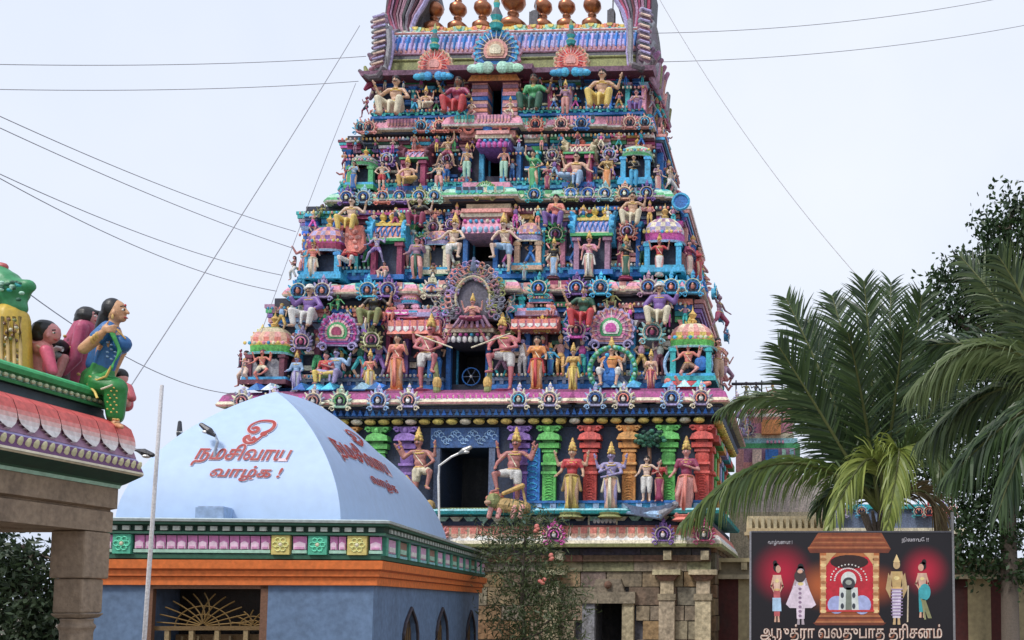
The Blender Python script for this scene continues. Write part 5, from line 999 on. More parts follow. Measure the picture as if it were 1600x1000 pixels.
# mouldings above the wall
HP = [(HX0, 0), (0, 0), (0, HL), (HX0, HL)]; ORG = (.8, .2, .045)
s = MB(); sweep(s, HP, [(.0, hz(915)+.002), (.06, hz(915)+.002), (.06, hz(903)), (.1, hz(901)), (.1, hz(893)), (.15, hz(890)), (.16, hz(877)), (.0, hz(875))], [ORG, ORG, (.5, .12, .04), ORG, (.6, .15, .05), ORG, (.5, .13, .05)]); s.build('orange_moulding', CLEANP, hall)
s = MB(); sweep(s, HP, [(.0, hz(875)+.002), (.12, hz(875)+.002), (.12, hz(868)), (.07, hz(867)), (.07, hz(838)), (.0, hz(838))], ['dgreen', 'dgreen', 'aqua', 'dgreen', 'mint']);
z0, z1, zm = hz(866), hz(840), hz(853)
def hallpanels(mapper, L, pitch, seq):
    x = .15; i = 0
    while x < L-.1:
        k = seq[i % len(seq)]; wd = .25 if k != 'p' else pitch
        if k == 'p':
            n_ = max(1, int(wd/.13))
            for j in range(n_):
                a, b_ = x+wd*j/n_+.008, x+wd*(j+1)/n_-.008; s.add([mapper(u, v, o) for u, v, o in ((a, z0+.05, .1), (b_, z0+.05, .1), (b_, z1, .13), (a, z1, .13))], [(0, 1, 2, 3)], (.85, .42, .66)); s.add([mapper(u, v, o) for u, v, o in ((a+.01, z0+.05, .115), (b_-.01, z0+.05, .115), (b_-.02, zm, .135), (a+.02, zm, .135))], [(0, 1, 2, 3)], 'white')
            s.add([mapper(u, v, o) for u, v, o in ((x, z0, .12), (x+wd, z0, .12), (x+wd, z0+.045, .12), (x, z0+.045, .12))], [(0, 1, 2, 3)], 'mint')
        else:
            cc = {'g': (.1, .5, .3), 'y': (.75, .6, .2), 'r': (.4, .2, .15)}[k]
            P8 = [mapper(u, v, o) for o in (.08, .15) for u, v in ((x, z0), (x+wd, z0), (x+wd, z1), (x, z1))]
            s.add(P8, [(4, 5, 6, 7), (0, 1, 5, 4), (1, 2, 6, 5), (2, 3, 7, 6), (3, 0, 4, 7)], cc)
            cu, cv = x+wd/2, (z0+z1)/2
            for q in range(6):
                a = q*PI/3; pts = [mapper(cu+.035*math.cos(t)+.055*math.cos(a), cv+.035*math.sin(t)+.055*math.sin(a), .16) for t in np.linspace(0, 2*PI, 8)[:-1]]; s.add(pts, [tuple(range(7))], tuple(min(.9, v*1.7+.05) for v in cc))
        x += wd+.02; i += 1
hallpanels(lambda u, v, o: (-u, -o, v), -HX0, 1.05, ['p', 'g', 'y', 'p'] if 0 else ['y', 'p0'] if 0 else ['p', 'g', 'p', 'y']) if 0 else None
# front row follows the photograph: green tile, long lotus run, yellow, short, green, short, yellow
def tile(px0, px1, k):
    global z0
    a, b_ = HF.P(px0, 850, -.1).x, HF.P(px1, 850, -.1).x
    if k == 'p':
        n_ = max(1, round((b_-a)/.14))
        for j in range(n_):
            u0, u1 = a+(b_-a)*j/n_+.006, a+(b_-a)*(j+1)/n_-.006; s.add([(u0, -.1, z0+.05), (u1, -.1, z0+.05), (u1, -.13, z1), (u0, -.13, z1)], [(0, 1, 2, 3)], (.8, .3, .6)); s.prism([(u0+.012, z0+.055), (u1-.012, z0+.055), (u1-.012, zm+.02), ((u0+u1)/2, zm+.05), (u0+.012, zm+.02)], -.14, -.1, (.85, .62, .76)); s.prism([(u0+.03, z0+.06), (u1-.03, z0+.06), (u1-.03, z0+.09), (u0+.03, z0+.09)], -.15, -.12, (.75, .35, .58))
        s.box(a, b_, -.14, -.08, z0, z0+.045, 'mint')
    else:
        cc = {'g': (.1, .5, .33), 'y': (.72, .6, .2)}[k]; s.box(a, b_, -.17, -.06, z0-.02, z1+.01, cc); lt = tuple(min(.85, v*1.6+.06) for v in cc)
        cu, cv = (a+b_)/2, (z0+z1)/2
        for q in range(6): aa = q*PI/3; s.tube([(cu+.07*math.cos(aa)+.035*math.cos(t), -.175, cv+.07*math.sin(aa)+.035*math.sin(t)) for t in np.linspace(0, 2*PI, 8)[:-1]], .01, lt, 4, closed=True)
        s.ell(cu, -.175, cv, .03, .02, .03, 'cream', 6, 4)
for a, b_, k in ((140, 178, 'p'), (180, 208, 'g'), (211, 424, 'p'), (427, 455, 'y'), (458, 481, 'p'), (484, 513, 'g'), (516, 542, 'p'), (545, 575, 'y'), (578, 598, 'p')): tile(a, b_, k)
# right side: taller framed lotus panels between green posts
for k in range(13):
    y0 = .05+k*.68
    s.box(.06, .15, y0, y0+.12, z0-.02, z1+.01, (.1, .4, .28)); s.box(.06, .13, y0+.14, y0+.6, z0+.03, z1-.01, (.72, .42, .62) if k % 3 != 1 else (.35, .2, .15)); s.box(.06, .145, y0+.2, y0+.54, z0+.05, zm, 'white' if k % 3 != 1 else 'mint'); s.box(.06, .14, y0+.13, y0+.62, z0-.02, z0+.02, 'aqua')
s.build('lotus_band', CLEANP, hall)
s = MB(); sweep(s, HP, [(.0, hz(838)+.002), (.2, hz(838)+.002), (.2, hz(835)), (.16, hz(834)), (.17, hz(825)), (.24, hz(824)), (.24, hz(820)), (.0, hz(820))], ['aqua', 'dgreen', 'dgreen', (.01, .05, .035), 'dgreen', 'dgreen', 'dgreen'])
zc = hz(829.5); x = HX0
while x < 0: s.box(x, x+.09, -.2, -.15, zc-.03, zc+.03, (.5, .55, .5)); x += .165
y = .1
while y < HL: s.box(.15, .2, y, y+.09, zc-.03, zc+.03, (.5, .55, .5)); y += .2
s.build('dentil_cornice', CLEANP, hall)
RZ = hz(814); s = MB(); sweep(s, HP, [(.0, hz(820)+.002), (.27, hz(820)+.002), (.28, RZ-.02), (.2, RZ), (.0, RZ)], ['white', (.5, .58, .58), (.5, .6, .62), (.45, .55, .6)]); s.build('roof_coping', CLEANP, hall)
# the vault: rectangular base, hips rising to a short ridge
VX0, VX1 = HF.P(180, 815, .3).x, HF.P(532, 815, .3).x; VA = (VX1-VX0)/2; VC = (VX0+VX1)/2; VY0 = .3; VY1 = HF.PX(700, 850, VX1).y
VH = HF.P(432, 612, VY0+VA).z - RZ
def drop(t): t = min(1, max(0, t)); return .42*t + .58*(1-math.sqrt(max(0, 1-t*t)))
def vz(x, y):
    t = max(abs(x-VC)/VA, (VY0+VA-y)/VA, (y-(VY1-VA))/VA, 0); u = (y-VY0-VA)/(VY1-VY0-2*VA); rise = 1+.09*math.sin(PI*min(1, max(0, u)))
    return RZ + VH*(1-drop(t))*rise
vs = []; fs = []; NX = 60; ny = 120
ux = [VC + VA*math.sin(PI/2*(i/NX*2-1)) for i in range(NX+1)]
yy = [VY0 + VA*(1-math.sin(PI/2*(1-k/30))) for k in range(31)]; yy += list(np.linspace(VY0+VA, VY1-VA, 41)[1:-1]); yy += [VY1-VA*(1-math.sin(PI/2*(1-k/30))) for k in range(30, -1, -1)]
V = MB(); n_ = NX+1
for y in yy:
    for x in ux: V.v.append((x, y, vz(x, y)))
for j in range(len(yy)-1):
    for i in range(NX):
        a, b_, c_, d_ = j*n_+i, j*n_+i+1, (j+1)*n_+i+1, (j+1)*n_+i; jb = len(yy)-2-j
        if (i == j and j < 30) or (NX-1-i == jb and jb < 30): V.f += [(a, b_, c_), (a, c_, d_)]; V.c += [C['lblue']]*2
        elif (NX-1-i == j and j < 30) or (i == jb and jb < 30): V.f += [(a, b_, d_), (b_, c_, d_)]; V.c += [C['lblue']]*2
        else: V.f.append((a, b_, c_, d_)); V.c.append(C['lblue'])
VM = mat('roof_blue_paint', (.46, .61, .85), dirt=.22, scale=1.3, rough=.55, bump=.06, dirtcol=(.38, .47, .6), mott=(.95, 1.03))
vo = V.build('vaulted_roof', VM, hall); me = vo.data
me.polygons.foreach_set('use_smooth', np.ones(len(me.polygons), bool))
try: me.set_sharp_from_angle(angle=R(24))
except Exception: pass
# painted writing
INK = mat('red_sign_paint', (.40, .035, .03), dirt=.25, scale=10, rough=.6, bump=0, dirtcol=(.55, .4, .4)); INKH = mat('pale_sign_edge', (.82, .6, .64), dirt=.1, scale=10, rough=.6, bump=0)
def text_pts(body, size=1.0, bold=0.0, shear=0.0, sub=True):
    cu = bpy.data.curves.new('t', 'FONT'); cu.body = body; cu.size = size; cu.align_x = 'CENTER'; cu.align_y = 'CENTER'; cu.offset = bold; cu.shear = shear; cu.resolution_u = 4
    o = bpy.data.objects.new('t', cu); COL.objects.link(o); bpy.context.view_layer.update()
    me = bpy.data.meshes.new_from_object(o.evaluated_get(bpy.context.evaluated_depsgraph_get())); bpy.data.objects.remove(o)
    v = [tuple(x.co) for x in me.vertices]; f = [tuple(p.vertices) for p in me.polygons]
    xs = [a[0] for a in v]; ys = [a[1] for a in v]; mxx = (min(xs)+max(xs))/2; my = (min(ys)+max(ys))/2
    return [(a[0]-mxx, a[1]-my) for a in v], f, max(xs)-min(xs), max(ys)-min(ys)
def inv_t(z_, rise=1.0):
    lo, hi = 0.0, 1.0; tgt = 1-(z_-RZ)/(VH*rise)
    for _ in range(30):
        m_ = (lo+hi)/2
        if drop(m_) < tgt: lo = m_
        else: hi = m_
    return (lo+hi)/2
def front_pt(px, py, off):      # where the sight line meets the front slope, then moved off along its normal
    y = VY0+.5
    for _ in range(25): p = HF.P(px, py, y); y = .5*y+.5*(VY0+VA-VA*inv_t(p.z))
    return p
def paint_front(name, body, px, py, wpx, hpx, bold=0, shear=0, extra=None):
    a = front_pt(px-wpx/2, py, 0); b_ = front_pt(px+wpx/2, py, 0); t_ = front_pt(px, py-hpx/2, 0); u_ = front_pt(px, py+hpx/2, 0)
    for nm, bo, off, m_ in (('writing_edge', bold+.03, .010, INKH), ('writing', bold, .017, INK)):
        P_, f, w_, h_ = text_pts(body, 1, bo, shear) if body else extra(bo)
        if nm == 'writing_edge': w0, h0 = w_-.07, h_-.07
        vs = []
        for x, y in P_:
            X_ = (a.x+b_.x)/2+x/w0*(b_.x-a.x); Z_ = (t_.z+u_.z)/2+y/h0*(t_.z-u_.z); Y_ = VY0+VA-VA*inv_t(Z_); vs.append((X_, Y_-off, Z_+off*.7))
        me = bpy.data.meshes.new(name); me.from_pydata(vs, [], f); me.materials.append(m_); link('painted_'+nm, me, vo)
def side_pt(px, py):
    x = VX1-.5
    for _ in range(25):
        p = HF.PX(px, py, x); u = (p.y-VY0-VA)/(VY1-VY0-2*VA); rise = 1+.09*math.sin(PI*min(1, max(0, u))); x = .5*x+.5*(VC+VA*inv_t(p.z, rise))
    return p
def paint_side(name, body, px, py, wy, hz_, bold=0, extra=None):
    c0 = side_pt(px, py)
    for nm, bo, off, m_ in (('writing_edge', bold+.03, .010, INKH), ('writing', bold, .017, INK)):
        P_, f, w_, h_ = text_pts(body, 1, bo) if body else extra(bo)
        if nm == 'writing_edge': w0, h0 = w_-.07, h_-.07
        vs = []
        for x, y in P_:
            Y_ = c0.y+x/w0*wy; Z_ = c0.z+y/h0*hz_; u = (Y_-VY0-VA)/(VY1-VY0-2*VA); rise = 1+.09*math.sin(PI*min(1, max(0, u))); vs.append((VC+VA*inv_t(Z_, rise)+off, Y_, Z_+off*.7))
        me = bpy.data.meshes.new(name); me.from_pydata(vs, [], f); me.materials.append(m_); link('painted_'+nm, me, vo)
def om(bo):       # hand painted om sign as one brush stroke of varying width
    pts = [(-.28, .12), (-.2, .2), (-.08, .17), (-.04, .05), (-.14, -.04), (-.3, -.02), (-.42, .12), (-.38, .34), (-.15, .52), (.15, .56), (.42, .5), (.52, .32), (.45, .1), (.25, -.05), (.16, -.12), (.22, -.04), (.33, -.12), (.2, -.2), (.1, -.35), (-.05, -.52), (-.25, -.55), (-.4, -.45), (-.42, -.3), (-.3, -.22), (-.25, -.36), (-.12, -.4), (-.08, -.26), (-.02, -.4), (.06, -.3)]
    w_ = [.05]*len(pts); P_ = []; f = []
    q = []
    for i in range(len(pts)-1):
        for t in (0, .33, .66):
            p0 = pts[max(i-1, 0)]; p1 = pts[i]; p2 = pts[i+1]; p3 = pts[min(i+2, len(pts)-1)]
            q.append(tuple(.5*((2*p1[k])+(-p0[k]+p2[k])*t+(2*p0[k]-5*p1[k]+4*p2[k]-p3[k])*t*t+(-p0[k]+3*p1[k]-3*p2[k]+p3[k])*t**3) for k in (0, 1)))
    for i, p in enumerate(q):
        a = q[max(0, i-1)]; b_ = q[min(len(q)-1, i+1)]; dx, dy = b_[0]-a[0], b_[1]-a[1]; L = math.hypot(dx, dy) or 1; ww = (.035+.03*abs(math.sin(i*.11+.6)))+bo
        P_ += [(p[0]-dy/L*ww, p[1]+dx/L*ww), (p[0]+dy/L*ww, p[1]-dx/L*ww)]
        if i: f.append((2*i-2, 2*i-1, 2*i+1, 2*i))
    return P_, f, 1.0+bo*2, 1.2+bo*2
paint_front('a', None, 404, 676, 40, 38, 0, 0, om)
paint_front('b', 'நமசிவாய', 379, 712, 152, 34, .012, .25)
paint_front('c', 'வாழ்க !', 385, 741, 112, 24, .012, .25)
paint_side('d', None, 556, 686, .9, .3, 0, om)
paint_side('e', 'நமசிவாய', 570, 718, 3.1, .5, .012)
paint_side('f', 'வாழ்க', 601, 759, 1.7, .26, .012)
s = MB(); p = HF.P(333, 803, .1); s.box(p.x-.19, p.x+.19, -.02, .34, RZ+.004, RZ+.17, (.3, .42, .62)); s.box(p.x-.17, p.x+.17, 0, .32, RZ+.17, RZ+.19, (.38, .5, .68)); s.build('roof_block', CLEANP, hall)
# ================================================================ LAMPS AND POLES
def lamp(name, label, pts, Y, r, col, head=None, hc=(.06, .06, .07)):
    P = [W(a, b_, Y) for a, b_ in pts]; root = empty(name, P[0], 0, label, 'street lamp', None); s = MB(); s.tube([p-P[0] for p in P], r, col, 8); s.build('pole', METAL, root)
    if head:
        a, b_ = W(*head[0], Y)-P[0], W(*head[1], Y)-P[0]; s = MB(); s.cap(a, r*1.3, a.lerp(b_, .4), r*2.6, 8, hc); s.cap(a.lerp(b_, .4), r*2.6, b_, r*1.6, 8, hc); s.build('lamp_head', METAL, root); s = MB(); m_ = a.lerp(b_, .6); s.ell(m_.x, m_.y, m_.z-r*2, r*3, r*2.4, r*1.4, 'white'); s.build('lens', METAL, root)
    return root
lamp('roof_lamp', 'slender dark street lamp on the pale blue vaulted roof above the Tamil writing', [(333, 800), (334, 740), (336, 705), (340, 690), (334, 676)], 14.3, .022, (.4, .47, .56), ((335, 680), (315, 664)))
lamp('white_street_lamp', 'white bent street lamp standing in front of the big dark doorway of the tower', [(686, 872), (686, 800), (685, 745), (686, 728), (705, 714), (722, 706)], 23.2, .028, 'white', ((718, 708), (735, 699)), (.4, .4, .38))
lamp('bracket_lamp', 'thin grey bracket with an upright lamp left of the blue roof', [(252, 752), (266, 720), (279, 697), (280, 660)], 17.5, .02, 'dgrey', ((280, 690), (281, 660)))
lamp('eave_lamp', 'small dark lamp head sticking out beyond the pink eave of the stone pavilion', [(196, 698), (212, 703), (222, 706)], 11.5, .018, 'dgrey', ((216, 704), (238, 711)))
a, b_ = W(225, 1005, 11.5), W(253, 602, 11.9); s = MB(); a2 = a+(a-b_)*(a.z/(b_.z-a.z)); s.tube([Vector((0, 0, 0)), b_-a2], .027, (.78, .75, .74), 8, .022); o = s.build('flag_pole', METAL); o.location = a2; tag(o, 'tall leaning whitish pole standing in front of the blue hall', 'pole')
s = MB(); s.tube([(.4*math.cos(a)*.3, 0, .3*math.sin(a)*.3) for a in np.linspace(.3, PI, 8)], .02, 'white', 6); o = s.build('roof_hook', METAL); o.location = W(675, 812, 22.9); o.location.z += 0; tag(o, 'small white curled pipe at the foot of the white street lamp', 'pipe')
# ================================================================ OVERHEAD WIRES
def wire(pts, label, r=.009, col=(.33, .33, .35)):
    (x0, y0, d0), (x1, y1, d1), sag = pts; a = W(x0, y0, d0); b_ = W(x1, y1, d1); P = [a.lerp(b_, t)+Vector((0, 0, -sag*4*t*(1-t))) for t in np.linspace(0, 1, 24)]; s = MB(); s.tube([p-a for p in P], r, col, 5); o = s.build('overhead_wire', METAL); o.location = a; tag(o, label, 'wire', 'thin overhead wires crossing the sky')
wire(((-40, 100, 20), (572, 88, 26.8), .12), 'upper near level wire from the left edge to the roof end of the tower')
wire(((-40, 139, 20), (560, 127, 26.5), .12), 'second near level wire from the left edge, running to the roof eave')
wire(((-30, 168, 16), (462, 362, 26), .15), 'highest of the steep wires falling from the left edge toward the purple domed pavilion')
wire(((-30, 186, 16), (458, 388, 26), .12), 'middle steep wire falling from the left edge to the second tier')
wire(((-30, 258, 16), (440, 430, 25.6), .22), 'upper of two close wires falling from the left edge to the second tier')
wire(((-30, 262, 15.5), (432, 455, 25.4), .3), 'lowest of the steep wires falling from the left edge to the seated man in purple')
wire(((40, 455, 14), (372, 616, 24.6), .35), 'slack wire sagging from behind the rooftop figures to the corner of the magenta cornice')
wire(((562, 40, 26), (184, 634, 16), .1), 'stay wire slanting down left from the roof of the tower')
wire(((556, 130, 26), (408, 520, 24.9), -.12), 'thin stay wire bowed down along the left outline of the tower', .008, (.4, .4, .42))
wire(((1012, 52, 27.5), (1600, -10, 30), .3), 'upper wire running from the roof end to the right edge')
wire(((1015, 97, 27.5), (1640, 32, 30), .3), 'lower wire running from the roof end to the right edge')
wire(((1020, -20, 26), (1382, 478, 19), .5), 'stay wire slanting down right from the tower top to the coconut palm')
wire(((1128, 604, 25), (1250, 598, 27), .0), 'short level wire above the small painted tower on the right', .035, (.08, .08, .09)) if False else None
# ================================================================ STONE PAVILION ON THE LEFT
_o = W(225, 945, 10); MF = Frame((_o.x, _o.y), R(-2)); pav = empty('stone_pavilion', MF.O, MF.rot, 'stone pillared pavilion with a pink lotus roof edge and green parapet', 'pavilion')
mp_ = lambda px, py: (MF.P(px, py, 0).x, MF.P(px, py, 0).z)
GR = mat('granite', (.36, .27, .19), dirt=.6, scale=3.5, rough=.92, bump=.8, dirtcol=(.12, .09, .07)); ML = -5.6
def ruled(outl, cols, name, m=None, y0=ML, y1=0, smooth=False):   # profile in (x,z) extruded along y
    s = MB(); n_ = len(outl); vs = [(x, y0, z_) for x, z_ in outl]+[(x, y1, z_) for x, z_ in outl]; fs = [(i, (i+1) % n_, (i+1) % n_+n_, i+n_) for i in range(n_)]+[tuple(range(n_)), tuple(range(2*n_-1, n_-1, -1))]
    s.add(vs, fs, [c(cols[i % len(cols)]) for i in range(n_)]+[c(cols[0])]*2); return s
def poly(pts, back=-3.5): o = [mp_(*p) for p in pts]; return o
# pillar and beam
y1 = MF.PX(172, 900, mp_(172, 900)[0]).y; px_, _ = mp_(172, 870)
def pblock(s, xr, x_l, ya, yb, z0, z1, w0=0, w1=0): s.box(xr-x_l, xr, ya, yb, z0, z1, 'sand')
zz = lambda py: mp_(172, py)[1]
for cx_off, cy_off in ((0, 0), (0, -2.6), (-2.6, 0), (-2.6, -2.6)):
    s = MB(); xr = px_+cx_off; yb = cy_off
    s.box(xr-.36, xr, yb-.36, yb, zz(905)+.003, zz(832)-.004, 'sand'); s.box(xr-.33, xr-.03, yb-.33, yb-.03, zz(958)+.003, zz(905), 'sand'); s.frus(xr-.18, yb-.18, zz(966)+.003, zz(958), .13, .13, .17, .17, 'sand')
    s.lathe(xr-.18, yb-.18, [(.15, .9), (.15, zz(985)), (.18, zz(978)), (.14, zz(972)), (.16, zz(966))], 8, 'sand', rot=PI/8); s.box(xr-.36, xr, yb-.36, yb, 0, .9, 'sand')
    me_ = baked(s, 'pillar', [('BEVEL', dict(width=.018, segments=2, limit_method='ANGLE')), ('SUBSURF', dict(levels=2, render_levels=2, subdivision_type='SIMPLE')), ], False); me_.materials.clear(); me_.materials.append(GR); link('stone_pillar', me_, pav)
bx = mp_(185, 760)[0]; bx2 = mp_(176, 820)[0]
s = ruled([(bx2-.5, zz(832)), (bx2, zz(832)), (bx2, zz(801)), (bx2-.03, zz(799)), (bx2-.03, zz(797)), (bx, zz(795)), (bx, zz(764)), (bx-.6, zz(764))], ['sand'], 'b'); s.build('stone_beam', GR, pav)
s = MB(); s.box(bx-.62, bx-.5-3.4, ML, 0, zz(764), zz(750), 'brown'); s.box(bx2-.5-3.3, bx2-.52, -.45, -.04, zz(832), zz(766), 'sand'); s.build('stone_ceiling', GR, pav)
# painted cornice
ex, ez = mp_(225, 743)
s = ruled([mp_(150, 764), mp_(187, 764), mp_(190, 759), mp_(196, 757), (ex-.02, ez-.015), (ex, ez), mp_(150, 743)], ['dgreen', 'mint', 'dgreen', (.01, .06, .04), 'cream', 'dgreen'], 'c'); s.build('green_soffit', CLEANP, pav)
s = ruled([mp_(150, 743), (ex, ez+.004), mp_(224, 739), mp_(216, 721), mp_(212, 717), mp_(150, 716)], ['white', 'cream', (.16, .06, .16), 'lilac', 'maroon', 'maroon'], 'c')
p0, p1 = mp_(224.5, 739), mp_(216.5, 721); n_ = 62
for k in range(n_):
    yk = ML+(-ML)*(k+.5)/n_; cx_, cz_ = (p0[0]+p1[0])/2, (p0[1]+p1[1])/2; s.M = Matrix.Translation((cx_+.01, yk, cz_)) @ Matrix.Rotation(R(20), 4, 'Y'); s.ell(0, 0, 0, .018, .028, .055, (.72, .68, .42), 8, 5); s.M = None
s.build('beaded_edge', CLEANP, pav)
PR = [(213, 717), (209, 706), (207, 690), (201, 674), (188, 665), (170, 660), (140, 657)]
s = ruled([mp_(130, 717)]+[mp_(*p) for p in PR], ['maroon']+['mauve']*8, 'c')
# big petals: white tips growing into red, curved with the roof
prof = [Vector(mp_(*p)) for p in PR[:-1]]; nP = 22; pw_ = -ML/nP
def pr(t):
    t = t*(len(prof)-1); i = min(int(t), len(prof)-2); return prof[i].lerp(prof[i+1], t-i)
for k in range(nP):
    y0_ = ML+pw_*k; rows = 12
    for j in range(rows):
        t0, t1 = j/rows, (j+1)/rows
        wdt = lambda t: pw_*.5*(.97 if t > .3 else .2+.77*math.sin(PI/2*t/.3))
        a, b_ = pr(t0*.97+.03), pr(t1*.97+.03); cc = [(.82, .78, .76), (.82, .7, .68), (.84, .52, .48), (.84, .3, .27), (.8, .17, .15), (.72, .12, .11)][min(5, int(j/1.25))]
        yc_ = y0_+pw_/2; o_ = .03
        s.add([(a.x+o_, yc_-wdt(t0), a.y+o_*.6), (a.x+o_, yc_+wdt(t0), a.y+o_*.6), (b_.x+o_, yc_+wdt(t1), b_.y+o_*.6), (b_.x+o_, yc_-wdt(t1), b_.y+o_*.6)], [(0, 1, 2, 3)], cc)
        s.add([(a.x+o_, yc_-wdt(t0), a.y+o_*.6), (a.x+o_, yc_+wdt(t0), a.y+o_*.6), (a.x-.02, yc_+wdt(t0), a.y), (a.x-.02, yc_-wdt(t0), a.y)], [(0, 1, 2, 3)], cc)
s.build('lotus_roof_edge', mat('lotus_paint', attr=True, dirt=.12, scale=4, bump=.1), pav)
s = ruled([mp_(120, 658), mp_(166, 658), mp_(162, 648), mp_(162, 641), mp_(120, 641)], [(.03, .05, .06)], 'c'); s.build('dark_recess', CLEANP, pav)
s = ruled([mp_(110, 640), mp_(168, 640), mp_(170, 636), mp_(166, 634), mp_(167, 628), mp_(174, 626), mp_(177, 620), mp_(174, 616), mp_(170, 613), mp_(110, 612)], ['dgreen', (.04, .3, .1), 'dgreen', 'mint', (.04, .3, .1), (.05, .38, .13), (.05, .38, .13), (.08, .5, .2), (.05, .35, .13)], 'c')
q = mp_(168, 631)
for k in range(70): s.ell(q[0]+.01, ML+.04+k*.08, q[1], .022, .028, .022, (.55, .65, .4), 6, 4)
s.build('green_parapet', CLEANP, pav)
s = MB(); s.box(mp_(110, 640)[0]-3, mp_(120, 640)[0]+.05, ML, 0, zz(750), zz(640), 'dgrey'); s.build('roof_slab', CLEANP, pav)
# ================================================================ LARGE FIGURES ON THE PAVILION ROOF
def big_person(name, label, org, parts, cat='statue', vox=.011, group='figures sitting along the pavilion roof'):
    root = empty(name, org, 0, label, cat, group)
    for nm, fn, col, v in parts:
        b = MB(); fn(b); me = bake_fig(b, nm, v) if v else b.mesh(nm, True); me.materials.clear(); me.materials.append(mat('smooth_paint', tuple(c(col)), dirt=.25, scale=7, rough=.42, mott=(.88, 1.08)) if col is not None else CLEANP); link(nm, me, root)
    return root
U = lambda px, py, y=0.0: W(px, py, 9.9+y)
o0 = U(150, 640)
L = lambda px, py, y=0.0: tuple(U(px, py, y)-o0)
def wbody(b):
    b.cap(L(156, 595), .12, L(163, 570), .09); b.cap(L(163, 570), .1, L(174, 535), .12); b.cap(L(174, 535), .12, L(172, 520), .11); b.ell(*L(190, 538, -.06), .085, .075, .08, 'white'); b.ell(*L(188, 540, .08), .085, .075, .08, 'white')
    b.cap(L(170, 512, -.12), .06, L(172, 512, .12), .06); b.cap(L(175, 512), .055, L(181, 496), .05)
    hx = L(182, 487); b.ell(hx[0], hx[1], hx[2], .1, .085, .125, 'white', 14, 10); j = L(190, 497); b.ell(j[0], j[1], j[2], .045, .05, .045, 'white')
    b.cap(L(197, 484), .012, L(200, 489), .018); b.cap(L(196, 496), .014, L(198, 497), .012); b.ell(*L(177, 489, -.085), .02, .015, .03, 'white')
    # near arm: elbow out to the left, hand raised to the throat
    b.cap(L(167, 515, -.14), .065, L(131, 545, -.22), .055); b.cap(L(131, 545, -.22), .054, L(160, 520, -.26), .034)
    hd = L(166, 514, -.27); b.ell(hd[0], hd[1], hd[2], .05, .028, .045, 'white')
    for k in range(4): b.cap(L(169, 511+k*2.6, -.28), .013, L(178+k*-1.2, 508+k*3.4, -.27), .01, 6)
    for k in range(4): b.cap(L(178-k*1.2, 508+k*3.4, -.27), .0105, L(184-k*1.4, 510+k*3.3, -.25), .0085, 6)
    b.cap(L(164, 510, -.27), .015, L(169, 503, -.26), .011, 6)
    b.cap(L(173, 515, .15), .06, L(190, 550, .2), .05); b.cap(L(190, 550, .2), .045, L(176, 585, .15), .032); b.ell(*L(176, 589, .15), .035, .03, .04, 'white')
    b.cap(L(180, 650, -.05), .045, L(181, 661, -.08), .035); b.cap(L(178, 662, -.08), .035, L(190, 667, -.14), .024)
def wsari(b):
    b.cap(L(155, 596), .145, L(160, 578), .115); b.cap(L(157, 600, -.1), .115, L(180, 606, -.1), .1); b.cap(L(157, 600, .1), .115, L(180, 606, .1), .1); b.cap(L(180, 606, -.08), .115, L(180, 648, -.06), .085); b.cap(L(180, 606, .08), .11, L(178, 645, .05), .08); b.cap(L(180, 615), .11, L(180, 650), .085); b.cap(L(150, 592, .05), .14, L(138, 610, .0), .1)
def wtop(b):
    b.cap(L(162, 575), .105, L(173, 540), .115); b.cap(L(174, 540), .115, L(172, 520), .11); b.ell(*L(190, 537, -.06), .1, .09, .093, 'white'); b.ell(*L(188, 540, .08), .1, .09, .093, 'white'); b.cap(L(169, 512, -.12), .073, L(172, 514, .14), .073); b.cap(L(167, 515, -.14), .078, L(152, 527, -.175), .07)
    b.cap(L(160, 515, .02), .06, L(147, 570, .02), .08)
def wdrape(b):
    for k in range(5): b.tube([L(166+k*2, 508, -.17), L(185+k, 545+k, -.17), L(176-k*2, 575+k*2, -.18), L(150, 590+k*2, -.16)], .014, 'white', 6)
def whair(b):
    b.ell(*L(176, 483, .0), .105, .1, .12, 'black', 14, 9); b.ell(*L(171, 492, .02), .08, .085, .1, 'black'); b.cap(L(168, 495, .02), .085, L(158, 520, .03), .07); b.cap(L(158, 520, .03), .07, L(150, 560, .03), .035)
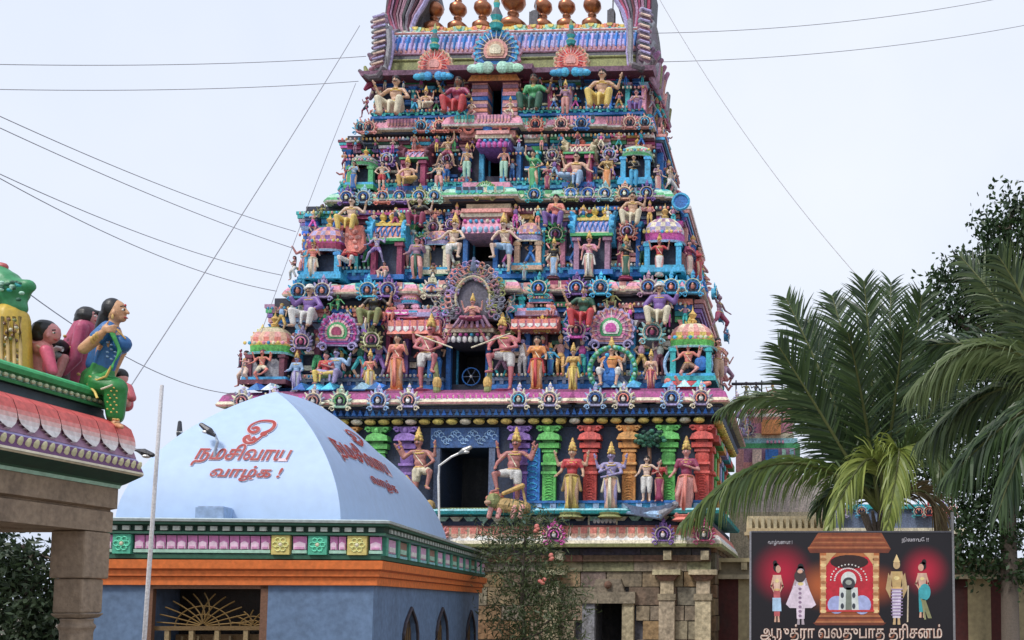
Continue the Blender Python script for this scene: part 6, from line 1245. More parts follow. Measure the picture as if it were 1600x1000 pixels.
def wdeco(b):
    b.ell(*L(193, 484, -.07), .02, .012, .012, 'white'); b.ell(*L(194.5, 484, -.075), .009, .01, .011, 'black'); b.tube([L(188, 479, -.083), L(193, 478, -.075), L(197, 480, -.045)], .006, 'black', 5)
    b.ell(*L(197, 496.5, -.02), .014, .03, .008, 'red'); b.ell(*L(196, 477, -.03), .01, .012, .014, 'red')
    b.tube([tuple(Vector(L(153, 527, -.225))+Vector((.02+.0*k, 0, .03))) for k in range(2)]+[L(156, 530, -.25)], .006, 'gold', 5)
    for q, w_ in (((151, 528), 4), ((155, 524.5), 3.4), ((147, 531.5), 4)): b.ell(*L(*q, -.25), .022, .06, .042, 'gold', 10, 6)
    b.ell(*L(176, 495, -.1), .012, .012, .03, 'gold')
    for k in range(16): q = L(168+(k % 4)*5+random.uniform(-1, 1), 606+(k//4)*11+(k % 2)*5, -.185); b.ell(*q, .009, .012, .009, 'yellow', 6, 4)
    for k in range(9): q = L(168+(k % 3)*6, 535+(k//3)*11+(k % 2)*4, -.135); b.ell(*q, .011, .02, .011, 'lblue', 6, 4)
    b.tube([L(140, 588, -.17), L(152, 594, -.2), L(166, 588, -.2), L(174, 572, -.18)], .012, 'yellow', 6); b.tube([L(137, 600, -.14), L(148, 612, -.2), L(152, 622, -.2)], .012, 'yellow', 6); b.tube([L(158, 608, -.23), L(172, 603, -.23), L(176, 601, -.22)], .01, 'cream', 6); b.tube([L(176, 655, -.14), L(186, 656, -.14)], .012, 'gold', 5)
    for k in range(9): b.ell(*L(183+k*1.6, 515+k*1.7, -.13), .01, .012, .01, 'gold', 5, 4)
big_person('seated_woman_statue', 'painted woman in blue and green sari sitting on the pavilion edge, hand at her throat', o0, [('body', wbody, (.7, .38, .2), .0095), ('skirt', wsari, (.03, .26, .06), .013), ('blouse', wtop, (.035, .16, .42), .013), ('sari_drape', wdrape, (.06, .42, .1), .013), ('hair', whair, (.012, .011, .014), .013), ('jewellery', wdeco, None, 0)])
def add2(lbl, ox, oy, dep, fns, nm='rooftop_figure'):
    global o0
    big_person(nm, lbl, o0, fns)
def g2(b): b.cap(L(105, 590, .3), .17, L(120, 545, .3), .15); b.cap(L(120, 545, .3), .15, L(133, 512, .3), .12); b.cap(L(128, 512, .15), .07, L(118, 560, .1), .06); b.cap(L(118, 560, .1), .06, L(98, 582, .05), .045)
def g2b(b): b.cap(L(134, 515, .3), .06, L(140, 500, .3), .055); b.ell(*L(142, 496, .3), .075, .085, .1, 'white'); b.cap(L(149, 497, .3), .012, L(152, 500, .3), .014); b.ell(*L(147, 504, .3), .035, .04, .04, 'white'); b.cap(L(100, 560, -.0), .05, L(88, 590, -.05), .04); b.ell(*L(86, 592, -.05), .045, .035, .03, 'white')
def g2f(b):
    b.ell(*L(149, 494, .27), .012, .014, .01, 'white'); b.tube([L(147, 490, .25), L(151, 490, .3)], .006, 'black', 5); b.ell(*L(150, 501, .28), .01, .02, .007, 'red')
    for k in range(12): b.ell(*L(108+random.uniform(-8, 18), random.uniform(525, 585), .14), .018, .02, .018, 'gold', 6, 4)
def g2h(b): b.ell(*L(136, 495, .3), .115, .115, .115, 'black'); b.ell(*L(131, 503, .3), .09, .11, .11, 'black'); b.ell(*L(146, 490, .35), .13, .09, .035, 'black'); b.cap(L(130, 500, .35), .07, L(122, 525, .35), .05)
add2('painted woman in magenta leaning just behind the woman in the blue and green sari', 0, 0, 0, [('dress', g2, (.5, .08, .17), .013), ('body', g2b, (.7, .3, .28), .012), ('hair', g2h, 'black', .013), ('details', g2f, None, 0)])
def g3(b): b.cap(L(62, 590, -.2), .16, L(60, 548, -.2), .14); b.cap(L(50, 547, -.25), .08, L(66, 545, -.3), .085); b.cap(L(38, 575, -.2), .1, L(52, 540, -.2), .09)
def g3a(b): b.cap(L(72, 548, -.38), .06, L(82, 580, -.4), .05); b.ell(*L(76, 572, -.36), .06, .05, .1, 'white')
def g3b(b): b.cap(L(68, 540, -.25), .055, L(76, 525, -.25), .05); b.ell(*L(80, 521, -.25), .09, .085, .11, 'white'); b.cap(L(87, 522, -.25), .012, L(91, 527, -.25), .016); b.ell(*L(74, 524, -.33), .02, .015, .03, 'white')
def g3f(b): b.ell(*L(84.5, 520, -.32), .016, .012, .01, 'white'); b.ell(*L(85.5, 520, -.33), .007, .008, .009, 'black'); b.tube([L(81, 516, -.33), L(87, 515.5, -.31)], .007, 'black', 5); b.ell(*L(87, 531, -.27), .012, .025, .007, 'red'); b.tube([L(58, 540, -.37), L(66, 545, -.38), L(78, 545, -.35)], .014, 'tan', 6); b.tube([L(66, 556, -.4), L(76, 586, -.42)], .012, 'purple', 5)
def g3h(b): b.ell(*L(71, 516, -.24), .125, .125, .11, 'black'); b.ell(*L(66, 524, -.24), .1, .12, .1, 'black'); b.cap(L(66, 520, -.22), .09, L(55, 530, -.2), .03)
add2('painted black haired figure in a salmon pink shirt sitting left of the magenta woman', 0, 0, 0, [('shirt', g3, (.78, .3, .27), .013), ('sleeve', g3a, (.72, .12, .2), .012), ('details', g3f, None, 0), ('body', g3b, (.72, .3, .28), .013), ('hair', g3h, 'black', .013)])
def g4(b): b.cap(L(92, 590, .1), .1, L(92, 560, .1), .1)
def g4h(b): b.ell(*L(92, 544, .05), .1, .1, .1, 'black'); b.ell(*L(90, 538, .02), .08, .1, .06, 'black')
def g4w(b): b.tube([L(84, 548, -.05), L(90, 544, -.07), L(98, 546, -.06)], .028, 'white', 6); b.ell(*L(89, 556, -.03), .06, .06, .04, (.3, .35, .35))
add2('small black haired figure with a white hair band between the salmon and magenta figures', 0, 0, 0, [('body', g4, (.12, .08, .08), .013), ('hair', g4h, 'black', .013), ('hair_band', g4w, None, 0)])
def g5(b): b.cap(L(14, 590, -.5), .2, L(16, 500, -.5), .17); b.cap(L(30, 590, -.5), .1, L(28, 510, -.5), .1)
def g5b(b): b.cap(L(42, 592, -.3), .07, L(36, 540, -.3), .1)
def g5g(b): b.cap(L(-8, 450, -.5), .2, L(20, 455, -.5), .15); b.cap(L(20, 455, -.5), .16, L(44, 447, -.5), .07); b.cap(L(10, 445, -.5), .15, L(26, 480, -.5), .1); b.cap(L(45, 445, -.5), .05, L(48, 443, -.5), .035); b.cap(L(-10, 425, -.5), .1, L(4, 432, -.5), .1)
def g5d(b):
    for k in range(40): q = L(random.uniform(2, 33), random.uniform(495, 585), -.68); b.ell(*q, .02, .02, .02, random.choice(['brown', 'ochre', 'cream', 'olive']), 6, 4)
    for k in range(4): b.tube([L(4+k*9, 495, -.68), L(2+k*10, 540, -.71), L(5+k*9, 585, -.7)], .016, 'ochre', 6)
    for k in range(16): q = L(random.uniform(-4, 36), random.uniform(440, 468), -.66); b.ell(*q, .03, .02, .02, random.choice(['teal', 'mint', 'dgreen']), 6, 4)
def g5r(b): b.cap(L(-12, 416, -.5), .06, L(6, 417, -.5), .045)
add2('painted figure in patterned yellow cloth with a green mantle, cut by the left edge', 0, 0, 0, [('robe', g5, (.68, .46, .06), .016), ('pattern', g5d, None, 0), ('arm', g5b, (.08, .05, .08), .013), ('green_mantle', g5g, (.05, .3, .12), .02), ('red_tip', g5r, (.5, .1, .1), .02)])
def g6(b): b.cap(L(196, 632, .5), .08, L(192, 610, .5), .1); b.cap(L(200, 606, .45), .05, L(206, 622, .42), .045)
def g6h(b): b.ell(*L(190, 590, .5), .065, .07, .075, 'white'); b.ell(*L(199, 630, .45), .04, .04, .05, 'white')
def g6k(b): b.ell(*L(189, 586, .5), .075, .08, .075, 'white')
add2('small painted child in pink and red sitting at the pavilion corner behind the sari woman', 0, 0, 0, [('dress', g6, (.65, .14, .17), .013), ('body', g6h, (.75, .38, .34), .012), ('hair', g6k, 'black', .013)])
# ================================================================ FOLIAGE
def leafmat(name, rough=.5, tr=.25):
    m = bpy.data.materials.new(name); m.use_nodes = True; t = m.node_tree; p = t.nodes['Principled BSDF']; p.inputs['Roughness'].default_value = rough
    a = nd(t, 'ShaderNodeAttribute'); a.attribute_name = 'Col'; t.links.new(a.outputs['Color'], p.inputs['Base Color'])
    d = nd(t, 'ShaderNodeBsdfTranslucent'); t.links.new(a.outputs['Color'], d.inputs[0]); x = nd(t, 'ShaderNodeMixShader'); x.inputs[0].default_value = tr
    t.links.new(p.outputs[0], x.inputs[1]); t.links.new(d.outputs[0], x.inputs[2]); t.links.new(x.outputs[0], t.nodes['Material Output'].inputs[0]); return m
LEAF = leafmat('leaves'); FROND = leafmat('palm_leaves', .42, .3); BARK = mat('bark', (.12, .095, .075), dirt=.5, scale=6, rough=.9, bump=.8)
def npmesh(name, v, nper, cols, m, parent=None):    # v: (N*nper,3) faces of nper corners each
    n = len(v)//nper; me = bpy.data.meshes.new(name); me.vertices.add(len(v)); me.vertices.foreach_set('co', v.astype(np.float32).ravel())
    me.loops.add(len(v)); me.loops.foreach_set('vertex_index', np.arange(len(v), dtype=np.int32)); me.polygons.add(n); me.polygons.foreach_set('loop_start', np.arange(0, len(v), nper, dtype=np.int32))
    me.update(calc_edges=True); at = me.color_attributes.new('Col', 'FLOAT_COLOR', 'CORNER'); a = np.ones((len(v), 4), np.float32); a[:, :3] = np.repeat(cols, nper, axis=0); at.data.foreach_set('color', a.ravel()); me.materials.append(m)
    return link(name, me, parent)
def leaves(blobs, n, ln, wd, cA, cB, droop=.3, flat=.75):
    V = []; K = []
    tot = sum(b[3]**2 for b in blobs)
    for (x, y, z, r) in blobs:
        k = int(n*r*r/tot); nc = max(3, int(k/22)); cen = rng.normal(size=(nc, 3)); cen /= np.linalg.norm(cen, axis=1)[:, None]; cen *= (r*rng.uniform(.25, 1.0, nc)**.6)[:, None]; cen[:, 2] *= .8
        tone = rng.uniform(0, 1, nc); idx = rng.integers(0, nc, k); p = cen[idx]+rng.normal(size=(k, 3))*ln*1.15
        d = rng.normal(size=(k, 3)); d[:, 2] -= droop; d /= np.linalg.norm(d, axis=1)[:, None]; e = np.cross(d, rng.normal(size=(k, 3))); e /= np.linalg.norm(e, axis=1)[:, None]
        L_ = ln*rng.uniform(.6, 1.3, k)[:, None]; w_ = wd*rng.uniform(.7, 1.2, k)[:, None]; p += np.array([x, y, z])
        q = np.stack([p-d*L_*.5, p+e*w_*.5, p+d*L_*.5, p-e*w_*.5], 1); V.append(q.reshape(-1, 3)); t = np.clip(tone[idx]*.7+rng.uniform(0, .3, k), 0, 1)[:, None]; K.append(np.array(cA)*(1-t)+np.array(cB)*t)
    return np.concatenate(V), np.concatenate(K)
def blob(px, py, Y, rpx): p = W(px, py, Y); return (p.x, p.y, p.z, rpx/F*Y)
def tree(name, label, cat, base, Y, blobs, n, ln, wd, cA, cB, trunk, rt, limbs=(), droop=.3, group=None):
    root = empty(name, (W(*base, Y).x, Y, 0), 0, label, cat, group); o_ = Vector(root.location); B = []
    for b_ in blobs: q = blob(b_[0], b_[1], Y+(b_[3] if len(b_) > 3 else 0), b_[2]); B.append((q[0]-o_.x, q[1]-o_.y, q[2], q[3]))
    v, k = leaves(B, n, ln, wd, cA, cB, droop); npmesh('crown', v, 4, k, LEAF, root)
    s = MB(); pts = [Vector((0, 0, 0))]+[W(*p, Y)-o_ for p in trunk]; s.tube(pts, rt, 'brown', 9, rt*.45); j = pts[-1]
    for b_ in B[:14]: 
        q = Vector(b_[:3]); st = min(pts[1:], key=lambda a: (a-q).length+max(0, a.z-q.z)*2); m_ = st.lerp(q, .5)+Vector((random.uniform(-.2, .2), 0, random.uniform(-.1, .3))); s.tube([st, m_, q, q+(q-st)*.15], rt*.4, 'brown', 6, rt*.1)
    s.build('trunk', BARK, root, True); return root
DG, MG = (.012, .03, .012), (.05, .10, .03)
tree('broadleaf_tree', 'tall airy dark green broadleaf tree rising behind the palms at the right edge', 'tree', (1578, 945), 24.5,
     [(1560, 355, 30), (1592, 325, 22), (1600, 390, 50), (1530, 410, 36), (1478, 440, 26), (1545, 460, 50), (1500, 495, 38), (1455, 480, 26), (1590, 480, 60), (1560, 560, 66), (1500, 570, 50), (1610, 580, 60), (1470, 560, 34), (1540, 650, 60), (1600, 680, 56), (1480, 650, 44), (1565, 300, 10), (1605, 340, 30), (1520, 730, 54), (1580, 760, 52), (1470, 740, 40), (1530, 810, 46), (1600, 830, 36), (1500, 860, 34), (1440, 700, 34), (1550, 870, 34), (1592, 905, 26)], 24000, .17, .09, DG, MG, [(1577, 900), (1575, 800), (1572, 690), (1565, 560), (1570, 450), (1575, 360)], .24)
tree('flowering_shrub', 'straggly narrow leaved shrub growing in front of the stone base of the tower', 'shrub', (820, 945), 21,
     [(822, 818, 36), (800, 850, 42), (838, 862, 44), (790, 905, 40), (830, 915, 44), (868, 905, 36), (800, 965, 46), (850, 965, 46), (885, 950, 32), (775, 835, 26), (855, 820, 20), (895, 985, 28), (760, 870, 16), (815, 1010, 50), (860, 1020, 40)], 6500, .17, .03, (.03, .06, .02), (.14, .17, .07), [(820, 1000), (815, 940), (818, 880), (822, 830)], .06, droop=-.1)
tree('garden_tree', 'dark bushy tree seen under the beam of the stone pavilion at bottom left', 'tree', (40, 945), 13.5,
     [(20, 880, 40), (60, 890, 36), (10, 930, 46), (55, 945, 44), (85, 930, 26), (30, 990, 46), (80, 990, 34), (-20, 960, 40), (95, 880, 22), (30, 1040, 50), (90, 1040, 40), (0, 860, 30)], 6500, .12, .05, (.015, .03, .015), (.07, .11, .05), [(40, 1000), (42, 940), (45, 880)], .07)
s = MB()
for px, py in ((848, 908), (838, 826), (862, 870)):
    p = W(px, py, 20.4); 
    for k in range(4): s.ell(p.x+random.gauss(0, .05), p.y, p.z+random.gauss(0, .05), .05, .04, .04, jit('coral'), 6, 4)
tr = bpy.data.objects['flowering_shrub']; s.v = [(a-tr.location.x, b_-tr.location.y, z_) for a, b_, z_ in s.v]; s.build('blossoms', LEAF, tr)
# ---- coconut palms
def frond(parent, o_, base, ctrl, tip, Yb, Yt, ln, droop, cA, cB, n=80, spread=.75, roll=0.0):
    P0, P1, P2 = W(*base, Yb), W(*ctrl, (Yb+Yt)/2), W(*tip, Yt); bz = lambda t: P0*(1-t)**2+P1*2*t*(1-t)+P2*t*t
    dz = lambda t: ((P1-P0)*(1-t)+(P2-P1)*t).normalized(); V = []; K = []
    vd = Vector((0, 1, 0))
    for i in range(n):
        t = .1+.9*(i+random.random()*.6)/n; p = bz(t); T_ = dz(t); sd_ = T_.cross(vd)
        if sd_.length < .2: sd_ = T_.cross(Vector((0, 0, 1)))
        sd_.normalize(); bk = sd_.cross(T_); L_ = ln*(.35+.65*math.sin(PI*min(1, t*.8+.12)))*(1 if t < .9 else .75)*random.uniform(.85, 1.1)
        for sg in (-1, 1):
            rr = roll+random.gauss(0, .18); d = (sd_*sg*math.cos(rr)+bk*math.sin(rr)*1.0)*spread+T_*(.55+.5*t)+Vector((random.gauss(0, .07), random.gauss(0, .2), random.gauss(0, .07))); d.normalize()
            wv = d.cross(Vector((random.gauss(0, .25), 1, .25*sg))).normalized()*(.0185*random.uniform(.7, 1.3)*(ln/.8)**.5); q0 = p-o_; cc = np.array(cA)*(1-(u := random.random()))+np.array(cB)*u
            k = 4; pw = wv*.6; dd = d.copy()
            for j in range(k):
                dd = (dd+Vector((0, 0, -droop*(j+.6)/k))).normalized(); q1 = q0+dd*(L_/k); nw = wv*(1-((j+1)/k)**2.2)+wv*.05
                V += [q0-pw, q0+pw, q1+nw, q1-nw]; K.append(cc); q0 = q1; pw = nw
    fr = npmesh('frond', np.array([tuple(v) for v in V]), 4, np.array(K), FROND, parent)
    s = MB(); s.tube([bz(t)-o_ for t in np.linspace(0, 1, 14)], .045, (.14, .16, .05), 6, .01); s.build('midrib', FROND, fr)
D1, D2, D3, Y1, Y2 = (.018, .042, .018), (.075, .13, .04), (.11, .16, .055), (.16, .22, .04), (.36, .42, .1)
def palm(label, base, Y, ztop, fr):
    b0 = W(*base, Y); root = empty('coconut_palm', (b0.x, Y, 0), 0, label, 'palm tree', 'coconut palms'); o_ = Vector((b0.x, Y, 0)); s = MB()
    hh = W(*ztop, Y).z; s.tube([(0.12*math.sin(t*3), 0, hh*t) for t in np.linspace(0, 1, 26)], .2, 'brown', 12, .15)
    for k in range(26): s.tube([(.12*math.sin(k/26*3)+.2*math.cos(a), .2*math.sin(a), hh*k/26) for a in np.linspace(0, 2*PI, 11)[:-1]], .015, 'brown', 4, closed=True)
    s.build('trunk', BARK, root, True)
    s = MB()
    for k in range(16): a = k*2.4; s.cap((.1*math.cos(a), .1*math.sin(a), hh-.4), .06, (.35*math.cos(a), .35*math.sin(a), hh+.15), .03, 6, (.1, .08, .04))
    s.build('crown_base', BARK, root)
    for f_ in fr: frond(root, o_, *f_)
Bc = (1374, 800)
palm('leafy coconut palm with dark upright fronds and two yellow green ones, rising behind the billboard', Bc, 18, (1374, 815), [
    (Bc, (1290, 590), (1228, 466), 18, 18.5, .9, .22, D1, D2, 80, .7), (Bc, (1280, 640), (1216, 540), 18, 17.5, .95, .2, D1, D2, 90, .7), (Bc, (1330, 560), (1300, 462), 18, 19, .9, .2, D1, D2, 80, .75),
    (Bc, (1362, 560), (1350, 440), 18, 18, .9, .2, D1, D2, 80, .7), (Bc, (1392, 560), (1392, 442), 18, 18.8, .85, .2, D1, D2, 80, .75), (Bc, (1430, 570), (1440, 462), 18, 17.6, .9, .12, D1, D2, 90, .75),
    (Bc, (1455, 640), (1500, 560), 18, 18.5, .9, .2, D1, D2, 80, .75), (Bc, (1310, 600), (1262, 500), 18, 19.5, .9, .12, D1, D2, 90, .75), (Bc, (1350, 620), (1325, 520), 18, 16.6, .8, .15, D1, D2, 80, .75), (Bc, (1400, 620), (1412, 515), 18, 16.8, .8, .15, D1, D2, 80, .75),
    (Bc, (1300, 680), (1230, 610), 18, 19, .9, .25, D1, D2, 80, .7), (Bc, (1270, 560), (1128, 640), 18, 19, .95, .9, D2, D3, 90, .35), (Bc, (1235, 640), (1070, 815), 18, 16.5, 1.1, 1.5, D2, Y1, 150, .4),
    ((1380, 770), (1370, 640), (1292, 828), 17.6, 16.8, .8, .8, Y1, Y2, 80, .5), ((1384, 770), (1425, 610), (1385, 830), 17.6, 16.6, .85, .9, Y1, Y2, 80, .5), ((1384, 770), (1440, 620), (1480, 760), 17.6, 17, .85, .9, D2, D3, 80, .5),
    (Bc, (1460, 720), (1470, 830), 18, 18, .8, .8, (.1, .07, .03), (.2, .15, .07), 50, .4), (Bc, (1320, 720), (1275, 800), 18, 19, .8, .7, D1, D2, 60, .5)])
Br = (1660, 620)
palm('coconut palm at the right edge with long drooping fronds reaching in from outside the picture', Br, 15, (1660, 640), [
    (Br, (1560, 470), (1425, 610), 15, 15.5, 1.15, 1.4, D3, (.15, .2, .07), 150, .3), (Br, (1590, 500), (1500, 400), 15, 16, .75, .5, D1, D3, 80, .6), (Br, (1620, 490), (1560, 400), 15, 15, .8, .4, D1, D3, 80, .6),
    (Br, (1580, 560), (1440, 690), 15, 16.5, 1.2, 1.4, D1, D3, 110, .35), (Br, (1600, 620), (1480, 750), 15, 15, 1.1, 1.0, D1, D2, 100, .4), (Br, (1610, 640), (1560, 800), 15, 14.5, 1.0, .9, D1, D2, 80, .4), (Br, (1570, 520), (1450, 540), 15, 17, 1.0, .7, D1, D2, 90, .5)])
# ================================================================ BILLBOARD
YB = 15.5; bb0 = W(1330, 945, YB); bb = empty('festival_billboard', (bb0.x, YB, 0), 0, 'large dark festival billboard with temple pictures and Tamil lettering below the palm', 'billboard')
def bp(px, py): p = W(px, py, YB); return (p.x-bb0.x, p.z)
s = MB(); xl, zt_b = bp(1174, 832); xr_, zt2_ = bp(1487, 828); zb_ = bp(1330, 1055)[1]
s.box(xl, xr_, .01, .06, zb_, zt_b, 'black'); s.build('panel', METAL, bb)
s = MB(); s.box(xl-.03, xl, -.01, .08, 0, zt_b+.02, 'grey'); s.box(xr_, xr_+.035, -.01, .08, 0, bp(1487, 800)[1], (.25, .25, .26)); s.box(xl, xr_, -.005, .07, zt_b, zt_b+.025, 'dgrey'); s.box(-.05, .05, .06, .14, 0, zt_b, 'dgrey'); s.build('frame', METAL, bb)
pmt = bpy.data.materials.new('poster_print'); pmt.use_nodes = True; t = pmt.node_tree; p_ = t.nodes['Principled BSDF']; p_.inputs['Roughness'].default_value = .35
tcn = nd(t, 'ShaderNodeTexCoord'); acc = None
base_ = nd(t, 'ShaderNodeRGB'); base_.outputs[0].default_value = (.007, .005, .008, 1); cur = base_.outputs[0]
for px, py, rr, col in ((1222, 895, .56, (.45, .006, .035)), (1445, 892, .46, (.5, .01, .04)), (1282, 915, .45, (.45, .11, .03)), (1375, 915, .4, (.3, .06, .02))):
    x_, z_ = bp(px, py); vm = nd(t, 'ShaderNodeVectorMath', operation='DISTANCE'); t.links.new(tcn.outputs['Object'], vm.inputs[0]); vm.inputs[1].default_value = (x_, 0, z_)
    mr = nd(t, 'ShaderNodeMapRange', interpolation_type='SMOOTHSTEP'); mr.inputs[1].default_value = 0; mr.inputs[2].default_value = rr; mr.inputs[3].default_value = 1; mr.inputs[4].default_value = 0; t.links.new(vm.outputs['Value'], mr.inputs[0])
    mi = nd(t, 'ShaderNodeMix', data_type='RGBA'); t.links.new(mr.outputs[0], mi.inputs[0]); t.links.new(cur, mi.inputs[6]); mi.inputs[7].default_value = (*col, 1); cur = mi.outputs[2]
t.links.new(cur, p_.inputs['Base Color'])
s = MB(); s.add([(xl, .008, zb_), (xr_, .008, zb_), (xr_, .008, zt_b), (xl, .008, zt_b)], [(0, 1, 2, 3)], 'black'); s.build('printed_sheet', pmt, bb)
s = MB(); LY = [0]
def pp(pts, col, lay=1): s.prism([bp(*q) for q in pts], .006-.002*lay, .0075, col)
def pe(cx, cy, rx, ry, col, lay=1, n=18): pp([(cx+rx*math.cos(a), cy+ry*math.sin(a)) for a in np.linspace(0, 2*PI, n+1)[:-1]], col, lay)
WD, WD2, WL = (.3, .08, .03), (.17, .04, .02), (.45, .17, .07)
pp([(1280, 830), (1376, 830), (1392, 858), (1262, 858)], WD, 1)
for k in range(6): pp([(1283-k*4, 835+k*4), (1374+k*3, 835+k*4), (1375+k*3, 836.2+k*4), (1282-k*4, 836.2+k*4)], WL if k % 2 else WD2, 2)
pp([(1262, 858), (1392, 858), (1388, 864), (1266, 864)], WD2, 2); pp([(1281, 864), (1374, 864), (1374, 958), (1281, 958)], (.5, .16, .05), 1)
pp([(1290, 870), (1366, 870), (1366, 955), (1290, 955)], (.55, .02, .04), 2); pe(1327, 878, 30, 11, (.03, .01, .01), 3)
for a in np.linspace(PI, 2*PI, 17): pe(1326+28*math.cos(a), 906+24*math.sin(a), 1.3, 1.3, 'white', 4, 6)
for a in np.linspace(PI*1.02, PI*1.98, 22): pe(1325+21*math.cos(a), 908+20*math.sin(a), 1.6, 1.3, (.8, .7, .7), 4, 6)
pe(1307, 945, 14, 14, (.4, .45, .75), 4); pe(1347, 945, 14, 15, (.42, .48, .78), 4); pe(1326, 906, 12, 13, (.75, .78, .75), 5); pe(1326, 912, 10, 10, (.05, .05, .06), 6); pe(1326, 910, 5, 4, (.35, .38, .33), 7)
pp([(1312, 918), (1340, 918), (1342, 955), (1310, 955)], (.7, .75, .72), 5)
for q in (1316, 1334): pe(q, 930, 2.6, 4.5, (.05, .06, .08), 6); pe(q, 947, 2.6, 4.5, (.05, .06, .08), 6)
pp([(1322, 918), (1330, 918), (1331, 955), (1321, 955)], (.22, .25, .2), 6); pp([(1291, 956), (1366, 956), (1366, 953), (1291, 953)], (.6, .05, .05), 7)
for q in (1282, 1364):
    pp([(q, 868), (q+9, 868), (q+8, 958), (q+1, 958)], (.7, .42, .2), 3)
    for y_ in range(874, 958, 9): pe(q+4.5, y_, 5, 2.6, (.85, .62, .3) if y_ % 2 else (.45, .2, .08), 4)
for sg, q in ((1, 1291), (-1, 1365)): pp([(q, 864), (q+sg*16, 864), (q+sg*8, 872), (q, 884)], (.65, .4, .18), 4)
for k in range(5): pp([(1283-k*2, 958+k*3), (1372+k*2, 958+k*3), (1374+k*2, 961+k*3), (1281-k*2, 961+k*3)], [WD, WL, WD2, WD, WL][k], 2)
pp([(1270, 973), (1385, 973), (1380, 977), (1275, 977)], WD2, 2)
# standing figures
def pf(x, yt, yb, skin, top, low, wid=9, hair='black', crown=None, turn=0):
    h = yb-yt; pe(x+turn*2, yt+h*.1, wid*.36, h*.065, skin, 3); pe(x-turn*1, yt+h*.07, wid*.45, h*.075, hair, 2)
    if crown: pp([(x-wid*.35, yt+h*.06), (x+wid*.35, yt+h*.06), (x, yt-h*.06)], crown, 4)
    else: pe(x-turn*3, yt+h*.0, wid*.3, h*.05, hair, 2)
    pp([(x-wid*.6, yt+h*.2), (x+wid*.6, yt+h*.2), (x+wid*.42, yt+h*.45), (x-wid*.42, yt+h*.45)], top, 3); pp([(x-wid*.5, yt+h*.45), (x+wid*.5, yt+h*.45), (x+wid*.4, yt+h*.9), (x-wid*.4, yt+h*.9)], low, 3)
    for sg in (-1, 1):
        pp([(x+sg*wid*.55, yt+h*.2), (x+sg*wid*.95, yt+h*.4), (x+sg*wid*.8, yt+h*.42), (x+sg*wid*.4, yt+h*.26)], skin, 4); pp([(x+sg*wid*.95, yt+h*.38), (x+sg*wid*.45, yt+h*.5), (x+sg*wid*.4, yt+h*.46), (x+sg*wid*.8, yt+h*.36)], skin, 4)
        pp([(x+sg*wid*.1, yt+h*.9), (x+sg*wid*.32, yt+h*.9), (x+sg*wid*.4, yt+h), (x+sg*wid*.1, yt+h)], skin, 4)
    pe(x, yt+h*.3, wid*.3, h*.03, (.8, .65, .3), 4); pe(x, yt+h*.45, wid*.45, h*.02, (.75, .5, .2), 4)
SK = (.7, .42, .3)
pf(1214, 880, 972, SK, (.75, .5, .38), (.55, .12, .13), 11, turn=1); pp([(1207, 934), (1220, 934), (1221, 955), (1207, 955)], (.45, .65, .85), 5)
pf(1251, 885, 976, (.45, .38, .42), (.75, .68, .78), (.78, .66, .76), 15); pp([(1240, 915), (1262, 915), (1275, 945), (1268, 950), (1234, 950), (1228, 944)], (.76, .64, .74), 5); pe(1250, 900, 9, 10, (.06, .04, .04), 5); pe(1250, 893, 4, 3, SK, 6)
for y_ in range(920, 968, 7): pe(1250, y_, 2.6, 2.2, (.3, .2, .3), 6, 8)
pf(1401, 872, 976, (.6, .42, .22), (.55, .38, .16), (.75, .68, .8), 15, crown=(.8, .6, .3))
for y_ in range(920, 962, 5): pp([(1392, y_), (1411, y_), (1410, y_+1.6), (1393, y_+1.6)], (.4, .3, .5), 6)
for sg in (-1, 1): pp([(1401+sg*13, 895), (1401+sg*17, 920), (1401+sg*10, 935), (1401+sg*8, 905)], (.5, .36, .18), 5)
pp([(1418, 915), (1420, 915), (1419, 972), (1417, 972)], (.6, .5, .35), 6)
pf(1441, 878, 965, SK, (.65, .42, .32), (.05, .38, .42), 12, turn=-1); pe(1445, 925, 9, 13, (.06, .4, .45), 5); pp([(1438, 935), (1446, 937), (1456, 966), (1450, 966)], (.25, .25, .12), 5); pp([(1440, 940), (1443, 940), (1447, 968), (1444, 968)], (.3, .3, .15), 6)
s.build('printed_pictures', CLEANP, bb)
def bbtext(body, px, py, wpx, hpx, col, shadow=None, lay=.0):
    for nm, cc, bo, off in (('lettering_shadow', shadow, .03, .003), ('lettering', col, .008, -.001)):
        if cc is None: continue
        P_, f, w_, h_ = text_pts(body, 1, bo); a = bp(px-wpx/2, py); b_ = bp(px+wpx/2, py); t_ = bp(px, py-hpx/2); u_ = bp(px, py+hpx/2)
        vs = [((a[0]+b_[0])/2+x/w_*(b_[0]-a[0]), off, (t_[1]+u_[1])/2+y/h_*(t_[1]-u_[1])) for x, y in P_]; me = bpy.data.meshes.new(nm); me.from_pydata(vs, [], f); me.materials.append(pm(cc)); link(nm, me, bb)
bbtext('ஆருத்ரா வலதுபாத தரிசனம்', 1330, 990, 284, 31, (.78, .62, .52), (.3, .1, .05)); bbtext('வாழ்வனவா !', 1219, 848, 38, 9, (.6, .58, .62)); bbtext('நிலாவே !!', 1430, 844, 42, 9, (.6, .58, .62))
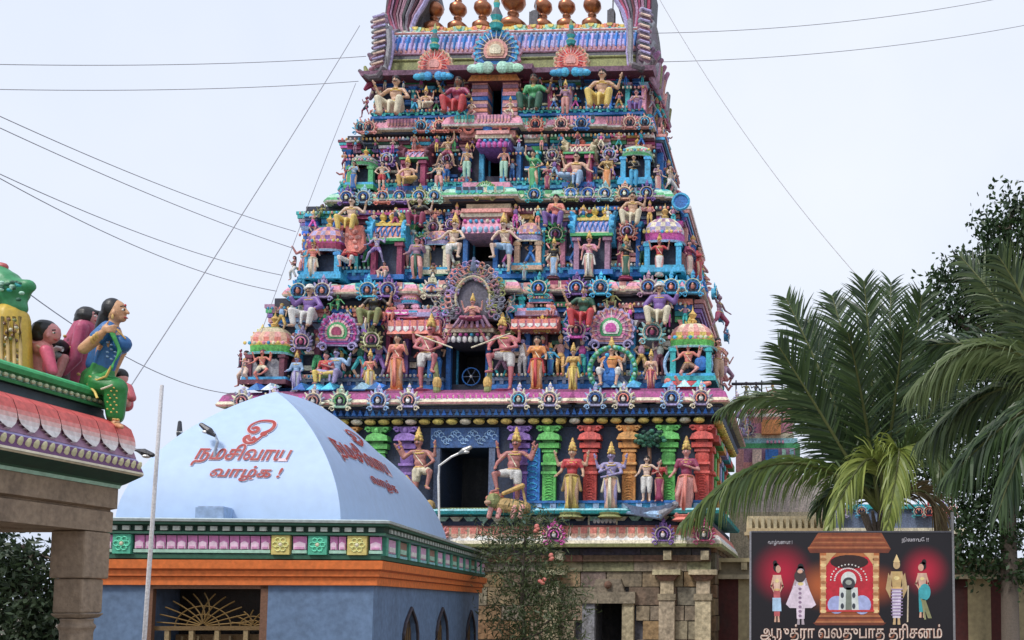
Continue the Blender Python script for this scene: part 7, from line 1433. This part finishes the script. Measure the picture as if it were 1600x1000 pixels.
# ================================================================ BUILDINGS AND WALLS ON THE RIGHT
o_ = W(1155, 945, 20); root = empty('cream_sunshade_building', (o_.x, 20, 0), 0, 'low cream building whose ribbed sunshade shows above the billboard', 'building')
q = lambda px, py: (W(px, py, 20).x-o_.x, W(px, py, 20).z)
s = MB(); x0, z0 = q(1166, 835); x1, z1 = q(1300, 805); CR = (.55, .43, .25)
s.box(x0+.1, x1-.1, .5, 3, 0, z0+.05, CR); s.build('wall', CLEANP, root); s = MB(); s.box(x0, x1, 0, 3.2, z0+.05, z0+.13, CR); s.box(x0-.04, x1+.04, -.05, .06, z0-.02, z0+.05, CR); s.box(x0, x1, .2, 3.2, z0+.13, z1, (.6, .5, .32)); s.build('sunshade', CLEANP, root)
s = MB(); x = x0+.05
while x < x1-.1: s.box(x, x+.07, .05, .2, z0+.133, z1-.05, (.55, .47, .3)); x += .13
s.build('sunshade_ribs', CLEANP, root)
o_ = W(1115, 945, 26); root = empty('compound_wall', (o_.x, 26, 0), 0, 'weathered temple compound wall painted in cream and maroon stripes behind the billboard', 'wall'); q = lambda px, py: (W(px, py, 26).x-o_.x, W(px, py, 26).z)
WS = mat('weathered_wall', attr=True, dirt=.85, scale=1.6, rough=.9, bump=.3, dirtcol=(.03, .028, .025)); s = MB(); x0 = q(1118, 900)[0]; x1 = q(1800, 900)[0]; zt_w = q(1200, 905)[1]; x = x0; k = 0
while x < x1: s.box(x, x+.62, 0, .5, 0, zt_w, (.36, .3, .17) if k % 2 else (.08, .02, .018)); x += .62; k += 1
s.build('striped_face', WS, root); s = MB(); s.box(x0, x1, -.2, .6, zt_w+.003, zt_w+.12, (.42, .36, .24)); s.box(x0, x1, -.05, .5, zt_w+.123, zt_w+.45, (.3, .26, .18)); s.box(x0, x1, -.3, .6, zt_w+.453, zt_w+.56, (.45, .38, .22))
x = x0
while x < x1: s.box(x, x+.16, -.28, -.05, zt_w+.25, zt_w+.45, (.48, .4, .24)); x += .7
s.build('coping', WS, root)
o_ = W(1190, 945, 33); root = empty('small_painted_tower', (o_.x, 33, 0), R(-2), 'small pink and turquoise painted temple tower with little figures on top, beyond the palm', 'temple tower'); q = lambda px, py: (W(px, py, 33).x-o_.x, W(px, py, 33).z)
s = MB(); bands = [(1140, 1290, 940, 800, 'sand'), (1135, 1300, 800, 742, (.6, .5, .45)), (1152, 1240, 742, 722, 'rose'), (1150, 1242, 722, 700, 'mauve'), (1146, 1250, 700, 692, 'green'), (1142, 1246, 692, 684, 'aqua'), (1150, 1240, 684, 676, 'cream'), (1154, 1238, 676, 660, 'pink'), (1158, 1236, 660, 650, 'rose'), (1156, 1240, 650, 644, 'cream'), (1160, 1234, 644, 636, 'rose')]
for i, (a, b_, yb, yt, cc) in enumerate(bands): s.box(q(a, yt)[0], q(b_, yt)[0], .02*i, 2.5-.02*i, max(0, q(a, yb)[1])+.003, q(a, yt)[1], cc)
s.build('tower_body', PAINT, root); s = MB()
s.box(q(1190, 680)[0], q(1220, 680)[0], -.15, .3, q(1190, 679)[1], q(1190, 657)[1], 'orange')
for a, b_, cc in ((1150, 1162, 'rose'), (1176, 1190, 'pale'), (1196, 1216, 'blue'), (1222, 1228, 'mint'), (1234, 1240, 'aqua')): s.box(q(a, 700)[0], q(b_, 700)[0], -.12, .1, q(a, 740)[1], q(b_, 703)[1], cc)
for k in range(12): a = 1160+k*6.5; s.ell(q(a, 650)[0], -.05, q(a, 650)[1], .06, .06, .07, 'white', 6, 4)
for k in range(5): a = 1198+k*6; s.box(q(a, 688)[0], q(a+3, 688)[0], -.1, .1, q(a, 693)[1], q(a, 689)[1], 'pink')
kudu(s, q(1168, 672)[0], q(1168, 672)[1], -.02, .28, ('mauve', 'lilac', 'rose', 'wine')); kudu(s, q(1172, 645)[0], q(1172, 645)[1], 0, .2, ('rose', 'lilac', 'rose', 'wine')); s.build('painted_ornament', PAINT, root)
for k, (px, lb, sk, lw) in enumerate(((1166, 'grey skinned little figure leaning by the black beam on the small painted tower', 'olive', 'grey'), (1181, 'little figure waving beside the left one on the small painted tower', 'mid', 'mid'), (1207, 'little coral figure second from the right on the small painted tower', 'coral', 'wine'), (1236, 'little coral figure at the right end of the small painted tower', 'coral', 'rose'))):
    p = W(px, 640 if k > 1 else 628, 33.5); H_ = W(px, 596, 33.5).z-p.z; statue('painted_statue', p, R(-10*k), H_, lb, ('stand' if k != 1 else 'run', ('up', 'give')), sk, 'skirt' if k > 1 else 'short', lw, head='crown' if k > 1 else 'mane', group='statues on the small painted tower')
a, b_ = W(1143, 600, 31), W(1224, 599, 31); s = MB(); s.tube([Vector((0, 0, 0)), b_-a], .05, (.05, .05, .06), 6); 
for px in (1150, 1190, 1222): u = W(px, 600, 31)-a; s.tube([u+Vector((0, 0, .12)), u, u+Vector((0, .3, -1.2))], .025, (.06, .06, .07), 5)
s.tube([W(1180, 600, 31)-a, W(1215, 640, 31)-a], .02, (.06, .06, .07), 5); o = s.build('black_light_rail', METAL); o.location = a; tag(o, 'thin black rail beside the tower in front of the small painted tower', 'rail')
o_ = W(1440, 945, 31); root = empty('background_shrine', (o_.x, 31, 0), 0, 'dark half hidden shrine roof with teal and pink ornaments between the palms', 'shrine'); q = lambda px, py: (W(px, py, 31).x-o_.x, W(px, py, 31).z)
s = MB(); s.box(q(1270, 0)[0], q(1490, 0)[0], 0, 3, 0, q(1400, 835)[1], (.3, .22, .15)); s.box(q(1262, 0)[0], q(1498, 0)[0], -.3, 3.2, q(1400, 835)[1]+.003, q(1400, 826)[1], 'cream'); s.box(q(1290, 0)[0], q(1480, 0)[0], .1, 2.6, q(1400, 826)[1]+.003, q(1400, 795)[1], 'mid'); s.box(q(1300, 0)[0], q(1470, 0)[0], 0, 2.4, q(1400, 795)[1]+.003, q(1400, 788)[1], 'teal')
for px, cc in ((1425, 'teal'), (1440, 'red'), (1462, 'purple'), (1475, 'rose'), (1310, 'lilac'), (1340, 'sky')): kudu(s, q(px, 0)[0], q(0, 800)[1], -.1, .22, (cc, jit(cc, .3), 'coral', 'navy'))
s.build('shrine_body', PAINT, root)
dup_ = 0
